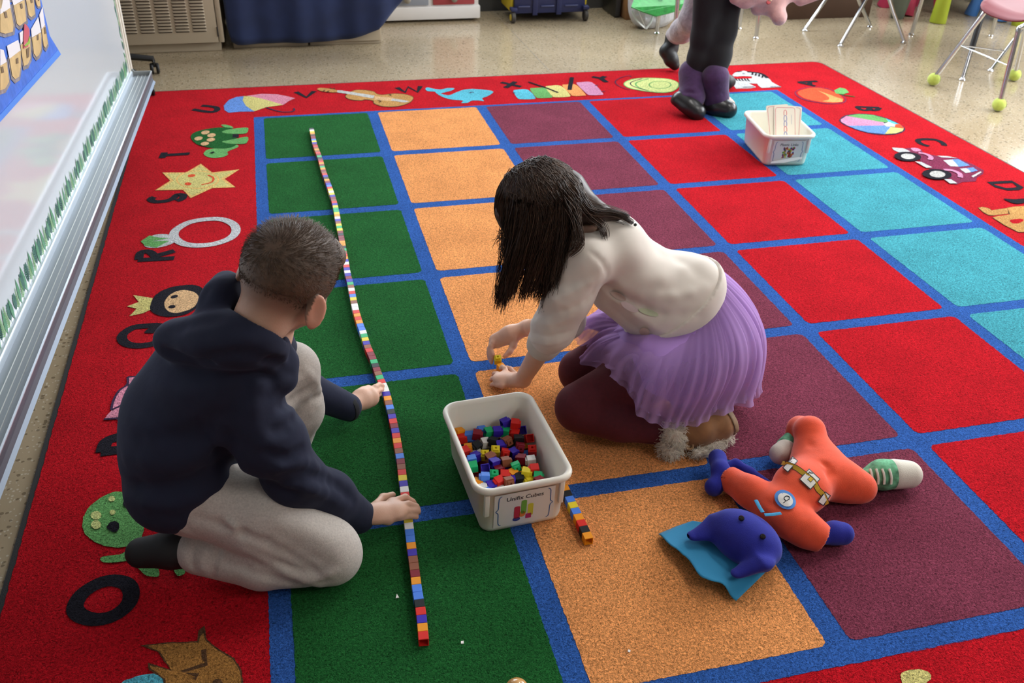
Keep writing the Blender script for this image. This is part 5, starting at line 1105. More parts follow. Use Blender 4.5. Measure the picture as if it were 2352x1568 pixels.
# ------------------------------------------------------------------ boy kneeling at the left
M_HOOD = mat('navy_fleece', (0.0065, 0.0095, 0.030), 0.92, sheen=0.05, sheen_tint=(0.3, 0.4, 0.8), noise=0.12, nscale=14, bump=0.2, bscale=9, bdist=0.02, detail=6)
M_HOODT = mat('black_trim', (0.006, 0.006, 0.008), 0.9)
M_JOG = mat('grey_marl', (0.50, 0.455, 0.415), 0.95, sheen=0.15, noise=0.16, nscale=260, bump=0.35, bscale=420, bdist=0.0012, detail=5)
M_SHOE = mat('black_shoe', (0.012, 0.012, 0.013), 0.7)
M_BOYH = mat('boy_hair', (0.092, 0.054, 0.032), 0.55, noise=0.35, nscale=90, bump=0.5, bscale=300)
pel = V(-.155, -2.652, .20); hipR = V(-.120, -2.712, .185); hipL = V(-.12, -2.58, .20)
kneR = V(.108, -2.806, .068); ankR = V(-.150, -2.736, .058); kneL = V(.066, -2.462, .272); ankL = G(668, 1015, .055)
nek = V(.022, -2.672, .500); shR = V(-.010, -2.752, .440); shL = V(.015, -2.545, .435)
elR = V(.058, -2.752, .228); wrR = G(826, 1184, .048); elL = DD(672, 880, 2.20); wrL = G(800, 934, .045)
# head frame: right ear, up, forward
hR = nrm(.84 * CR - .46 * CU + 0.26 * CB); hU = nrm((.46 * CR + .87 * CU) * math.cos(.22) + CB * math.sin(.22)); hU = nrm(hU - hR * np.dot(hU, hR)); hF = np.cross(hU, hR)
hc = DD(664, 634, 1.61)
H = lambda r, f, u: hc + hR * r + hF * f + hU * u
def head(f, H, hR, hF, hU, sc=1.0, k=0.02):
    A = lambda r, fw, u: (hR * r * sc, hF * fw * sc, hU * u * sc)
    f.ell(H(0, -0.008 * sc, 0.012 * sc), A(.0725, .088, .078), 0.001); f.ell(H(0, 0.018 * sc, -0.030 * sc), A(.058, .062, .066), k)          # skull, face
    f.ell(H(0, 0.050 * sc, -0.078 * sc), A(.026, .022, .018), 0.025); f.ell(H(.036 * sc, 0.044 * sc, -0.045 * sc), A(.024, .022, .024), k); f.ell(H(-.036 * sc, 0.044 * sc, -0.045 * sc), A(.024, .022, .024), k)   # chin, cheeks
    f.cone(H(0, .076 * sc, -.012 * sc), H(0, .088 * sc, -.036 * sc), .006 * sc, .009 * sc, 0.010)                                             # nose
    for q in (-1, 1):
        f.ell(H(q * .029 * sc, .078 * sc, -.010 * sc), A(.016, .010, .010), 0.006, True)                                                      # eye sockets
        f.ell(H(q * .029 * sc, .069 * sc, -.012 * sc), A(.011, .010, .010), 0.002)
    f.ell(H(0, .082 * sc, -.056 * sc), A(.018, .006, .004), 0.004, True); f.ell(H(0, .074 * sc, -.063 * sc), A(.016, .008, .005), 0.004)      # mouth
def ear(f, H, hR, hF, hU, q, sc=1.0):
    c = H(q * .074 * sc, -.012 * sc, -.026 * sc); n = nrm(hR * q * 0.75 - hF * 0.62); ub = nrm(hU + hF * -0.22); t = np.cross(ub, n)
    f.ell(c + n * 0.008, (n * .0052 * sc, ub * .031 * sc, t * .0185 * sc), 0.006)
    f.ell(c + n * 0.0145 + ub * 0.004, (n * .006 * sc, ub * .021 * sc, t * .010 * sc), 0.004, True)
    f.ell(c + n * 0.006 - ub * 0.024 * sc, (n * .0045 * sc, ub * .010 * sc, t * .009 * sc), 0.005)
body = Field((-.34, -2.92, -.005), (.30, -2.20, .80), 0.003)
head(body, H, hR, hF, hU); ear(body, H, hR, hF, hU, 1); ear(body, H, hR, hF, hU, -1)
body.chain([H(0, -.036, -.030), H(0, -.030, -.080), nek + V(-.005, 0, .01), nek + V(-.02, 0, -.05)], [.040, .041, .047, .052], 0.022)
body.chain([nek, V(-.08, -2.66, .36), pel], [.06, .085, .085], 0.03)
body.chain([shR, elR, wrR], [.035, .030, .0225], 0.02); body.chain([shL, elL, wrL], [.035, .030, .0225], 0.02); body.chain([nek - V(0, 0, .05), shR], [.045, .035], 0.02); body.chain([nek - V(0, 0, .05), shL], [.045, .035], 0.02)
body.chain([pel, hipR, kneR, ankR], [.06, .05, .042, .028], 0.02); body.chain([pel, hipL, kneL, ankL], [.06, .05, .042, .028], 0.02)
body.cone(ankR, ankR + V(-.09, .03, -.015), .022, .018, 0.01); body.cone(ankL, ankL + V(-.03, -.07, -.028), .022, .018, 0.01)
# right hand lying across the cube train, palm down
kn = [G(906, 1150, .046), G(909, 1164, .047), G(907, 1178, .045), G(899, 1192, .041)]
palm = G(868, 1178, .046); pn = nrm(V(0.05, 0, 1))
body.cone(wrR, palm, .0215, .024, 0.012, flat=(pn, .72)); body.cone(palm, (kn[1] + kn[2]) / 2, .026, .027, 0.012, flat=(pn, .52)); body.cone(kn[0] - V(.006, 0, .003), kn[3] - V(.006, 0, .003), .0105, .0095, 0.008)
finger(body, [kn[0], G(931, 1141, .044), G(948, 1152, .033), G(955, 1163, .020)], .0072)
finger(body, [kn[1], G(938, 1157, .046), G(956, 1163, .036), G(961, 1176, .022)], .0074)
finger(body, [kn[2], G(935, 1173, .042), G(956, 1173, .033), G(971, 1174, .023)], .0072)
finger(body, [kn[3], G(922, 1188, .037), G(941, 1184, .032), G(957, 1187, .024)], .0066)
finger(body, [G(862, 1160, .040), G(880, 1142, .030), G(902, 1136, .020)], .0085, 0.008)
# left hand reaching to the train
pL = G(832, 916, .040); nL = nrm(V(.15, -.80, .45)); kl = [G(851, 899, .046), G(852, 908, .039), G(848, 918, .031), G(842, 927, .024)]
body.cone(wrL, pL, .0205, .023, 0.012, flat=(nL, .75)); body.cone(pL, (kl[1] + kl[2]) / 2, .024, .024, 0.012, flat=(nL, .55)); body.cone(kl[0], kl[3], .0095, .0085, 0.008)
finger(body, [kl[0], G(862, 888, .050), G(871, 883, .040), G(879, 886, .029)], .0068)
finger(body, [kl[1], G(864, 899, .042), G(873, 896, .034), G(878, 894, .024)], .0068)
finger(body, [kl[2], G(858, 910, .032), G(867, 907, .026), G(872, 906, .020)], .0064)
finger(body, [kl[3], G(850, 924, .022), G(859, 921, .017), G(864, 919, .013)], .0060)
finger(body, [G(818, 905, .046), G(833, 896, .052), G(846, 889, .050)], .0078, 0.007)
P_, F_ = body.mesh(1)
boy = np_mesh('person', P_, F_, M_SKIN); tag(boy, 'child in a navy hooded top and grey joggers kneeling, hands on the cube train', 'person')
L_ = (P_ - hc); lr, lf, lu = L_ @ hR, L_ @ hF, L_ @ hU
hl = -.088 + np.clip((lf + .02) / .09, 0, 1) * .060                      # hair line rises towards the face
hd = np.clip((lu - hl) / .075, 0, 1) * (np.sqrt((L_ ** 2).sum(1)) < .125) * (lf < .062 + .03 * 0)
rgn = np.sqrt((L_ ** 2).sum(1)) < .14
earm = (np.abs(lr) > .076) & (lu < .01) & rgn
attr(boy, 'stubble', np.where(earm, 0, np.clip(hd, 0, 1) * .92 * (lf < .06)))
bl = np.where(earm, .35, 0) * 1.0
for tip in (G(955, 1163, .02), G(961, 1176, .02), G(971, 1174, .02), G(957, 1187, .02), G(879, 886, .03), G(878, 894, .024)): bl = np.maximum(bl, .35 * np.exp(-((P_ - tip) ** 2).sum(1) / .012 ** 2))
attr(boy, 'blush', bl)
# hair: a close cap on top of the head and short hairs
cap = Field(hc - .13, hc + .13, 0.003)
cap.ell(H(0, -.008, .014), (hR * .0755, hF * .0915, hU * .0815), 0.001); cap.ell(H(.0, .055, .055), (hR * .055, hF * .035, hU * .030), 0.02)
cap.ell(H(0, .10, -.045), (hR * .09, hF * .065, hU * .085), 0.012, True); cap.ell(H(0, -.02, -.105), (hR * .14, hF * .13, hU * .088), 0.03, True)
hair = field_obj('hair', cap, M_BOYH, boy)
rng = np.random.default_rng(4); cs = []
wh = nrm(V(*(H(.004, -.075, .045) - hc)))
for i in range(7500):
    v = nrm(rng.normal(size=3)); r_, f_, u_ = v @ hR, v @ hF, v @ hU
    low = -.62 + .85 * max(0, f_) ** 1.2
    if u_ < low - 0.12 + rng.random() * .25 or (f_ > .75 and u_ < .45): continue
    p = H(0, -.008, .014) + hR * r_ * .0735 + hF * f_ * .0895 + hU * u_ * .0795; nn = nrm(hR * r_ / .0735 + hF * f_ / .0895 + hU * u_ / .0795)
    away = v - wh * (v @ wh); away = nrm(away - nn * (away @ nn)); sw = np.cross(nn, away); L = np.interp(u_, (-.6, -.1, .25, .6), (.002, .005, .011, .020)) * (0.75 + .5 * rng.random())
    d = nrm(away * 0.9 + sw * .35 + nn * (.40 + .25 * rng.random()) + rng.normal(size=3) * .12)
    cs.append([p, p + d * L * .5 + nn * L * .10, p + d * L])
strands('short_hairs', cs, .00055, .0002, M_BOYH, hair)
# hooded top
hd_ = Field((-.36, -2.95, .02), (.26, -2.22, .72), 0.0035)
hd_.ell(V(-.150, -2.655, .225), (V(.108, 0, .01), V(0, .135, 0), V(0, 0, .095)), 0.001); hd_.ell(V(-.160, -2.690, .185), (V(.100, 0, 0), V(0, .105, 0), V(0, 0, .070)), 0.03); hd_.ell(V(-.135, -2.66, .315), (V(.112, 0, .02), V(0, .132, 0), V(-.03, 0, .12)), 0.05); hd_.ell(V(-.068, -2.662, .415), (V(.100, 0, .01), V(0, .128, 0), V(0, 0, .088)), 0.05)
hd_.chain([shR + V(-.01, .01, .0), shR * .45 + elR * .55 + V(-.005, -.012, 0), elR + V(-.004, -.008, .002)], [.066, .056, .050], 0.045); hd_.chain([elR + V(-.004, -.008, .002), elR * .5 + wrR * .5, wrR - nrm(palm - wrR) * .004], [.050, .046, .037], 0.03)
hd_.chain([shL, elL, wrL - nrm(pL - wrL) * .002], [.056, .046, .034], 0.04)
hd_.cone(nek + V(-.02, 0, -.02), nek + V(-.005, 0.0, .0), .068, .062, .03)
# hood folded down behind the neck
h1, h2, h3, h4 = DD(425, 782, 1.66), DD(512, 692, 1.66), DD(590, 798, 1.61), DD(525, 778, 1.60)
hd_.ell(h1, (CR * .052, CU * .040, CB * .05), .03); hd_.ell(h4, (CR * .085, CU * .050, CB * .055), .03); hd_.ell(h2, (nrm(CR * .5 + CU) * .050, nrm(CR - CU * .5) * .038, CB * .05), .025); hd_.ell(h3, (CR * .05, CU * .028, CB * .045), .03)
hd_.chain([DD(520, 650, 1.68), DD(580, 745, 1.62), DD(622, 806, 1.62), DD(640, 850, 1.66)], [.020, .026, .022, .016], .02)
hd_.folds([DD(368, 800, 1.64), DD(450, 830, 1.60), DD(545, 808, 1.58), DD(620, 822, 1.585), DD(670, 860, 1.62)], -.012, .012)
hd_.folds([DD(455, 690, 1.62), DD(490, 660, 1.63)], -.004, .01)
hd_.chain([H(0, -.036, -.030), H(0, -.026, -.085), nek + V(.02, 0, .02)], [.047, .050, .050], .008, sub=True)
hd_.ell(hc, (hR * .085, hF * .095, hU * .09), .006, True)
hd_.chain([DD(648, 790, 1.66), DD(652, 830, 1.68), DD(650, 870, 1.68)], [.014, .022, .026], .02)
# creases: under the arm, at the elbow, along the hem and the back
hd_.pfolds([([(470, 1000), (540, 1075), (620, 1115), (700, 1150)], -.012, .016), ([(690, 1030), (668, 1050), (640, 1050), (610, 1035)], -.012, .010), ([(730, 1075), (700, 1062), (665, 1066), (630, 1080)], .010, .011), ([(812, 1150), (775, 1115), (740, 1098), (715, 1095)], -.009, .010), ([(790, 1165), (745, 1135), (700, 1120), (650, 1118)], .007, .011),
    ([(275, 1110), (380, 1120), (470, 1090), (530, 1050)], -.011, .016), ([(290, 1150), (400, 1160), (500, 1120), (560, 1080)], .009, .015), ([(290, 1050), (400, 1065), (480, 1030), (520, 990)], .009, .018), ([(330, 1000), (420, 1005), (490, 960)], -.008, .018), ([(560, 880), (520, 960), (540, 1030)], -.009, .020), ([(590, 900), (580, 980), (620, 1030)], .007, .018),
    ([(685, 900), (660, 925), (640, 935)], -.010, .010), ([(688, 950), (655, 985), (625, 990)], -.009, .010), ([(660, 870), (620, 890), (590, 880)], .007, .012), ([(450, 830), (540, 812), (620, 826), (665, 862)], -.008, .010), ([(360, 880), (420, 900), (480, 880)], .006, .022), ([(300, 960), (350, 990), (380, 1040)], .006, .02), ([(400, 760), (450, 740), (500, 735)], -.006, .014), ([(420, 800), (500, 790), (570, 780)], .005, .012)])
hoodie = field_obj('hooded_top', hd_, M_HOOD, boy)
for wr, nx_ in ((wrR, palm), (wrL, pL)):
    d = nrm(nx_ - wr); b = MB(); b.lathe([(.030, -.010), (.035, -.007), (.0355, .003), (.033, .007), (.026, .006)], wr - d * .002, 22, d); b.build('cuff', M_HOODT, hoodie, smooth=True)
# joggers
jg = Field((-.34, -2.96, -.01), (.24, -2.30, .36), 0.0035)
jg.ell(pel + V(.01, 0, -.01), (V(.10, 0, 0), V(0, .125, 0), V(0, 0, .085)), .001)
jg.chain([hipR + V(0, -.005, .0), hipR * .5 + kneR * .5 + V(0, 0, .014), kneR + V(-.008, .004, .012)], [.082, .074, .060], .04)
jg.chain([kneR + V(0, 0, -.006), kneR * .5 + ankR * .5 + V(0, -.018, -.004), ankR + V(.012, -.004, .002)], [.060, .056, .046], .012)
jg.chain([hipL, hipL * .5 + kneL * .5, kneL], [.085, .074, .057], .04); jg.chain([kneL, kneL * .5 + ankL * .5 + V(.01, -.01, 0), ankL + V(0, 0, .02)], [.057, .058, .052], .02)
jg.pfolds([([(455, 1190), (560, 1225), (660, 1270), (745, 1330)], -.010, .010), ([(520, 1200), (540, 1212), (535, 1225)], .006, .007), ([(600, 1180), (700, 1210), (770, 1250)], .005, .022), ([(560, 1262), (660, 1312), (735, 1345)], .007, .010), ([(520, 1290), (620, 1325), (720, 1352)], -.007, .010), ([(640, 1290), (690, 1312), (740, 1308)], -.008, .008), ([(700, 1330), (740, 1328), (770, 1310)], .006, .008),
    ([(505, 1262), (492, 1290), (490, 1325)], -.010, .006), ([(478, 1255), (466, 1285), (470, 1318)], .008, .006), ([(448, 1250), (440, 1280), (446, 1308)], -.008, .006), ([(640, 1230), (720, 1280), (760, 1300)], -.004, .012), ([(655, 930), (690, 905), (720, 885)], -.008, .009), ([(662, 965), (700, 930), (735, 905)], -.009, .008), ([(690, 1000), (715, 950), (735, 925)], .006, .008), ([(700, 850), (725, 880), (740, 910)], .006, .010), ([(660, 880), (690, 868)], .006, .009)])
sl, PP = jg._sub(jg.lo, jg.lo + jg.h * jg.n); jg.d[sl] = np.maximum(jg.d[sl], .004 - PP[..., 2])
jog = field_obj('joggers', jg, M_JOG, boy)
sh = Field((-.36, -2.86, -.01), (.24, -2.28, .16), 0.004)
sh.chain([ankR + V(.015, 0, -.004), ankR + V(-.045, .018, -.004), ankR + V(-.105, .035, -.016)], [.034, .036, .030], .012)
sl, PP = sh._sub(sh.lo, sh.lo + sh.h * sh.n); sh.d[sl] = np.maximum(sh.d[sl], .002 - PP[..., 2])
so = field_obj('shoe', sh, M_SHOE, boy)
sh2 = Field((-.1, -2.60, -.01), (.2, -2.28, .12), 0.004); sh2.chain([ankL + V(.005, .01, -.02), ankL + V(-.012, -.03, -.020), ankL + V(-.03, -.075, -.028)], [.032, .034, .026], .012); sl, PP = sh2._sub(sh2.lo, sh2.lo + sh2.h * sh2.n); sh2.d[sl] = np.maximum(sh2.d[sl], .002 - PP[..., 2]); field_obj('shoe', sh2, M_SHOE, boy)
# ------------------------------------------------------------------ girl kneeling in the middle
M_SWEAT = mat('cream_knit', (0.72, 0.655, 0.585), 0.9, sheen=0.2, noise=0.05, nscale=20, bump=0.15, bscale=900, bdist=0.0006)
M_RIBK = mat('cream_ribbing', (0.70, 0.635, 0.555), 0.9, sheen=0.2)
M_TIGHT = mat('maroon_tights', (0.085, 0.006, 0.014), 0.8, sheen=0.12, sheen_tint=(1, .35, .4), noise=0.12, nscale=120, bump=0.2, bscale=800)
M_GHAIR = mat('dark_brown_hair', (0.038, 0.0195, 0.0115), 0.42, spec=0.35, noise=0.45, nscale=60); M_GHAIR2 = mat('mid_brown_hair', (0.095, 0.052, 0.030), 0.40, spec=0.4)
M_BOOT = mat('tan_suede', (0.27, 0.125, 0.045), 0.85, sheen=0.2, noise=0.2, nscale=40); M_FUR = mat('cream_fur', (0.82, 0.75, 0.62), 0.95, sheen=0.3); M_SOLE = mat('tan_sole', (0.27, 0.175, 0.095), 0.7, noise=0.2, nscale=50); M_TOGGLE = mat('horn_toggle', (0.42, 0.26, 0.13), 0.35)
gw = DD(1590, 700, 2.20); gpel = V(1.02, -2.425, .215)
gn = DD(1392, 535, 2.10); gsL = DD(1338, 612, 2.02); gsR = gsL + V(.04, .19, .0)
geL = DD(1272, 752, 2.10); gwL = G(1200, 872, .040); geR = DD(1300, 735, 2.24); gwR = G(1212, 752, .085)
gkL = G(1330, 930, .080); gaL = G(1520, 985, .050); gkR = G(1332, 848, .075); gaR = V(gaL[0] + .06, gaL[1] + .17, .05)
ghL = V(1.00, -2.462, .185); ghR = V(1.02, -2.36, .19)
# head frame: facing left and down
gF = nrm(V(-.80, .02, -.60)); gU = nrm(V(-.58, .05, .80)); gR = nrm(np.cross(gF, gU)); gU = np.cross(gR, gF)
ghc = DD(1236, 478, 2.06); HG = lambda r, f, u: ghc + gR * r + gF * f + gU * u
gb = Field((.52, -2.68, -.005), (1.16, -2.05, .70), 0.003)
head(gb, HG, gR, gF, gU); ear(gb, HG, gR, gF, gU, 1); ear(gb, HG, gR, gF, gU, -1)
gb.chain([HG(0, -.03, -.03), HG(0, -.03, -.075), gn], [.038, .036, .034], .015); gb.chain([gn + V(0, .012, -.03), gn * .5 + gw * .5 + V(0, .04, -.07), gpel], [.034, .045, .05], .02)
gb.chain([gn + V(0, .012, -.03), gsL + V(.01, .02, -.005), geL, gwL], [.03, .026, .029, .0205], .012); gb.chain([gn + V(0, .012, -.03), gsR, geR, gwR], [.03, .026, .028, .020], .012)
gb.chain([gpel, ghL, gkL, gaL], [.06, .05, .04, .028], .02); gb.chain([gpel, ghR, gkR, gaR], [.06, .05, .04, .028], .02)
for a_ in (gaL, gaR): gb.cone(a_, a_ + V(.11, .0, -.01), .022, .018, .01)
# left hand: flat on the rug, fingers forward
gp = G(1172, 872, .024); up_ = V(0, 0, 1.0); kk = [G(1161, 856, .028), G(1153, 864, .027), G(1150, 874, .025), G(1153, 886, .022)]
gb.cone(gwL, gp, .0195, .021, .012, flat=(up_, .8)); gb.cone(gp, (kk[1] + kk[2]) / 2, .023, .024, .012, flat=(up_, .55)); gb.cone(kk[0], kk[3], .009, .008, .008)
finger(gb, [kk[0], G(1160, 846, .034), G(1154, 842, .030), G(1150, 846, .0265)], .0065); finger(gb, [kk[1], G(1142, 858, .026), G(1135, 858, .018), G(1133, 862, .010)], .0064)
finger(gb, [kk[2], G(1138, 869, .023), G(1131, 869, .015), G(1128, 872, .008)], .0063); finger(gb, [kk[3], G(1141, 884, .019), G(1133, 882, .012), G(1128, 884, .007)], .0060)
finger(gb, [G(1182, 858, .024), G(1172, 848, .018), G(1164, 844, .012)], .0075, .006)
# right hand: pinching the yellow cube
gq = G(1172, 768, .072); nq = nrm(V(.1, -.75, .6)); kq = [G(1142, 778, .060), G(1136, 783, .054), G(1131, 789, .047), G(1128, 795, .040)]
gb.cone(gwR, gq, .0195, .022, .012, flat=(nq, .8)); gb.cone(gq, (kq[1] + kq[2]) / 2 + V(.008, 0, .004), .023, .021, .012, flat=(nq, .6)); gb.cone(kq[0], kq[3], .009, .008, .008)
finger(gb, [kq[0] + V(.004, .006, .006), G(1131, 787, .056), G(1127, 800, .044), G(1133, 815, .034)], .0065); finger(gb, [kq[1], G(1127, 794, .050), G(1124, 808, .036), G(1131, 823, .024)], .0064)
finger(gb, [kq[2], G(1124, 800, .042), G(1123, 815, .028), G(1129, 828, .016)], .0062); finger(gb, [kq[3], G(1123, 806, .034), G(1124, 821, .020), G(1129, 833, .010)], .0060)
finger(gb, [G(1184, 778, .066), G(1180, 793, .052), G(1171, 807, .040), G(1160, 818, .031)], .0080, .007)
PG, FG = gb.mesh(1); girl = np_mesh('person', PG, FG, M_SKIN); tag(girl, 'child in a cream top, lilac net skirt and maroon tights kneeling over the cubes', 'person'); attr(girl, 'stubble', np.zeros(len(PG)))
bl = np.zeros(len(PG))
for tip in (kk[0], kk[1], kk[2], kk[3], G(1133, 862, .01), G(1128, 872, .008), G(1128, 884, .007), G(1160, 818, .031), G(1133, 815, .034)): bl = np.maximum(bl, .30 * np.exp(-((PG - tip) ** 2).sum(1) / .010 ** 2))
attr(girl, 'blush', bl)
# top: sleeves pushed up to the forearm
hx_w = V(0, 1, 0); e2w = nrm(DD(1652, 640, 2.20) - DD(1487, 800, 2.15)); hdw = nrm(np.cross(hx_w, e2w)); sw = Field((.56, -2.68, .06), (1.20, -2.05, .62), 0.0035)
t1, t2, t3, t4 = gn + V(.01, .012, -.028), DD(1470, 610, 2.12) + V(0, .05, -.035), DD(1560, 665, 2.16) + V(0, .05, -.04), gw + V(.0, .045, -.035)
sw.ell(t1, (V(.075, 0, .03), V(0, .105, 0), V(-.02, 0, .06)), .001); sw.ell(t2, (V(.095, 0, -.03), V(0, .112, 0), V(.025, 0, .076)), .05); sw.ell(t3, (V(.085, 0, -.045), V(0, .112, 0), V(.04, 0, .080)), .05); sw.ell(t4, (V(.065, 0, -.05), V(0, .115, 0), V(.045, 0, .072)), .05)
sw.ell(DD(1540, 668, 2.235), (hx_w * .113, e2w * .114, hdw * .075), .03); sw.cone(DD(1520, 735, 2.16) + V(0, .04, 0), DD(1420, 690, 2.12) + V(0, .04, 0), .080, .050, .04)
fore = nrm(gwL - geL); eL = geL + fore * .062
sw.chain([gsL + V(.015, .02, .0), gsL * .5 + geL * .5 + V(0, 0, 0), geL, eL], [.058, .048, .044, .041], .035)
foreR = nrm(gwR - geR); sw.chain([gsR, geR, geR + foreR * .03], [.052, .042, .036], .03)
sw.pfolds([([(1222, 700), (1275, 688), (1330, 662), (1372, 640)], 0.0056, .010), ([(1235, 722), (1295, 715), (1345, 690), (1365, 665)], -0.0050, .009), ([(1215, 740), (1260, 745), (1310, 730)], 0.0037, .009), ([(1208, 760), (1260, 772), (1308, 760)], -0.0056, .006), ([(1205, 775), (1255, 790), (1302, 778)], 0.0050, .006), ([(1240, 640), (1290, 655), (1330, 645)], -0.0031, .014), ([(1390, 655), (1450, 692), (1520, 722), (1600, 722)], -0.0062, .012), ([(1395, 640), (1470, 672), (1545, 682), (1620, 660)], 0.0050, .013), ([(1355, 578), (1383, 602), (1394, 632)], -0.0037, .007), ([(1395, 672), (1460, 722), (1530, 765)], 0.0050, .010), ([(1400, 700), (1450, 745), (1500, 780)], -0.0043, .010), ([(1430, 650), (1520, 640), (1610, 600)], 0.0031, .018), ([(1480, 560), (1560, 600), (1620, 640)], -0.0025, .02), ([(1300, 600), (1290, 660)], 0.0031, .014)])
sw.cone(gn + V(-.01, .01, -.01), gn + V(-.035, .01, .012), .058, .050, .02); sw.chain([HG(0, -.03, -.03), HG(0, -.03, -.075), gn + V(-.04, 0, .015)], [.044, .042, .040], .006, sub=True)
hA_, hB_ = DD(1652, 640, 2.20), DD(1487, 800, 2.15); hx_ = nrm(V(.02, 1, 0.02)); e2v = nrm(hA_ - hB_); hx_ = nrm(hx_ - e2v * np.dot(hx_, e2v)); hdir = nrm(np.cross(hx_, e2v)); hdir = hdir if hdir[0] > 0 else -hdir; hcn = DD(1556, 676, 2.245)
sl, PP = sw._sub(sw.lo, sw.lo + sw.h * sw.n); q_ = (PP - hcn.astype(np.float32)) @ hdir.astype(np.float32); wbf = Field(sw.lo, sw.lo + sw.h * (sw.n - 1), sw.h); wbf.d = np.maximum(sw.d - .0065, np.abs(q_ + .006) - .023); sw.d[sl] = np.maximum(sw.d[sl], q_ - .004)
top = field_obj('top', sw, M_SWEAT, girl)
# ribbed bands
def ribbed(m, sx):
    nt = m.node_tree; b = nt.nodes['Principled BSDF']; tc = nt.nodes.new('ShaderNodeTexCoord'); w = nt.nodes.new('ShaderNodeTexWave'); w.inputs['Scale'].default_value = sx; w.bands_direction = 'X'; bp = nt.nodes.new('ShaderNodeBump'); bp.inputs['Strength'].default_value = .6; bp.inputs['Distance'].default_value = .0012
    nt.links.new(tc.outputs['UV'], w.inputs['Vector']); nt.links.new(w.outputs['Fac'], bp.inputs['Height']); nt.links.new(bp.outputs['Normal'], b.inputs['Normal'])
ribbed(M_RIBK, 45)
def band(name, rings, parent, m=M_RIBK, closed=True):
    n = len(rings[0]); v = [p for r in rings for p in r]; f = []
    for i in range(len(rings) - 1):
        for k in range(n if closed else n - 1): f.append((i * n + k, i * n + (k + 1) % n, (i + 1) * n + (k + 1) % n, (i + 1) * n + k))
    o = mesh_obj(name, v, f, m, parent, smooth=True); uv = o.data.uv_layers.new(name='uv')
    for p in o.data.polygons:
        for li in p.loop_indices:
            vi = o.data.loops[li].vertex_index; k = vi % n; k = n if (k == 0 and p.index % n == n - 1 and closed) else k; uv.data[li].uv = (k / n, (vi // n) * .1)
    return o
def ring(c, d, r, n=36, up=None, flat=1.0, x=None):
    a = nrm(np.cross(d, (0, 0, 1) if abs(d[2]) < .9 else (1, 0, 0))) if x is None else nrm(x); e = np.cross(d, a); return [c + a * r * math.cos(2 * math.pi * k / n) + e * r * flat * math.sin(2 * math.pi * k / n) for k in range(n)]
band('cuff', [ring(eL + fore * o_, fore, r_) for o_, r_ in ((-.012, .040), (-.006, .0435), (.012, .0425), (.030, .0400), (.038, .0385), (.039, .035), (.030, .034))], top)
# waistband of the top: tilted ring around the hips

# ------------------------------------------------------------------ skirt
M_NET = bpy.data.materials.new('lilac_net'); M_NET.use_nodes = True; nt = M_NET.node_tree; nt.nodes.clear()
out = nt.nodes.new('ShaderNodeOutputMaterial'); df = nt.nodes.new('ShaderNodeBsdfDiffuse'); df.inputs[0].default_value = (.58, .38, .72, 1); tl = nt.nodes.new('ShaderNodeBsdfTranslucent'); tl.inputs[0].default_value = (.58, .38, .72, 1); tr = nt.nodes.new('ShaderNodeBsdfTransparent'); m1 = nt.nodes.new('ShaderNodeMixShader'); m1.inputs[0].default_value = .35; m2 = nt.nodes.new('ShaderNodeMixShader')
nt.links.new(df.outputs[0], m1.inputs[1]); nt.links.new(tl.outputs[0], m1.inputs[2]); lw_ = nt.nodes.new('ShaderNodeLayerWeight'); lw_.inputs[0].default_value = .5; mr = nt.nodes.new('ShaderNodeMapRange'); mr.inputs['To Min'].default_value = .30; mr.inputs['To Max'].default_value = 1.0; nt.links.new(lw_.outputs['Facing'], mr.inputs['Value']); nt.links.new(mr.outputs[0], m2.inputs[0]); nt.links.new(tr.outputs[0], m2.inputs[1]); nt.links.new(m1.outputs[0], m2.inputs[2]); nt.links.new(m2.outputs[0], out.inputs[0])
M_LINING = mat('lilac_lining', (.36, .20, .54), .9, sheen=.2)
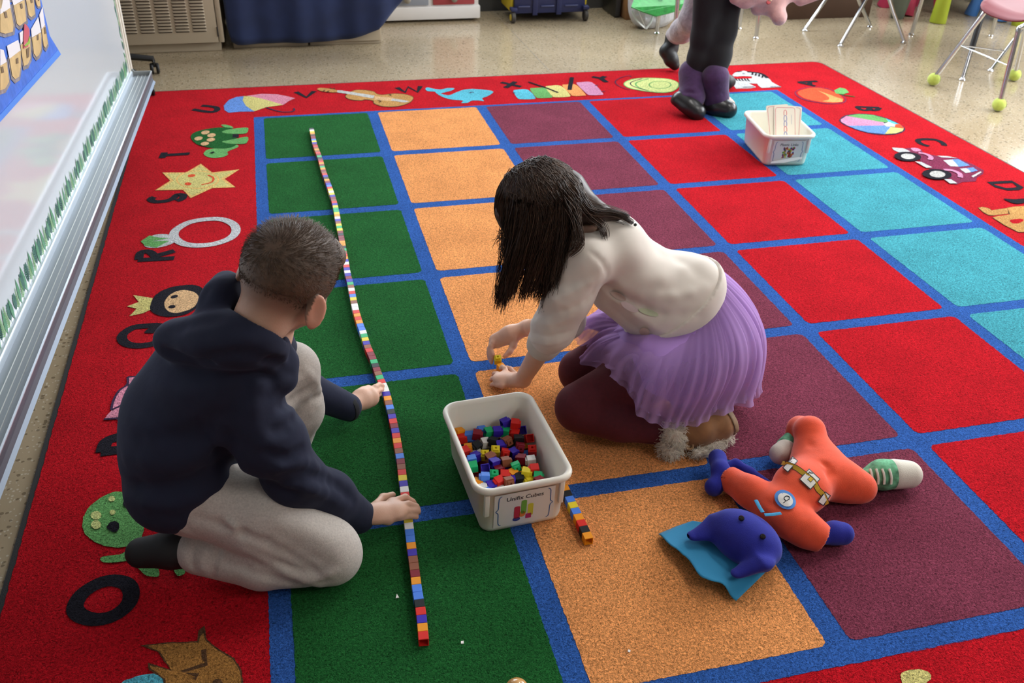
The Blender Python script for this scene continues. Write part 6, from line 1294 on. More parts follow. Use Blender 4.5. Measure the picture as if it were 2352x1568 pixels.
# hem outline of the skirt in plan around the hips: angle -> hem point
wc = gpel + V(-.015, .0, .06)
HEM = [(-180, G(1345, 800, .135)), (-160, G(1335, 838, .125)), (-145, G(1425, 868, .200)), (-128, G(1462, 955, .155)), (-110, G(1530, 980, .115)), (-90, G(1585, 985, .100)), (-72, G(1650, 950, .110)), (-50, G(1722, 935, .070)), (-30, G(1745, 895, .080)), (0, G(1742, 840, .085)), (40, V(1.19, -2.28, .09)), (90, V(1.03, -2.20, .09)), (130, V(.84, -2.20, .12)), (160, V(.74, -2.25, .15)), (180, G(1345, 800, .135))]
_HA = [h[0] for h in HEM]; _HC = [[h[1][i] for h in HEM] for i in range(3)]; _HT = [np.array([np.interp(-180 + 360 * k / 320, _HA, _HC[i]) for i in range(3)]) for k in range(320)]
def skirt(name, npl, amp, drop, seed, m, shrink=1.0, nt_=30, inset=0.0):
    rg = np.random.default_rng(seed); n = 320; v = []; f = []; ph = rg.uniform(0, 6.28, 6)
    for j in range(nt_ + 1):
        t = j / nt_
        for k in range(n):
            a = -180 + 360 * k / n; ar = math.radians(a); d = V(math.cos(ar), math.sin(ar), 0)
            # waist ring lies in the tilted plane of the hips
            w0 = hcn + hx_ * math.sin(ar) * .112 + e2v * math.cos(ar) * .114 + hdir * .004
            h0 = _HT[k]; h0 = wc * V(1, 1, 0) + (h0 - wc * V(1, 1, 0)) * V(shrink, shrink, 1) + V(0, 0, drop)
            p = w0 + (h0 - w0) * t; bulge = math.sin(math.pi * min(1, t * 1.05)) * (.030 + .030 * max(0, -math.sin(ar))) * (1 if shrink > .95 else .5); p = p + d * bulge + V(0, 0, .030 * math.sin(math.pi * t) * (1 - .3 * t))
            pl = math.sin(npl * ar + ph[0] + 1.2 * math.sin(2 * ar + ph[1])) * (.6 + .4 * math.sin(3 * ar + ph[2])) + .35 * math.sin(npl * 2.3 * ar + ph[3])
            p = p + d * amp * pl * (.22 + .78 * t ** .8) + V(0, 0, amp * .5 * math.sin(npl * .5 * ar + ph[4]) * t * t); p = p - d * inset
            p[2] = max(p[2], .012); v.append(p)
    for j in range(nt_):
        for k in range(n): f.append((j * n + k, j * n + (k + 1) % n, (j + 1) * n + (k + 1) % n, (j + 1) * n + k))
    return mesh_obj(name, v, f, m, girl, smooth=True)
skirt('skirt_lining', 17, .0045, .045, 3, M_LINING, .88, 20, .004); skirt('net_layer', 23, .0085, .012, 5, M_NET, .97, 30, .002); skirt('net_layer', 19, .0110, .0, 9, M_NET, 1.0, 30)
field_obj('waistband', wbf, M_SWEAT, top)
# tights
tg = Field((.58, -2.70, -.01), (1.20, -2.10, .34), .0035)
tg.ell(gpel, (V(.09, 0, 0), V(0, .12, 0), V(0, 0, .085)), .001)
tg.chain([ghL, ghL * .45 + gkL * .55 + V(0, -.004, .012), gkL], [.070, .066, .055], .035); tg.chain([gkL + V(0, 0, -.012), gkL * .5 + gaL * .5 + V(0, -.01, .0), gaL], [.056, .052, .038], .012)
tg.chain([ghR, ghR * .45 + gkR * .55 + V(0, 0, .012), gkR], [.082, .068, .052], .035); tg.chain([gkR + V(0, 0, -.012), gkR * .5 + gaR * .5, gaR], [.052, .050, .038], .012)
for pts, a_, w_ in (([DD(1345, 975, 2.07), DD(1380, 990, 2.06), DD(1430, 975, 2.07)], -.005, .009), ([DD(1350, 990, 2.07), DD(1400, 1000, 2.07)], .003, .006)): tg.folds(pts, a_, w_)
sl, PP = tg._sub(tg.lo, tg.lo + tg.h * tg.n); tg.d[sl] = np.maximum(tg.d[sl], .003 - PP[..., 2]); field_obj('tights', tg, M_TIGHT, girl)
# fur-lined boots, soles turned back
def boot(ank, heel, toe, sole_n, rb=.040):
    bt = Field(np.minimum(np.minimum(ank, heel), toe) - .07, np.maximum(np.maximum(ank, heel), toe) + .07, .003); mid = heel * .5 + toe * .5
    bt.chain([ank, heel * .6 + ank * .4, mid, toe], [rb, rb * 1.03, rb, rb * .85], .015)
    sl, PP = bt._sub(bt.lo, bt.lo + bt.h * bt.n); bt.d[sl] = np.maximum(bt.d[sl], .003 - PP[..., 2]); q = (PP - (mid + nrm(sole_n) * .030)) @ nrm(sole_n).astype(np.float32); bt.d[sl] = np.maximum(bt.d[sl], q)
    o = field_obj('boot', bt, M_BOOT, girl)
    so_ = Field(bt.lo, bt.lo + bt.h * bt.n, .003); so_.chain([heel, mid, toe], [rb * 1.02, rb * 1.02, rb * .9], .012); sl, PP = so_._sub(so_.lo, so_.lo + so_.h * so_.n); q = (PP - (mid + nrm(sole_n) * .028)) @ nrm(sole_n).astype(np.float32); so_.d[sl] = np.maximum(np.maximum(so_.d[sl] - .003, np.abs(q - .006) - .008), .002 - PP[..., 2]); field_obj('sole', so_, M_SOLE, o); return o
bL = boot(G(1575, 985, .048), G(1620, 985, .050), G(1672, 962, .046), V(.93, .12, .35))
bR = boot(gaR + V(.03, 0, 0), gaR + V(.06, .0, .0), G(1735, 900, .045) + V(-.01, .01, 0), V(.93, .25, .25), .036)
def fur(name, pts, rad, n, L, parent, seed):
    rg = np.random.default_rng(seed); fz = Field(np.min(pts, 0) - rad - .02, np.max(pts, 0) + rad + .02, .004); fz.chain(pts, [rad] * len(pts), .01); sl, PP = fz._sub(fz.lo, fz.lo + fz.h * fz.n); fz.d[sl] = np.maximum(fz.d[sl], .003 - PP[..., 2]); P0, F0 = fz.mesh(1); o = np_mesh(name, P0, F0, M_FUR, parent)
    c = np.mean(pts, 0); ids = rg.integers(0, len(P0), n); cs = []
    ctr = np.array([pts[np.argmin([np.linalg.norm(P0[i] - q) for q in pts])] for i in ids])
    for i, q in zip(ids, ctr):
        p = P0[i]; nn = nrm(p - q); d = nrm(nn + rg.normal(size=3) * .45 + V(0, 0, -.25)); l = L * (.5 + rg.random()); e = p + d * l; e[2] = max(e[2], .001); cs.append([p - nn * .002, p + nn * l * .45 + d * l * .1, e])
    strands('fur_tufts', cs, .0009, .0003, M_FUR, o)
fur('fur_cuff', [G(1548, 995, .065), G(1542, 1015, .036), G(1540, 1030, .022)], .021, 1500, .014, bL, 1); fur('fur_trim', [G(1600, 1040, .012), G(1640, 1022, .016), G(1668, 1003, .022)], .012, 900, .014, bL, 2); fur('fur_cuff', [gaR + V(.0, 0, .01), gaR + V(.01, 0, .01)], .038, 500, .012, bR, 3)
for u, v in ((1612, 1010), (1583, 1023)):
    c = G(u, v, .030); b = MB(); b.lathe([(.0075, -.004), (.0105, -.003), (.0110, .003), (.0085, .005), (.006, .003), (.0058, -.002)], c, 16, nrm(V(-.15, -.85, .45))); b.build('toggle', M_TOGGLE, bL, smooth=True)
# ------------------------------------------------------------------ long hair
hf = Field((.50, -2.58, .18), (.95, -2.15, .70), .0035)
hf.ell(HG(0, -.010, .012), (gR * .079, gF * .095, gU * .085), .001); hf.ell(HG(0, -.03, -.02), (gR * .074, gF * .072, gU * .076), .01)
hf.ell(HG(0, .095, -.062), (gR * .058, gF * .055, gU * .062), .015, True)
zE = lambda u, v, d: DD(u, v, d)
hf.chain([DD(1222, 510, 2.04), DD(1240, 590, 2.05), DD(1262, 645, 2.06)], [.048, .032, .010], .015, flat=(CB, .4)); hf.chain([DD(1175, 490, 2.03), DD(1182, 545, 2.05)], [.034, .012], .015, flat=(CB, .45)); hf.chain([DD(1285, 510, 2.04), DD(1285, 590, 2.05), DD(1278, 640, 2.06)], [.038, .026, .012], .015, flat=(CB, .45))
hf.chain([DD(1310, 440, 2.05), DD(1365, 485, 2.05), DD(1420, 497, 2.07)], [.040, .020, .010], .03)
ghair = field_obj('long_hair', hf, M_GHAIR, girl)
rg = np.random.default_rng(8); hs = []; hs2 = []
crown = HG(.0, -.035, .085); A_ = (gR * .086, gF * .102, gU * .092); hcc = HG(0, -.010, .012)
def surf(d):        # point on the hair cap in a direction
    d = nrm(d); k = math.sqrt(sum((np.dot(d, nrm(a_)) / np.linalg.norm(a_)) ** 2 for a_ in A_)); return hcc + d / k
def lock(targets, n, spread, n_pts=13, into=hs):
    for c_ in range(n):
        pass
clumps = []
for u, v, s_ in ((1142, 690, 1.0), (1150, 695, 1.0), (1160, 690, .9), (1168, 680, .9), (1180, 668, .8), (1200, 678, 1.0), (1205, 672, .9), (1190, 640, .7), (1222, 668, .7), (1232, 676, 1.1), (1245, 680, 1.3), (1258, 676, 1.3), (1252, 665, 1.2), (1270, 655, 1.2), (1262, 640, 1.2), (1240, 640, 1.2), (1215, 625, 1.2), (1285, 632, 1.1), (1292, 600, 1.0), (1165, 600, 1.1), (1150, 560, 1.2), (1230, 590, 1.4), (1200, 580, 1.4), (1265, 580, 1.4), (1180, 560, 1.4), (1290, 560, 1.2)): clumps.append((u, v, s_))
for u, v, s_ in clumps:
    end = DD(u, v, 2.01 + .03 * rg.random()); hang = V(end[0], end[1], 0); d0 = nrm(V(end[0] - hcc[0], end[1] - hcc[1], 0)); fr = (u - 1130) / 170
    eq_dir = nrm(V(0, -.9, -.05) + CR * (fr - .5) * 1.9); eq = surf(eq_dir) + eq_dir * .004
    for k in range(int(120 * s_)):
        j = rg.normal(size=3); top_ = surf(nrm(V(*(crown - hcc))) + rg.normal(size=3) * .22); m1_ = surf(nrm(nrm(top_ - hcc) * .72 + eq_dir * .55 + j * .10)) + rg.normal(size=3) * .001; e2_ = surf(nrm(eq_dir + j * .16)) + rg.normal(size=3) * .002; en = end + rg.normal(size=3) * V(.006, .006, .014) * s_; mid_ = e2_ * .45 + en * .55 + V(0, -.004, 0) + rg.normal(size=3) * .005
        (hs if rg.random() < .82 else hs2).append(catmull([top_, m1_, e2_, mid_, en], 3))
# swept back over the shoulder and back
for pts, n in (([DD(1290, 400, 2.03), DD(1345, 470, 2.03), DD(1400, 485, 2.05), DD(1440, 497, 2.07), DD(1468, 520, 2.09)], 120), ([DD(1300, 410, 2.02), DD(1350, 480, 2.02), DD(1410, 490, 2.05), DD(1450, 510, 2.08), DD(1462, 523, 2.09)], 80), ([DD(1300, 430, 2.0), DD(1350, 490, 2.02), DD(1380, 515, 2.03), DD(1390, 545, 2.03), DD(1376, 570, 2.02)], 45), ([DD(1310, 470, 2.0), DD(1330, 520, 1.99), DD(1335, 560, 1.98), DD(1310, 585, 1.98), DD(1290, 600, 1.98)], 45), ([DD(1300, 450, 2.0), DD(1325, 510, 1.99), DD(1325, 550, 1.98), DD(1315, 575, 1.98)] + [DD(1300, 590, 1.98)], 30)):
    for k in range(n):
        j = rg.normal(size=3) * .0045; q = [p + j * (1.8 - i * .33) for i, p in enumerate(pts)]; s0 = surf(nrm(q[0] - hcc)); st = surf(nrm(V(*(crown - hcc))) + rg.normal(size=3) * .25); (hs if rg.random() < .5 else hs2).append(catmull([st, s0] + q[1:4] + q[4:], 3)[:13])
# cap of lighter strands over the top of the head
for k in range(1500):
    st = surf(nrm(V(*(crown - hcc))) + rg.normal(size=3) * .10); a = rg.uniform(0, 6.283); w = nrm(gR * math.cos(a) + gF * math.sin(a)); q = [surf(nrm(nrm(crown - hcc) * math.cos(t) + w * math.sin(t))) + rg.normal(size=3) * .0006 for t in ((.1, .4, .7, 1.0, 1.35) if np.dot(w, gF) < .3 else (.1, .45, .85, 1.25, 1.7))]
    (hs if rg.random() < .6 else hs2).append(catmull(q, 3)[:13])
strands('hair_strands', [np.array(c)[:13] for c in hs], .00085, .00040, M_GHAIR, ghair); strands('light_strands', [np.array(c)[:13] for c in hs2], .00075, .00036, M_GHAIR2, ghair)
# ------------------------------------------------------------------ soft toy lying on the rug
M_FELTO = mat('orange_fleece', (0.78, 0.085, 0.030), 0.95, sheen=0.25, noise=0.08, nscale=60, bump=0.4, bscale=500, bdist=0.001); M_FELTB = mat('blue_fleece', (0.012, 0.016, 0.26), 0.95, sheen=0.25, sheen_tint=(.4, .5, 1), noise=0.1, nscale=60, bump=0.4, bscale=500, bdist=0.001)
M_CAPE = mat('turquoise_cotton', (0.020, 0.24, 0.46), 0.85, sheen=0.1, bump=0.2, bscale=600); M_SHOEW = mat('cream_canvas', (0.66, 0.62, 0.54), 0.9, bump=0.3, bscale=500); M_SHOEG = mat('green_print', (0.12, 0.36, 0.20), 0.9, noise=0.7, nscale=60); M_BELTY = mat('belt_yellow', (0.66, 0.42, 0.03), 0.8); M_BELTW = mat('belt_white', (0.72, 0.70, 0.66), 0.8); M_BADGE = mat('badge_blue', (0.06, 0.22, 0.58), 0.8)
toy = thing('soft_toy', 'blue soft toy in an orange suit and turquoise cape lying on the rug', 'soft toy', G(1790, 1180))
tf = Field((.92, -3.02, -.005), (1.46, -2.42, .20), .003)
tn, tw, th_ = G(1795, 1180, .050), G(1840, 1120, .058), G(1885, 1072, .050); nz_ = V(0, 0, 1.0)
tf.cone(tn, tw, .040, .056, .02, flat=(nz_, .85)); tf.cone(tw, th_, .056, .060, .02, flat=(nz_, .80))
lkA = G(1860, 990, .085); tf.chain([G(1868, 1052, .052), lkA], [.044, .034], .03); tf.chain([lkA, G(1838, 985, .060), G(1826, 1010, .034)], [.030, .028, .026], .015)
lB = G(1978, 1120, .036); tf.chain([G(1905, 1098, .046), G(1940, 1108, .042), lB], [.046, .038, .034], .03)
aL = G(1880, 1232, .030); tf.chain([G(1820, 1200, .048), G(1848, 1215, .040), aL], [.036, .033, .031], .025); aR = G(1678, 1102, .034); tf.chain([G(1770, 1160, .050), G(1725, 1130, .045), aR], [.036, .031, .030], .025)
tf.cone(aR, aR + nrm(aR - G(1725, 1130, .045)) * .05, .026, .03, .004, sub=True); tf.cone(aL, aL + nrm(aL - G(1848, 1215, .04)) * .05, .026, .03, .004, sub=True)
for pts in ([G(1885, 1060, .1), G(1905, 1075, .095), G(1900, 1100, .09)], [G(1900, 1080, .1), G(1925, 1090, .09)], [G(1760, 1150, .08), G(1790, 1165, .09)], [G(1850, 1000, .11), G(1865, 1025, .10)], [G(1860, 1170, .09), G(1840, 1185, .09)]): tf.folds(pts, -.005, .008)
sl, PP = tf._sub(tf.lo, tf.lo + tf.h * tf.n); tf.d[sl] = np.maximum(tf.d[sl], .003 - PP[..., 2]); suit = field_obj('suit', tf, M_FELTO, toy)
TP_ = np.array([v.co[:] for v in suit.data.vertices])
def on_toy(u, v, lift=.0012, P=TP_):
    d = nrm(ray(u, v)); w = P - CAM; t = w @ d; off = np.linalg.norm(w - t[:, None] * d, axis=1); t = t[off < .006]
    return CAM + d * ((t.min() if len(t) else np.linalg.norm(G(u, v, .05) - CAM)) - lift)
def toy_patch(name, pts, m, parent, lift=.0012):
    c = np.mean(pts, 0); rows = []; n = len(pts)
    Pn = [on_toy(*(c), lift)]; f = []
    for q in (.34, .67, 1.0): Pn += [on_toy(*(c + (np.array(p) - c) * q), lift) for p in pts]
    for k in range(n): f.append((0, 1 + (k + 1) % n, 1 + k))
    for r in range(2):
        for k in range(n): a = 1 + r * n; f.append((a + k, a + (k + 1) % n, a + n + (k + 1) % n, a + n + k))
    return mesh_obj(name, Pn, f, m, parent, smooth=True)
circ = lambda cx, cy, rx, ry, n=20, ro=0.0: [(cx + rx * math.cos(2 * math.pi * k / n) * math.cos(ro) - ry * math.sin(2 * math.pi * k / n) * math.sin(ro), cy + rx * math.cos(2 * math.pi * k / n) * math.sin(ro) + ry * math.sin(2 * math.pi * k / n) * math.cos(ro)) for k in range(n)]
GT_ = np.array([v.co[:] for v in top.data.vertices])
def top_patch(name, pts, m):
    c = np.mean(pts, 0); n = len(pts); Pn = [on_toy(*c, .0012, GT_)]; f = []
    for q in (.5, 1.0): Pn += [on_toy(*(c + (np.array(p) - c) * q), .0012, GT_) for p in pts]
    for k in range(n): f.append((0, 1 + (k + 1) % n, 1 + k)); f.append((1 + k, 1 + (k + 1) % n, 1 + n + (k + 1) % n, 1 + n + k))
    return mesh_obj(name, Pn, f, m, top, smooth=True)
top_patch('faded_print', circ(1490, 717, 24, 7, 14, .3), mat('print_green', (.58, .66, .45), .9)); top_patch('faded_print', circ(1446, 705, 22, 8, 14, .5), mat('print_pink', (.66, .54, .54), .9)); top_patch('faded_print', circ(1420, 680, 20, 7, 14, .5), mat('print_brown', (.56, .46, .40), .9)); top_patch('faded_print', circ(1480, 762, 12, 9, 12, .2), mat('print_peach', (.72, .54, .44), .9))
for u, v_ in ((1438, 503), (1445, 507), (1452, 511), (1459, 516)): b = MB(); b.lathe([(0, .0035), (.003, .0025), (.004, 0), (0, -.001)], on_toy(u, v_, .0015, GT_), 8, CB); b.build('neck_bead', mat('dark_bead', (.03, .04, .03), .25), top, smooth=True)
bd = toy_patch('badge', circ(1803.5, 1147, 27, 20, ro=.62), M_BADGE, suit); bw = toy_patch('badge_centre', circ(1804, 1147, 19, 14, ro=.62), mat('badge_white', (.66, .64, .60), .8), bd, .0022)
def toy_line(name, pts, w, m, parent, lift=.003):
    P = [on_toy(u, v, lift) for u, v in catmull([np.array(p, float) for p in pts], 3)]; v = []; f = []; k = len(P)
    for i in range(k):
        d = nrm(P[min(i + 1, k - 1)] - P[max(i - 1, 0)]); s_ = nrm(np.cross(d, CB)) * w / 2; v += [P[i] + s_, P[i] - s_]
    for i in range(k - 1): f.append((2 * i, 2 * i + 1, 2 * i + 3, 2 * i + 2))
    return mesh_obj(name, v, f, m, parent)
toy_line('printed_letter', [(1799, 1155), (1813, 1146)], .0024, M_INK, bw); toy_line('printed_letter', [(1806, 1151), (1801, 1144), (1806, 1139), (1813, 1141), (1813, 1146)], .0024, M_INK, bw)
toy_line('belt', [(1796, 1062), (1812, 1067), (1830, 1075), (1850, 1090), (1868, 1105), (1880, 1125), (1890, 1135), (1900, 1158)], .012, M_INK, suit, .0012); belt = toy_line('belt', [(1796, 1062), (1812, 1067), (1830, 1075), (1850, 1090), (1868, 1105), (1880, 1125), (1890, 1135), (1900, 1158)], .0095, M_BELTY, suit, .002)
quad = lambda cx, cy, a, w, h: [(cx + x * math.cos(a) - y * math.sin(a), cy + x * math.sin(a) + y * math.cos(a)) for x, y in ((-w, -h), (0, -h), (w, -h), (w, 0), (w, h), (0, h), (-w, h), (-w, 0))]
for cx, cy, a, w, h in ((1815, 1066, -.85, 16, 6.5), (1860, 1100, .75, 16, 15), (1893, 1145, -.95, 13, 6.5)):
    toy_patch('buckle_edge', quad(cx, cy, a, w + 2, h + 2), M_INK, belt, .0026); toy_patch('buckle', quad(cx, cy, a, w, h), M_BELTW, belt, .0034)
toy_patch('buckle_hole', quad(1862, 1100, .75, 5.5, 5.5), M_INK, belt, .0042); toy_patch('buckle_centre', quad(1862, 1100, .75, 4.2, 4.2), M_BELTY, belt, .0048)
# head, ears, hands, tail
hf_ = Field((.82, -3.12, -.002), (1.24, -2.70, .18), .003); hcT = G(1712, 1236, .052); ax1 = nrm(G(1785, 1292, .05) - G(1622, 1180, .05)); ax2 = nrm(np.cross(V(0, 0, 1), ax1))
hf_.ell(hcT, (ax1 * .080, ax2 * .057, V(0, 0, .048)), .001)
e_a, e_b = G(1645, 1202, .056), G(1594, 1230, .040); hf_.cone(e_a, e_b, .030, .010, .012, flat=(V(.1, .2, 1), .42)); hf_.cone(G(1655, 1226, .045), e_b, .016, .006, .015, flat=(V(0, 0, 1), .6))
e_c, e_d = G(1745, 1286, .064), G(1694, 1316, .042); hf_.cone(e_c, e_d, .030, .011, .012, flat=(V(.1, .2, 1), .45)); hf_.cone(G(1755, 1300, .045), e_d, .012, .004, .015, flat=(V(0, 0, 1), .7))
sl, PP = hf_._sub(hf_.lo, hf_.lo + hf_.h * hf_.n); hf_.d[sl] = np.maximum(hf_.d[sl], .006 - PP[..., 2]); thd = field_obj('head', hf_, M_FELTB, toy)
HP_ = np.array([v.co[:] for v in thd.data.vertices])
for u, v in ((1703, 1190), (1752, 1232)):
    c = on_toy(u, v, .001, HP_); b = MB(); b.lathe([(0, .0045), (.004, .004), (.006, .0015), (.006, -.001), (0, -.001)], c, 14, nrm(CB * .6 + V(0, 0, .7))); b.build('button_eye', mat('button_black', (.01, .01, .01), .15), thd, smooth=True)
def soft(name, chains, m, parent, lo, hi, h=.003, floor_=.003):
    f = Field(lo, hi, h)
    for pts, rs, k in chains: f.chain(pts, rs, k)
    sl, PP = f._sub(f.lo, f.lo + f.h * f.n); f.d[sl] = np.maximum(f.d[sl], floor_ - PP[..., 2]); return field_obj(name, f, m, parent)
bx_ = lambda pts, r: (np.min(pts, 0) - r, np.max(pts, 0) + r)
q = [G(1890, 1232, .028), G(1912, 1224, .028), G(1935, 1225, .026)]; soft('hand', [(q, [.017, .023, .024], .01), ([q[1], G(1920, 1212, .036)], [.016, .012], .01)], M_FELTB, toy, *bx_(q, .06))
q = [G(1672, 1098, .032), G(1655, 1080, .040), G(1648, 1052, .034)]; q2 = [G(1660, 1095, .034), G(1640, 1118, .022)]; soft('hand', [(q, [.018, .019, .021], .012), (q2, [.019, .021], .012)], M_FELTB, toy, *bx_(q + q2, .05))
q = [G(1665, 1072, .020), G(1690, 1066, .022), G(1722, 1085, .022), G(1770, 1118, .022)]; soft('tail', [(q, [.010, .012, .012, .011], .008)], M_FELTB, toy, *bx_(q, .04))
q = [G(1990, 1098, .034), G(2025, 1090, .040), G(2055, 1088, .040), G(2080, 1090, .036)]; s1 = soft('shoe', [(q[:3], [.022, .032, .033], .015)], M_SHOEG, toy, *bx_(q, .06)); soft('toe_cap', [([q[2] + V(-.002, 0, 0), q[3] + V(.006, 0, 0)], [.0342, .0315], .01)], M_SHOEW, s1, *bx_(q, .06)); soft('shoe_side', [([q[0] + V(.005, .014, -.012), q[1] + V(0, .016, -.01), q[2] + V(0, .016, -.01)], [.018, .024, .026], .01)], M_SHOEW, s1, *bx_(q, .06))
SP_ = np.array([v.co[:] for v in s1.data.vertices])
for u0 in (1998, 2012, 2026, 2042):
    P = [on_toy(u0 + du, v_, .001, SP_) for du, v_ in ((0, 1076), (4, 1086), (6, 1098), (5, 1112))]; b = MB(); b.tube(P, .0032, 6, flat=.5); b.build('lace', M_SHOEW, s1, smooth=True)
q = [G(1818, 1012, .040), G(1806, 1026, .034), G(1792, 1042, .030)]; s2 = soft('shoe', [(q[:2], [.022, .024], .015)], M_SHOEG, toy, *bx_(q, .05)); soft('toe_cap', [([q[1] + V(-.006, -.008, 0), q[2]], [.0245, .025], .01)], M_SHOEW, s2, *bx_(q, .05))
# cape: a sheet spread under the head
corner = [[G(1590, 1200, .010), G(1680, 1215, .014), G(1790, 1285, .012)], [G(1552, 1213, .006), G(1630, 1262, .020), G(1740, 1335, .012)], [G(1512, 1230, .003), G(1600, 1315, .030), G(1690, 1384, .004)]]
nu = 26; v = []; f = []
def bil(a, c):
    x, y = a * 2, c * 2; i, j = min(1, int(x)), min(1, int(y)); x -= i; y -= j; return (corner[j][i] * (1 - x) + corner[j][i + 1] * x) * (1 - y) + (corner[j + 1][i] * (1 - x) + corner[j + 1][i + 1] * x) * y
for j in range(nu + 1):
    for i in range(nu + 1):
        a, c = i / nu, j / nu; p = bil(a, c); w = math.sin(a * 9.5 + .6) * .010 * c ** 1.2 + math.sin(a * 21 + 2) * .0035 * c; e = (1 - abs(2 * a - 1) ** 3); p = p + V(0, 0, .006 + max(0, w) * e * 1.4) + nrm(V(-.6, -.8, 0)) * (.008 * math.sin(a * 13) * c * e); p[2] = max(p[2], .003); v.append(p)
for j in range(nu):
    for i in range(nu): a = j * (nu + 1) + i; f.append((a, a + 1, a + nu + 2, a + nu + 1))
cp = mesh_obj('cape', v, f, M_CAPE, toy, smooth=True); md = cp.modifiers.new('thick', 'SOLIDIFY'); md.thickness = .0016; md.offset = 1
for pts in ([(1736, 1148), (1745, 1165), (1752, 1176)], [(1794, 1178), (1775, 1181), (1756, 1182)]): P = [G(u, v_, .098) for u, v_ in pts]; b = MB(); b.tube(P, .0042, 6, flat=.25); b.build('cape_tie', M_CAPE, toy, smooth=True)

# ------------------------------------------------------------------ walking child with purple boots (cut off above the knees by the frame)
M_BLK = mat('black_trousers', (0.007, 0.007, 0.009), 0.9, sheen=.03); M_PURP = mat('purple_suede', (0.050, 0.018, 0.075), 0.9, sheen=.25, noise=.25, nscale=40, bump=.3, bscale=80, bdist=.004); M_RUBB = mat('black_rubber', (0.012, 0.012, 0.013), .32); M_PINKF = mat('pink_plush', (0.60, 0.35, 0.34), .95, sheen=.5, noise=.12, nscale=50, bump=.5, bscale=260, bdist=.003); M_GREYF = mat('grey_fleece', (0.36, 0.33, 0.36), .95, sheen=.4, noise=.3, nscale=35, bump=.7, bscale=90, bdist=.006)
def low_clip(f, z0): sl, PP = f._sub(f.lo, f.lo + f.h * f.n); f.d[sl] = np.maximum(f.d[sl], z0 - PP[..., 2])
WY = -.30
fA, fB = G(1583, 262, .0), G(1655, 258, .0)
def at_h(u, v, z): return G(u, v, z)
hA, hB = fA, fB
anA, anB = G(1588, 205, .095), G(1640, 210, .10); knA, knB = G(1618, 85, .33), G(1660, 70, .36)
hip = (knA + knB) / 2 + V(.01, .03, .28); hpA, hpB = hip + V(-.055, -.02, 0), hip + V(.055, .02, 0)
wk = Field((1.70, -.55, -.005), (2.45, .20, 1.30), .006)
chest = hip + V(.02, .02, .24); nk = chest + V(.02, .01, .14); hd0 = nk + V(.02, .0, .13)
wk.chain([anA, knA, hpA, hip], [.028, .036, .05, .07], .02); wk.chain([anB, knB, hpB, hip], [.028, .036, .05, .07], .02); wk.chain([hip, chest, nk], [.075, .085, .04], .03); wk.chain([nk, hd0 - V(0, 0, .05)], [.035, .035], .02)
wk.chain([anA, anA + V(.05, -.05, -.05)], [.03, .025], .01); wk.chain([anB, anB + V(.08, -.02, -.06)], [.03, .025], .01)
wf = nrm(V(.8, -.45, -.3)); wu = V(.2, -.1, 1.0); wr_ = nrm(np.cross(wf, wu)); wu = np.cross(wr_, wf); HW = lambda r, f_, u: hd0 + wr_ * r + wf * f_ + wu * u
head(wk, HW, wr_, wf, wu); ear(wk, HW, wr_, wf, wu, 1); ear(wk, HW, wr_, wf, wu, -1)
toyc = G(1760, 8, .50)
for sg in (-1, 1): s0 = chest + wr_ * sg * .11 + V(0, 0, .06); hnd = toyc + V(-.05, .0, .06 + .02 * sg); el = s0 * .5 + hnd * .5 + V(-.03, 0, -.06); wk.chain([s0, el, hnd], [.035, .03, .022], .02); finger(wk, [hnd, hnd + V(.03, -.02, .0), hnd + V(.05, -.03, -.02)], .010); finger(wk, [hnd + V(0, .01, .01), hnd + V(.035, -.005, .012), hnd + V(.055, -.012, -.005)], .009)
PW, FW = wk.mesh(1); walker = np_mesh('person', PW, FW, M_SKIN); tag(walker, 'walking child in black trousers and purple snow boots carrying a pink toy', 'person'); attr(walker, 'stubble', np.zeros(len(PW))); attr(walker, 'blush', np.zeros(len(PW)))
tr_ = Field((1.70, -.60, .06), (2.45, .20, .98), .006); tr_.chain([anA + V(0, 0, .045), knA * .6 + anA * .4 + V(.0, -.0, 0), knA, hpA], [.040, .050, .058, .078], .03); tr_.chain([anB + V(0, 0, .05), knB * .6 + anB * .4, knB, hpB], [.042, .052, .060, .078], .03); tr_.ell(hip, (V(.11, 0, 0), V(0, .09, 0), V(0, 0, .08)), .03)
for pts in ([G(1590, 120, .2), G(1610, 112, .22)], [G(1600, 140, .18), G(1620, 135, .2)]): tr_.folds(pts, -.008, .012)
field_obj('trousers', tr_, M_BLK, walker)
jk = Field(hip - .26, hip + .50, .006); jk.chain([hip + V(0, 0, .06), chest, nk - V(0, 0, .03)], [.105, .11, .055], .04)
for sg in (-1, 1): s0 = chest + wr_ * sg * .11 + V(0, 0, .06); hnd = toyc + V(-.05, .0, .06 + .02 * sg); el = s0 * .5 + hnd * .5 + V(-.03, 0, -.06); jk.chain([s0, el, el * .25 + hnd * .75], [.05, .042, .032], .02)
field_obj('jumper', jk, mat('dark_jumper', (.03, .03, .045), .9), walker)
hw = Field(hd0 - .14, hd0 + .14, .005); hw.ell(HW(0, -.012, .016), (wr_ * .082, wf * .095, wu * .086), .001); hw.ell(HW(0, .09, -.05), (wr_ * .07, wf * .06, wu * .085), .01, True); field_obj('hair', hw, M_BOYH, walker)
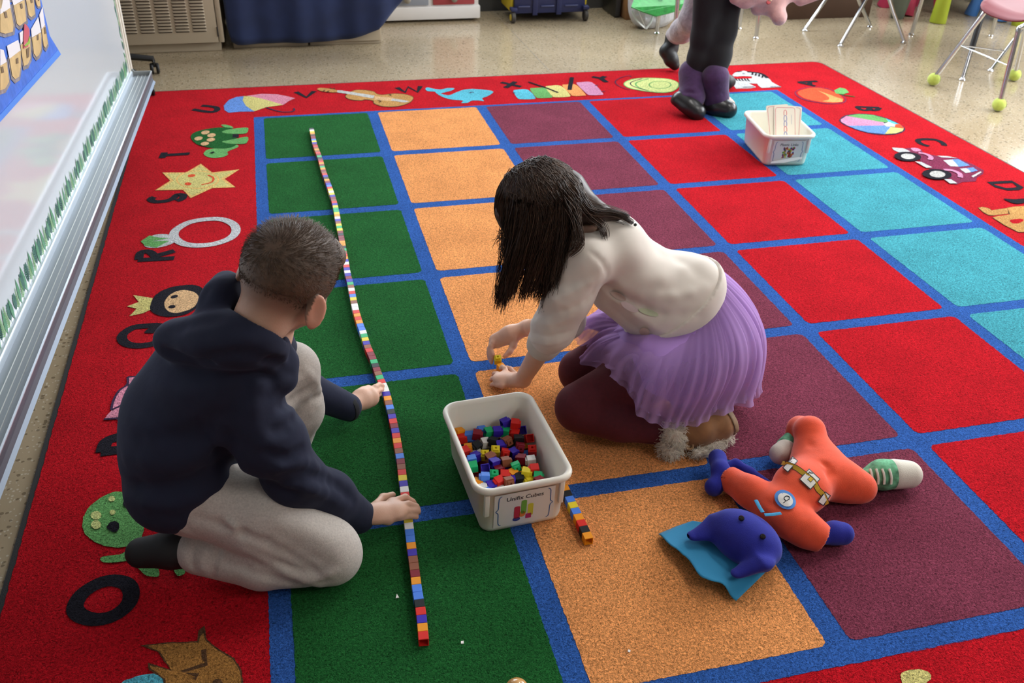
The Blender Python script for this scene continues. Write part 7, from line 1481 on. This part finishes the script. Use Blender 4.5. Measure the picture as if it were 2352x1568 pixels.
def snowboot(an, toe, heel, sole_dir, shaft_top):
    f = Field(np.min([an, toe, heel, shaft_top], 0) - .07, np.max([an, toe, heel, shaft_top], 0) + .07, .004); f.chain([shaft_top, an], [.064, .056], .02); f.chain([an, an * .4 + heel * .6], [.055, .048], .02); f.folds([an + V(-.05, -.02, .03), an + V(0, -.05, .03), an + V(.05, -.01, .03)], -.006, .010); f.folds([an + V(-.05, -.02, .0), an + V(0, -.05, .0), an + V(.05, -.01, .0)], .005, .010)
    o = field_obj('boot_shaft', f, M_PURP, walker)
    g = Field(np.min([an, toe, heel], 0) - .07, np.max([an, toe, heel], 0) + .07, .004); g.chain([heel, heel * .5 + toe * .5, toe], [.046, .048, .042], .02); sl, PP = g._sub(g.lo, g.lo + g.h * g.n); ax_ = nrm(toe - heel); n_ = nrm(sole_dir); q_ = (PP - (heel + n_ * .030).astype(np.float32)) @ n_.astype(np.float32); g.d[sl] = np.maximum(g.d[sl], q_); o2 = field_obj('boot_foot', g, M_RUBB, walker)
    return o
snowboot(G(1590, 222, .078), G(1600, 258, .026), G(1563, 232, .060), V(-.50, .10, -.85), G(1590, 168, .165))
snowboot(G(1645, 222, .075), G(1672, 252, .030), G(1628, 240, .034), V(0, 0, -1), G(1643, 178, .165))
# pink toy carried upside down
pk = thing('plush_toy', 'pink plush toy carried by the walking child', 'soft toy', toyc)
pf = Field(toyc - .32, toyc + .32, .005)
A1, A2, A3_, A4 = G(1712, 2, .50), G(1775, 8, .48), G(1840, -2, .50), G(1690, -6, .52)
pf.chain([A1 + V(0, 0, .03), A2 + V(.0, 0, .04), A3_ + V(0, 0, .04)], [.050, .060, .035], .03); pf.chain([A4, A1], [.030, .034], .02); pf.chain([A2, G(1790, 38, .44)], [.045, .034], .03); pf.ell(G(1790, 45, .43), (CR * .026, CU * .022, CB * .03), .015); pf.chain([A2 + V(-.02, 0, 0), G(1740, 20, .46)], [.04, .03], .03); pf.chain([A3_, G(1880, -10, .52)], [.03, .018], .02)
po = field_obj('body', pf, M_PINKF, pk)
PPt = np.array([v.co[:] for v in po.data.vertices]); c = on_toy(1765, 5, .002, PPt); b = MB(); b.lathe([(0, .004), (.008, .003), (.010, -.002), (0, -.002)], c, 12, CB); b.build('red_spot', mat('toy_red', (.5, .08, .09), .8), pk, smooth=True)
# ------------------------------------------------------------------ child behind, black boots and fleecy grey trousers
b0, b1 = G(1548, 150, .02), G(1668, 188, .0)
lk = G(1590, 45, .30); lan = G(1545, 95, .14); ltoe = G(1550, 150, .035); rk = G(1625, 60, .32); ran = G(1650, 165, .075); rtoe = G(1676, 186, .03)
hip2 = V(lk[0] + .06, lk[1] - .02, .55)
q2 = Field((1.75, .0, -.005), (2.70, .75, 1.25), .006)
q2.chain([ltoe * .5 + lan * .5, lan, lk, hip2], [.014, .024, .036, .06], .02); q2.chain([ran, rk, hip2], [.022, .036, .06], .02); ch2 = hip2 + V(.03, 0, .24); nk2 = ch2 + V(.01, 0, .14); hd2 = nk2 + V(.02, 0, .12); q2.chain([hip2, ch2, nk2, hd2], [.07, .08, .04, .036], .03)
gF2 = nrm(V(.9, -.3, -.1)); gU2 = V(0, 0, 1.0); gR2 = nrm(np.cross(gF2, gU2)); gU2 = np.cross(gR2, gF2); H2 = lambda r, f_, u: hd2 + gR2 * r + gF2 * f_ + gU2 * u; head(q2, H2, gR2, gF2, gU2); ear(q2, H2, gR2, gF2, gU2, 1); ear(q2, H2, gR2, gF2, gU2, -1)
for sg in (-1, 1):
    s0 = ch2 + gR2 * sg * .11 + V(0, 0, .06); el = s0 + V(.0, sg * -.03, -.19); hn = el + V(.07, 0, -.13); q2.chain([s0, el, hn], [.034, .03, .022], .02)
    for k in range(4): finger(q2, [hn + V(0, (k - 1.5) * .013, -.01), hn + V(.02, (k - 1.5) * .013, -.045), hn + V(.025, (k - 1.5) * .012, -.07)], .0075)
    finger(q2, [hn + V(.012, .015, 0), hn + V(.04, .02, -.025)], .009)
P2, F2_ = q2.mesh(1); walker2 = np_mesh('person', P2, F2_, M_SKIN); tag(walker2, 'child in grey fleecy trousers and black boots behind the walking child', 'person'); attr(walker2, 'stubble', np.zeros(len(P2))); attr(walker2, 'blush', np.zeros(len(P2)))
t2 = Field((1.75, -.02, .05), (2.70, .75, .75), .005); t2.chain([lan + V(.01, 0, .03), lan * .5 + lk * .5, lk, hip2 + V(0, .03, 0)], [.050, .058, .062, .078], .03); t2.chain([ran + V(0, 0, .05), ran * .5 + rk * .5, rk, hip2 - V(0, .03, 0)], [.046, .052, .056, .078], .03); field_obj('trousers', t2, M_GREYF, walker2)
j2 = Field(hip2 - .28, hip2 + .48, .006); j2.chain([hip2 + V(0, 0, .05), ch2, nk2 - V(0, 0, .03)], [.10, .11, .055], .04)
for sg in (-1, 1): s0 = ch2 + gR2 * sg * .11 + V(0, 0, .06); el = s0 + V(.0, sg * -.03, -.19); hn = el + V(.07, 0, -.13); j2.chain([s0, el, el * .2 + hn * .8], [.05, .042, .032], .02)
field_obj('jumper', j2, mat('grey_jumper', (.2, .2, .22), .9), walker2)
hw2 = Field(hd2 - .14, hd2 + .14, .005); hw2.ell(H2(0, -.012, .016), (gR2 * .082, gF2 * .095, gU2 * .086), .001); hw2.ell(H2(0, .09, -.05), (gR2 * .07, gF2 * .06, gU2 * .085), .01, True); field_obj('hair', hw2, M_GHAIR, walker2)
def blackboot(top_, an, heel, toe): f = Field(np.min([top_, an, heel, toe], 0) - .06, np.max([top_, an, heel, toe], 0) + .06, .004); f.chain([top_, an], [.042, .038], .015); f.chain([an, heel], [.038, .034], .015); f.chain([heel, heel * .4 + toe * .6, toe], [.034, .036, .026], .015); low_clip(f, .001); return field_obj('boot', f, mat('black_boot', (.014, .014, .015), .55, noise=.2, nscale=30), walker2)
blackboot(lan + V(0, 0, .02), G(1540, 112, .105), G(1530, 118, .095), G(1550, 150, .030)); blackboot(ran + V(0, 0, .05), ran, G(1655, 188, .036), G(1678, 188, .032))

# ------------------------------------------------------------------ plastic bag with a green felt sheet
M_BAG = mat('white_polythene', (.52, .52, .55), .28, noise=.12, nscale=10, bump=.6, bscale=18, bdist=.02)
bgc = V(2.40, 1.38, FZ); bag = thing('plastic_bag', 'white plastic bag on the floor by the cardboard box', 'bag', bgc)
bf = Field(bgc + V(-.24, -.20, -.01), bgc + V(.26, .16, .34), .005); bf.ell(bgc + V(.0, 0, .10), (V(.17, .04, 0), V(-.03, .10, 0), V(0, 0, .12)), .001); bf.ell(bgc + V(-.10, 0, .16), (V(.07, 0, 0), V(0, .07, 0), V(0, 0, .10)), .03); bf.ell(bgc + V(.10, .02, .14), (V(.08, 0, 0), V(0, .07, 0), V(0, 0, .10)), .03)
rgb_ = np.random.default_rng(2)
for k in range(26): a = bgc + V(rgb_.uniform(-.17, .17), -.10 + rgb_.uniform(-.02, .03), rgb_.uniform(.02, .2)); bf.fold(a, a + V(rgb_.uniform(-.06, .06), 0, rgb_.uniform(-.05, .05)), rgb_.choice((-.006, .006)), .010)
low_clip(bf, FZ + .002); bo = field_obj('sack', bf, M_BAG, bag)
for P in ([G(1447, 22, .13), G(1455, 40, .09), G(1478, 62, .035)], [G(1462, 22, .13), G(1470, 42, .08), G(1479, 63, .033)], [G(1495, 32, .10), G(1490, 48, .07), G(1479, 63, .035)]): b = MB(); b.tube(catmull([p + V(0, -.035, 0) for p in P], 4), .006, 6, flat=.3); b.build('handle', mat('white_handle', (.74, .73, .70), .35), bag, smooth=True)
gp_ = [(1443, 11), (1455, -20), (1500, -45), (1570, -30), (1562, 4), (1556, 17), (1530, 25), (1500, 32), (1470, 22)]
P = [G(u, v_, .20 - .0022 * max(0, v_ - 0)) + V(0, -.05, 0) for u, v_ in gp_]; n = len(P); b = MB(); b.add(P + [p + V(0, .004, -.006) for p in P], [tuple(range(n)), tuple(range(2 * n - 1, n - 1, -1))] + [(k, n + k, n + (k + 1) % n, (k + 1) % n) for k in range(n)])
tag(b.build('felt_sheet', mat('green_felt', (.035, .30, .06), .95, noise=.3, nscale=50, sheen=.3)), 'bright green felt sheet sticking out over the white plastic bag', 'felt')
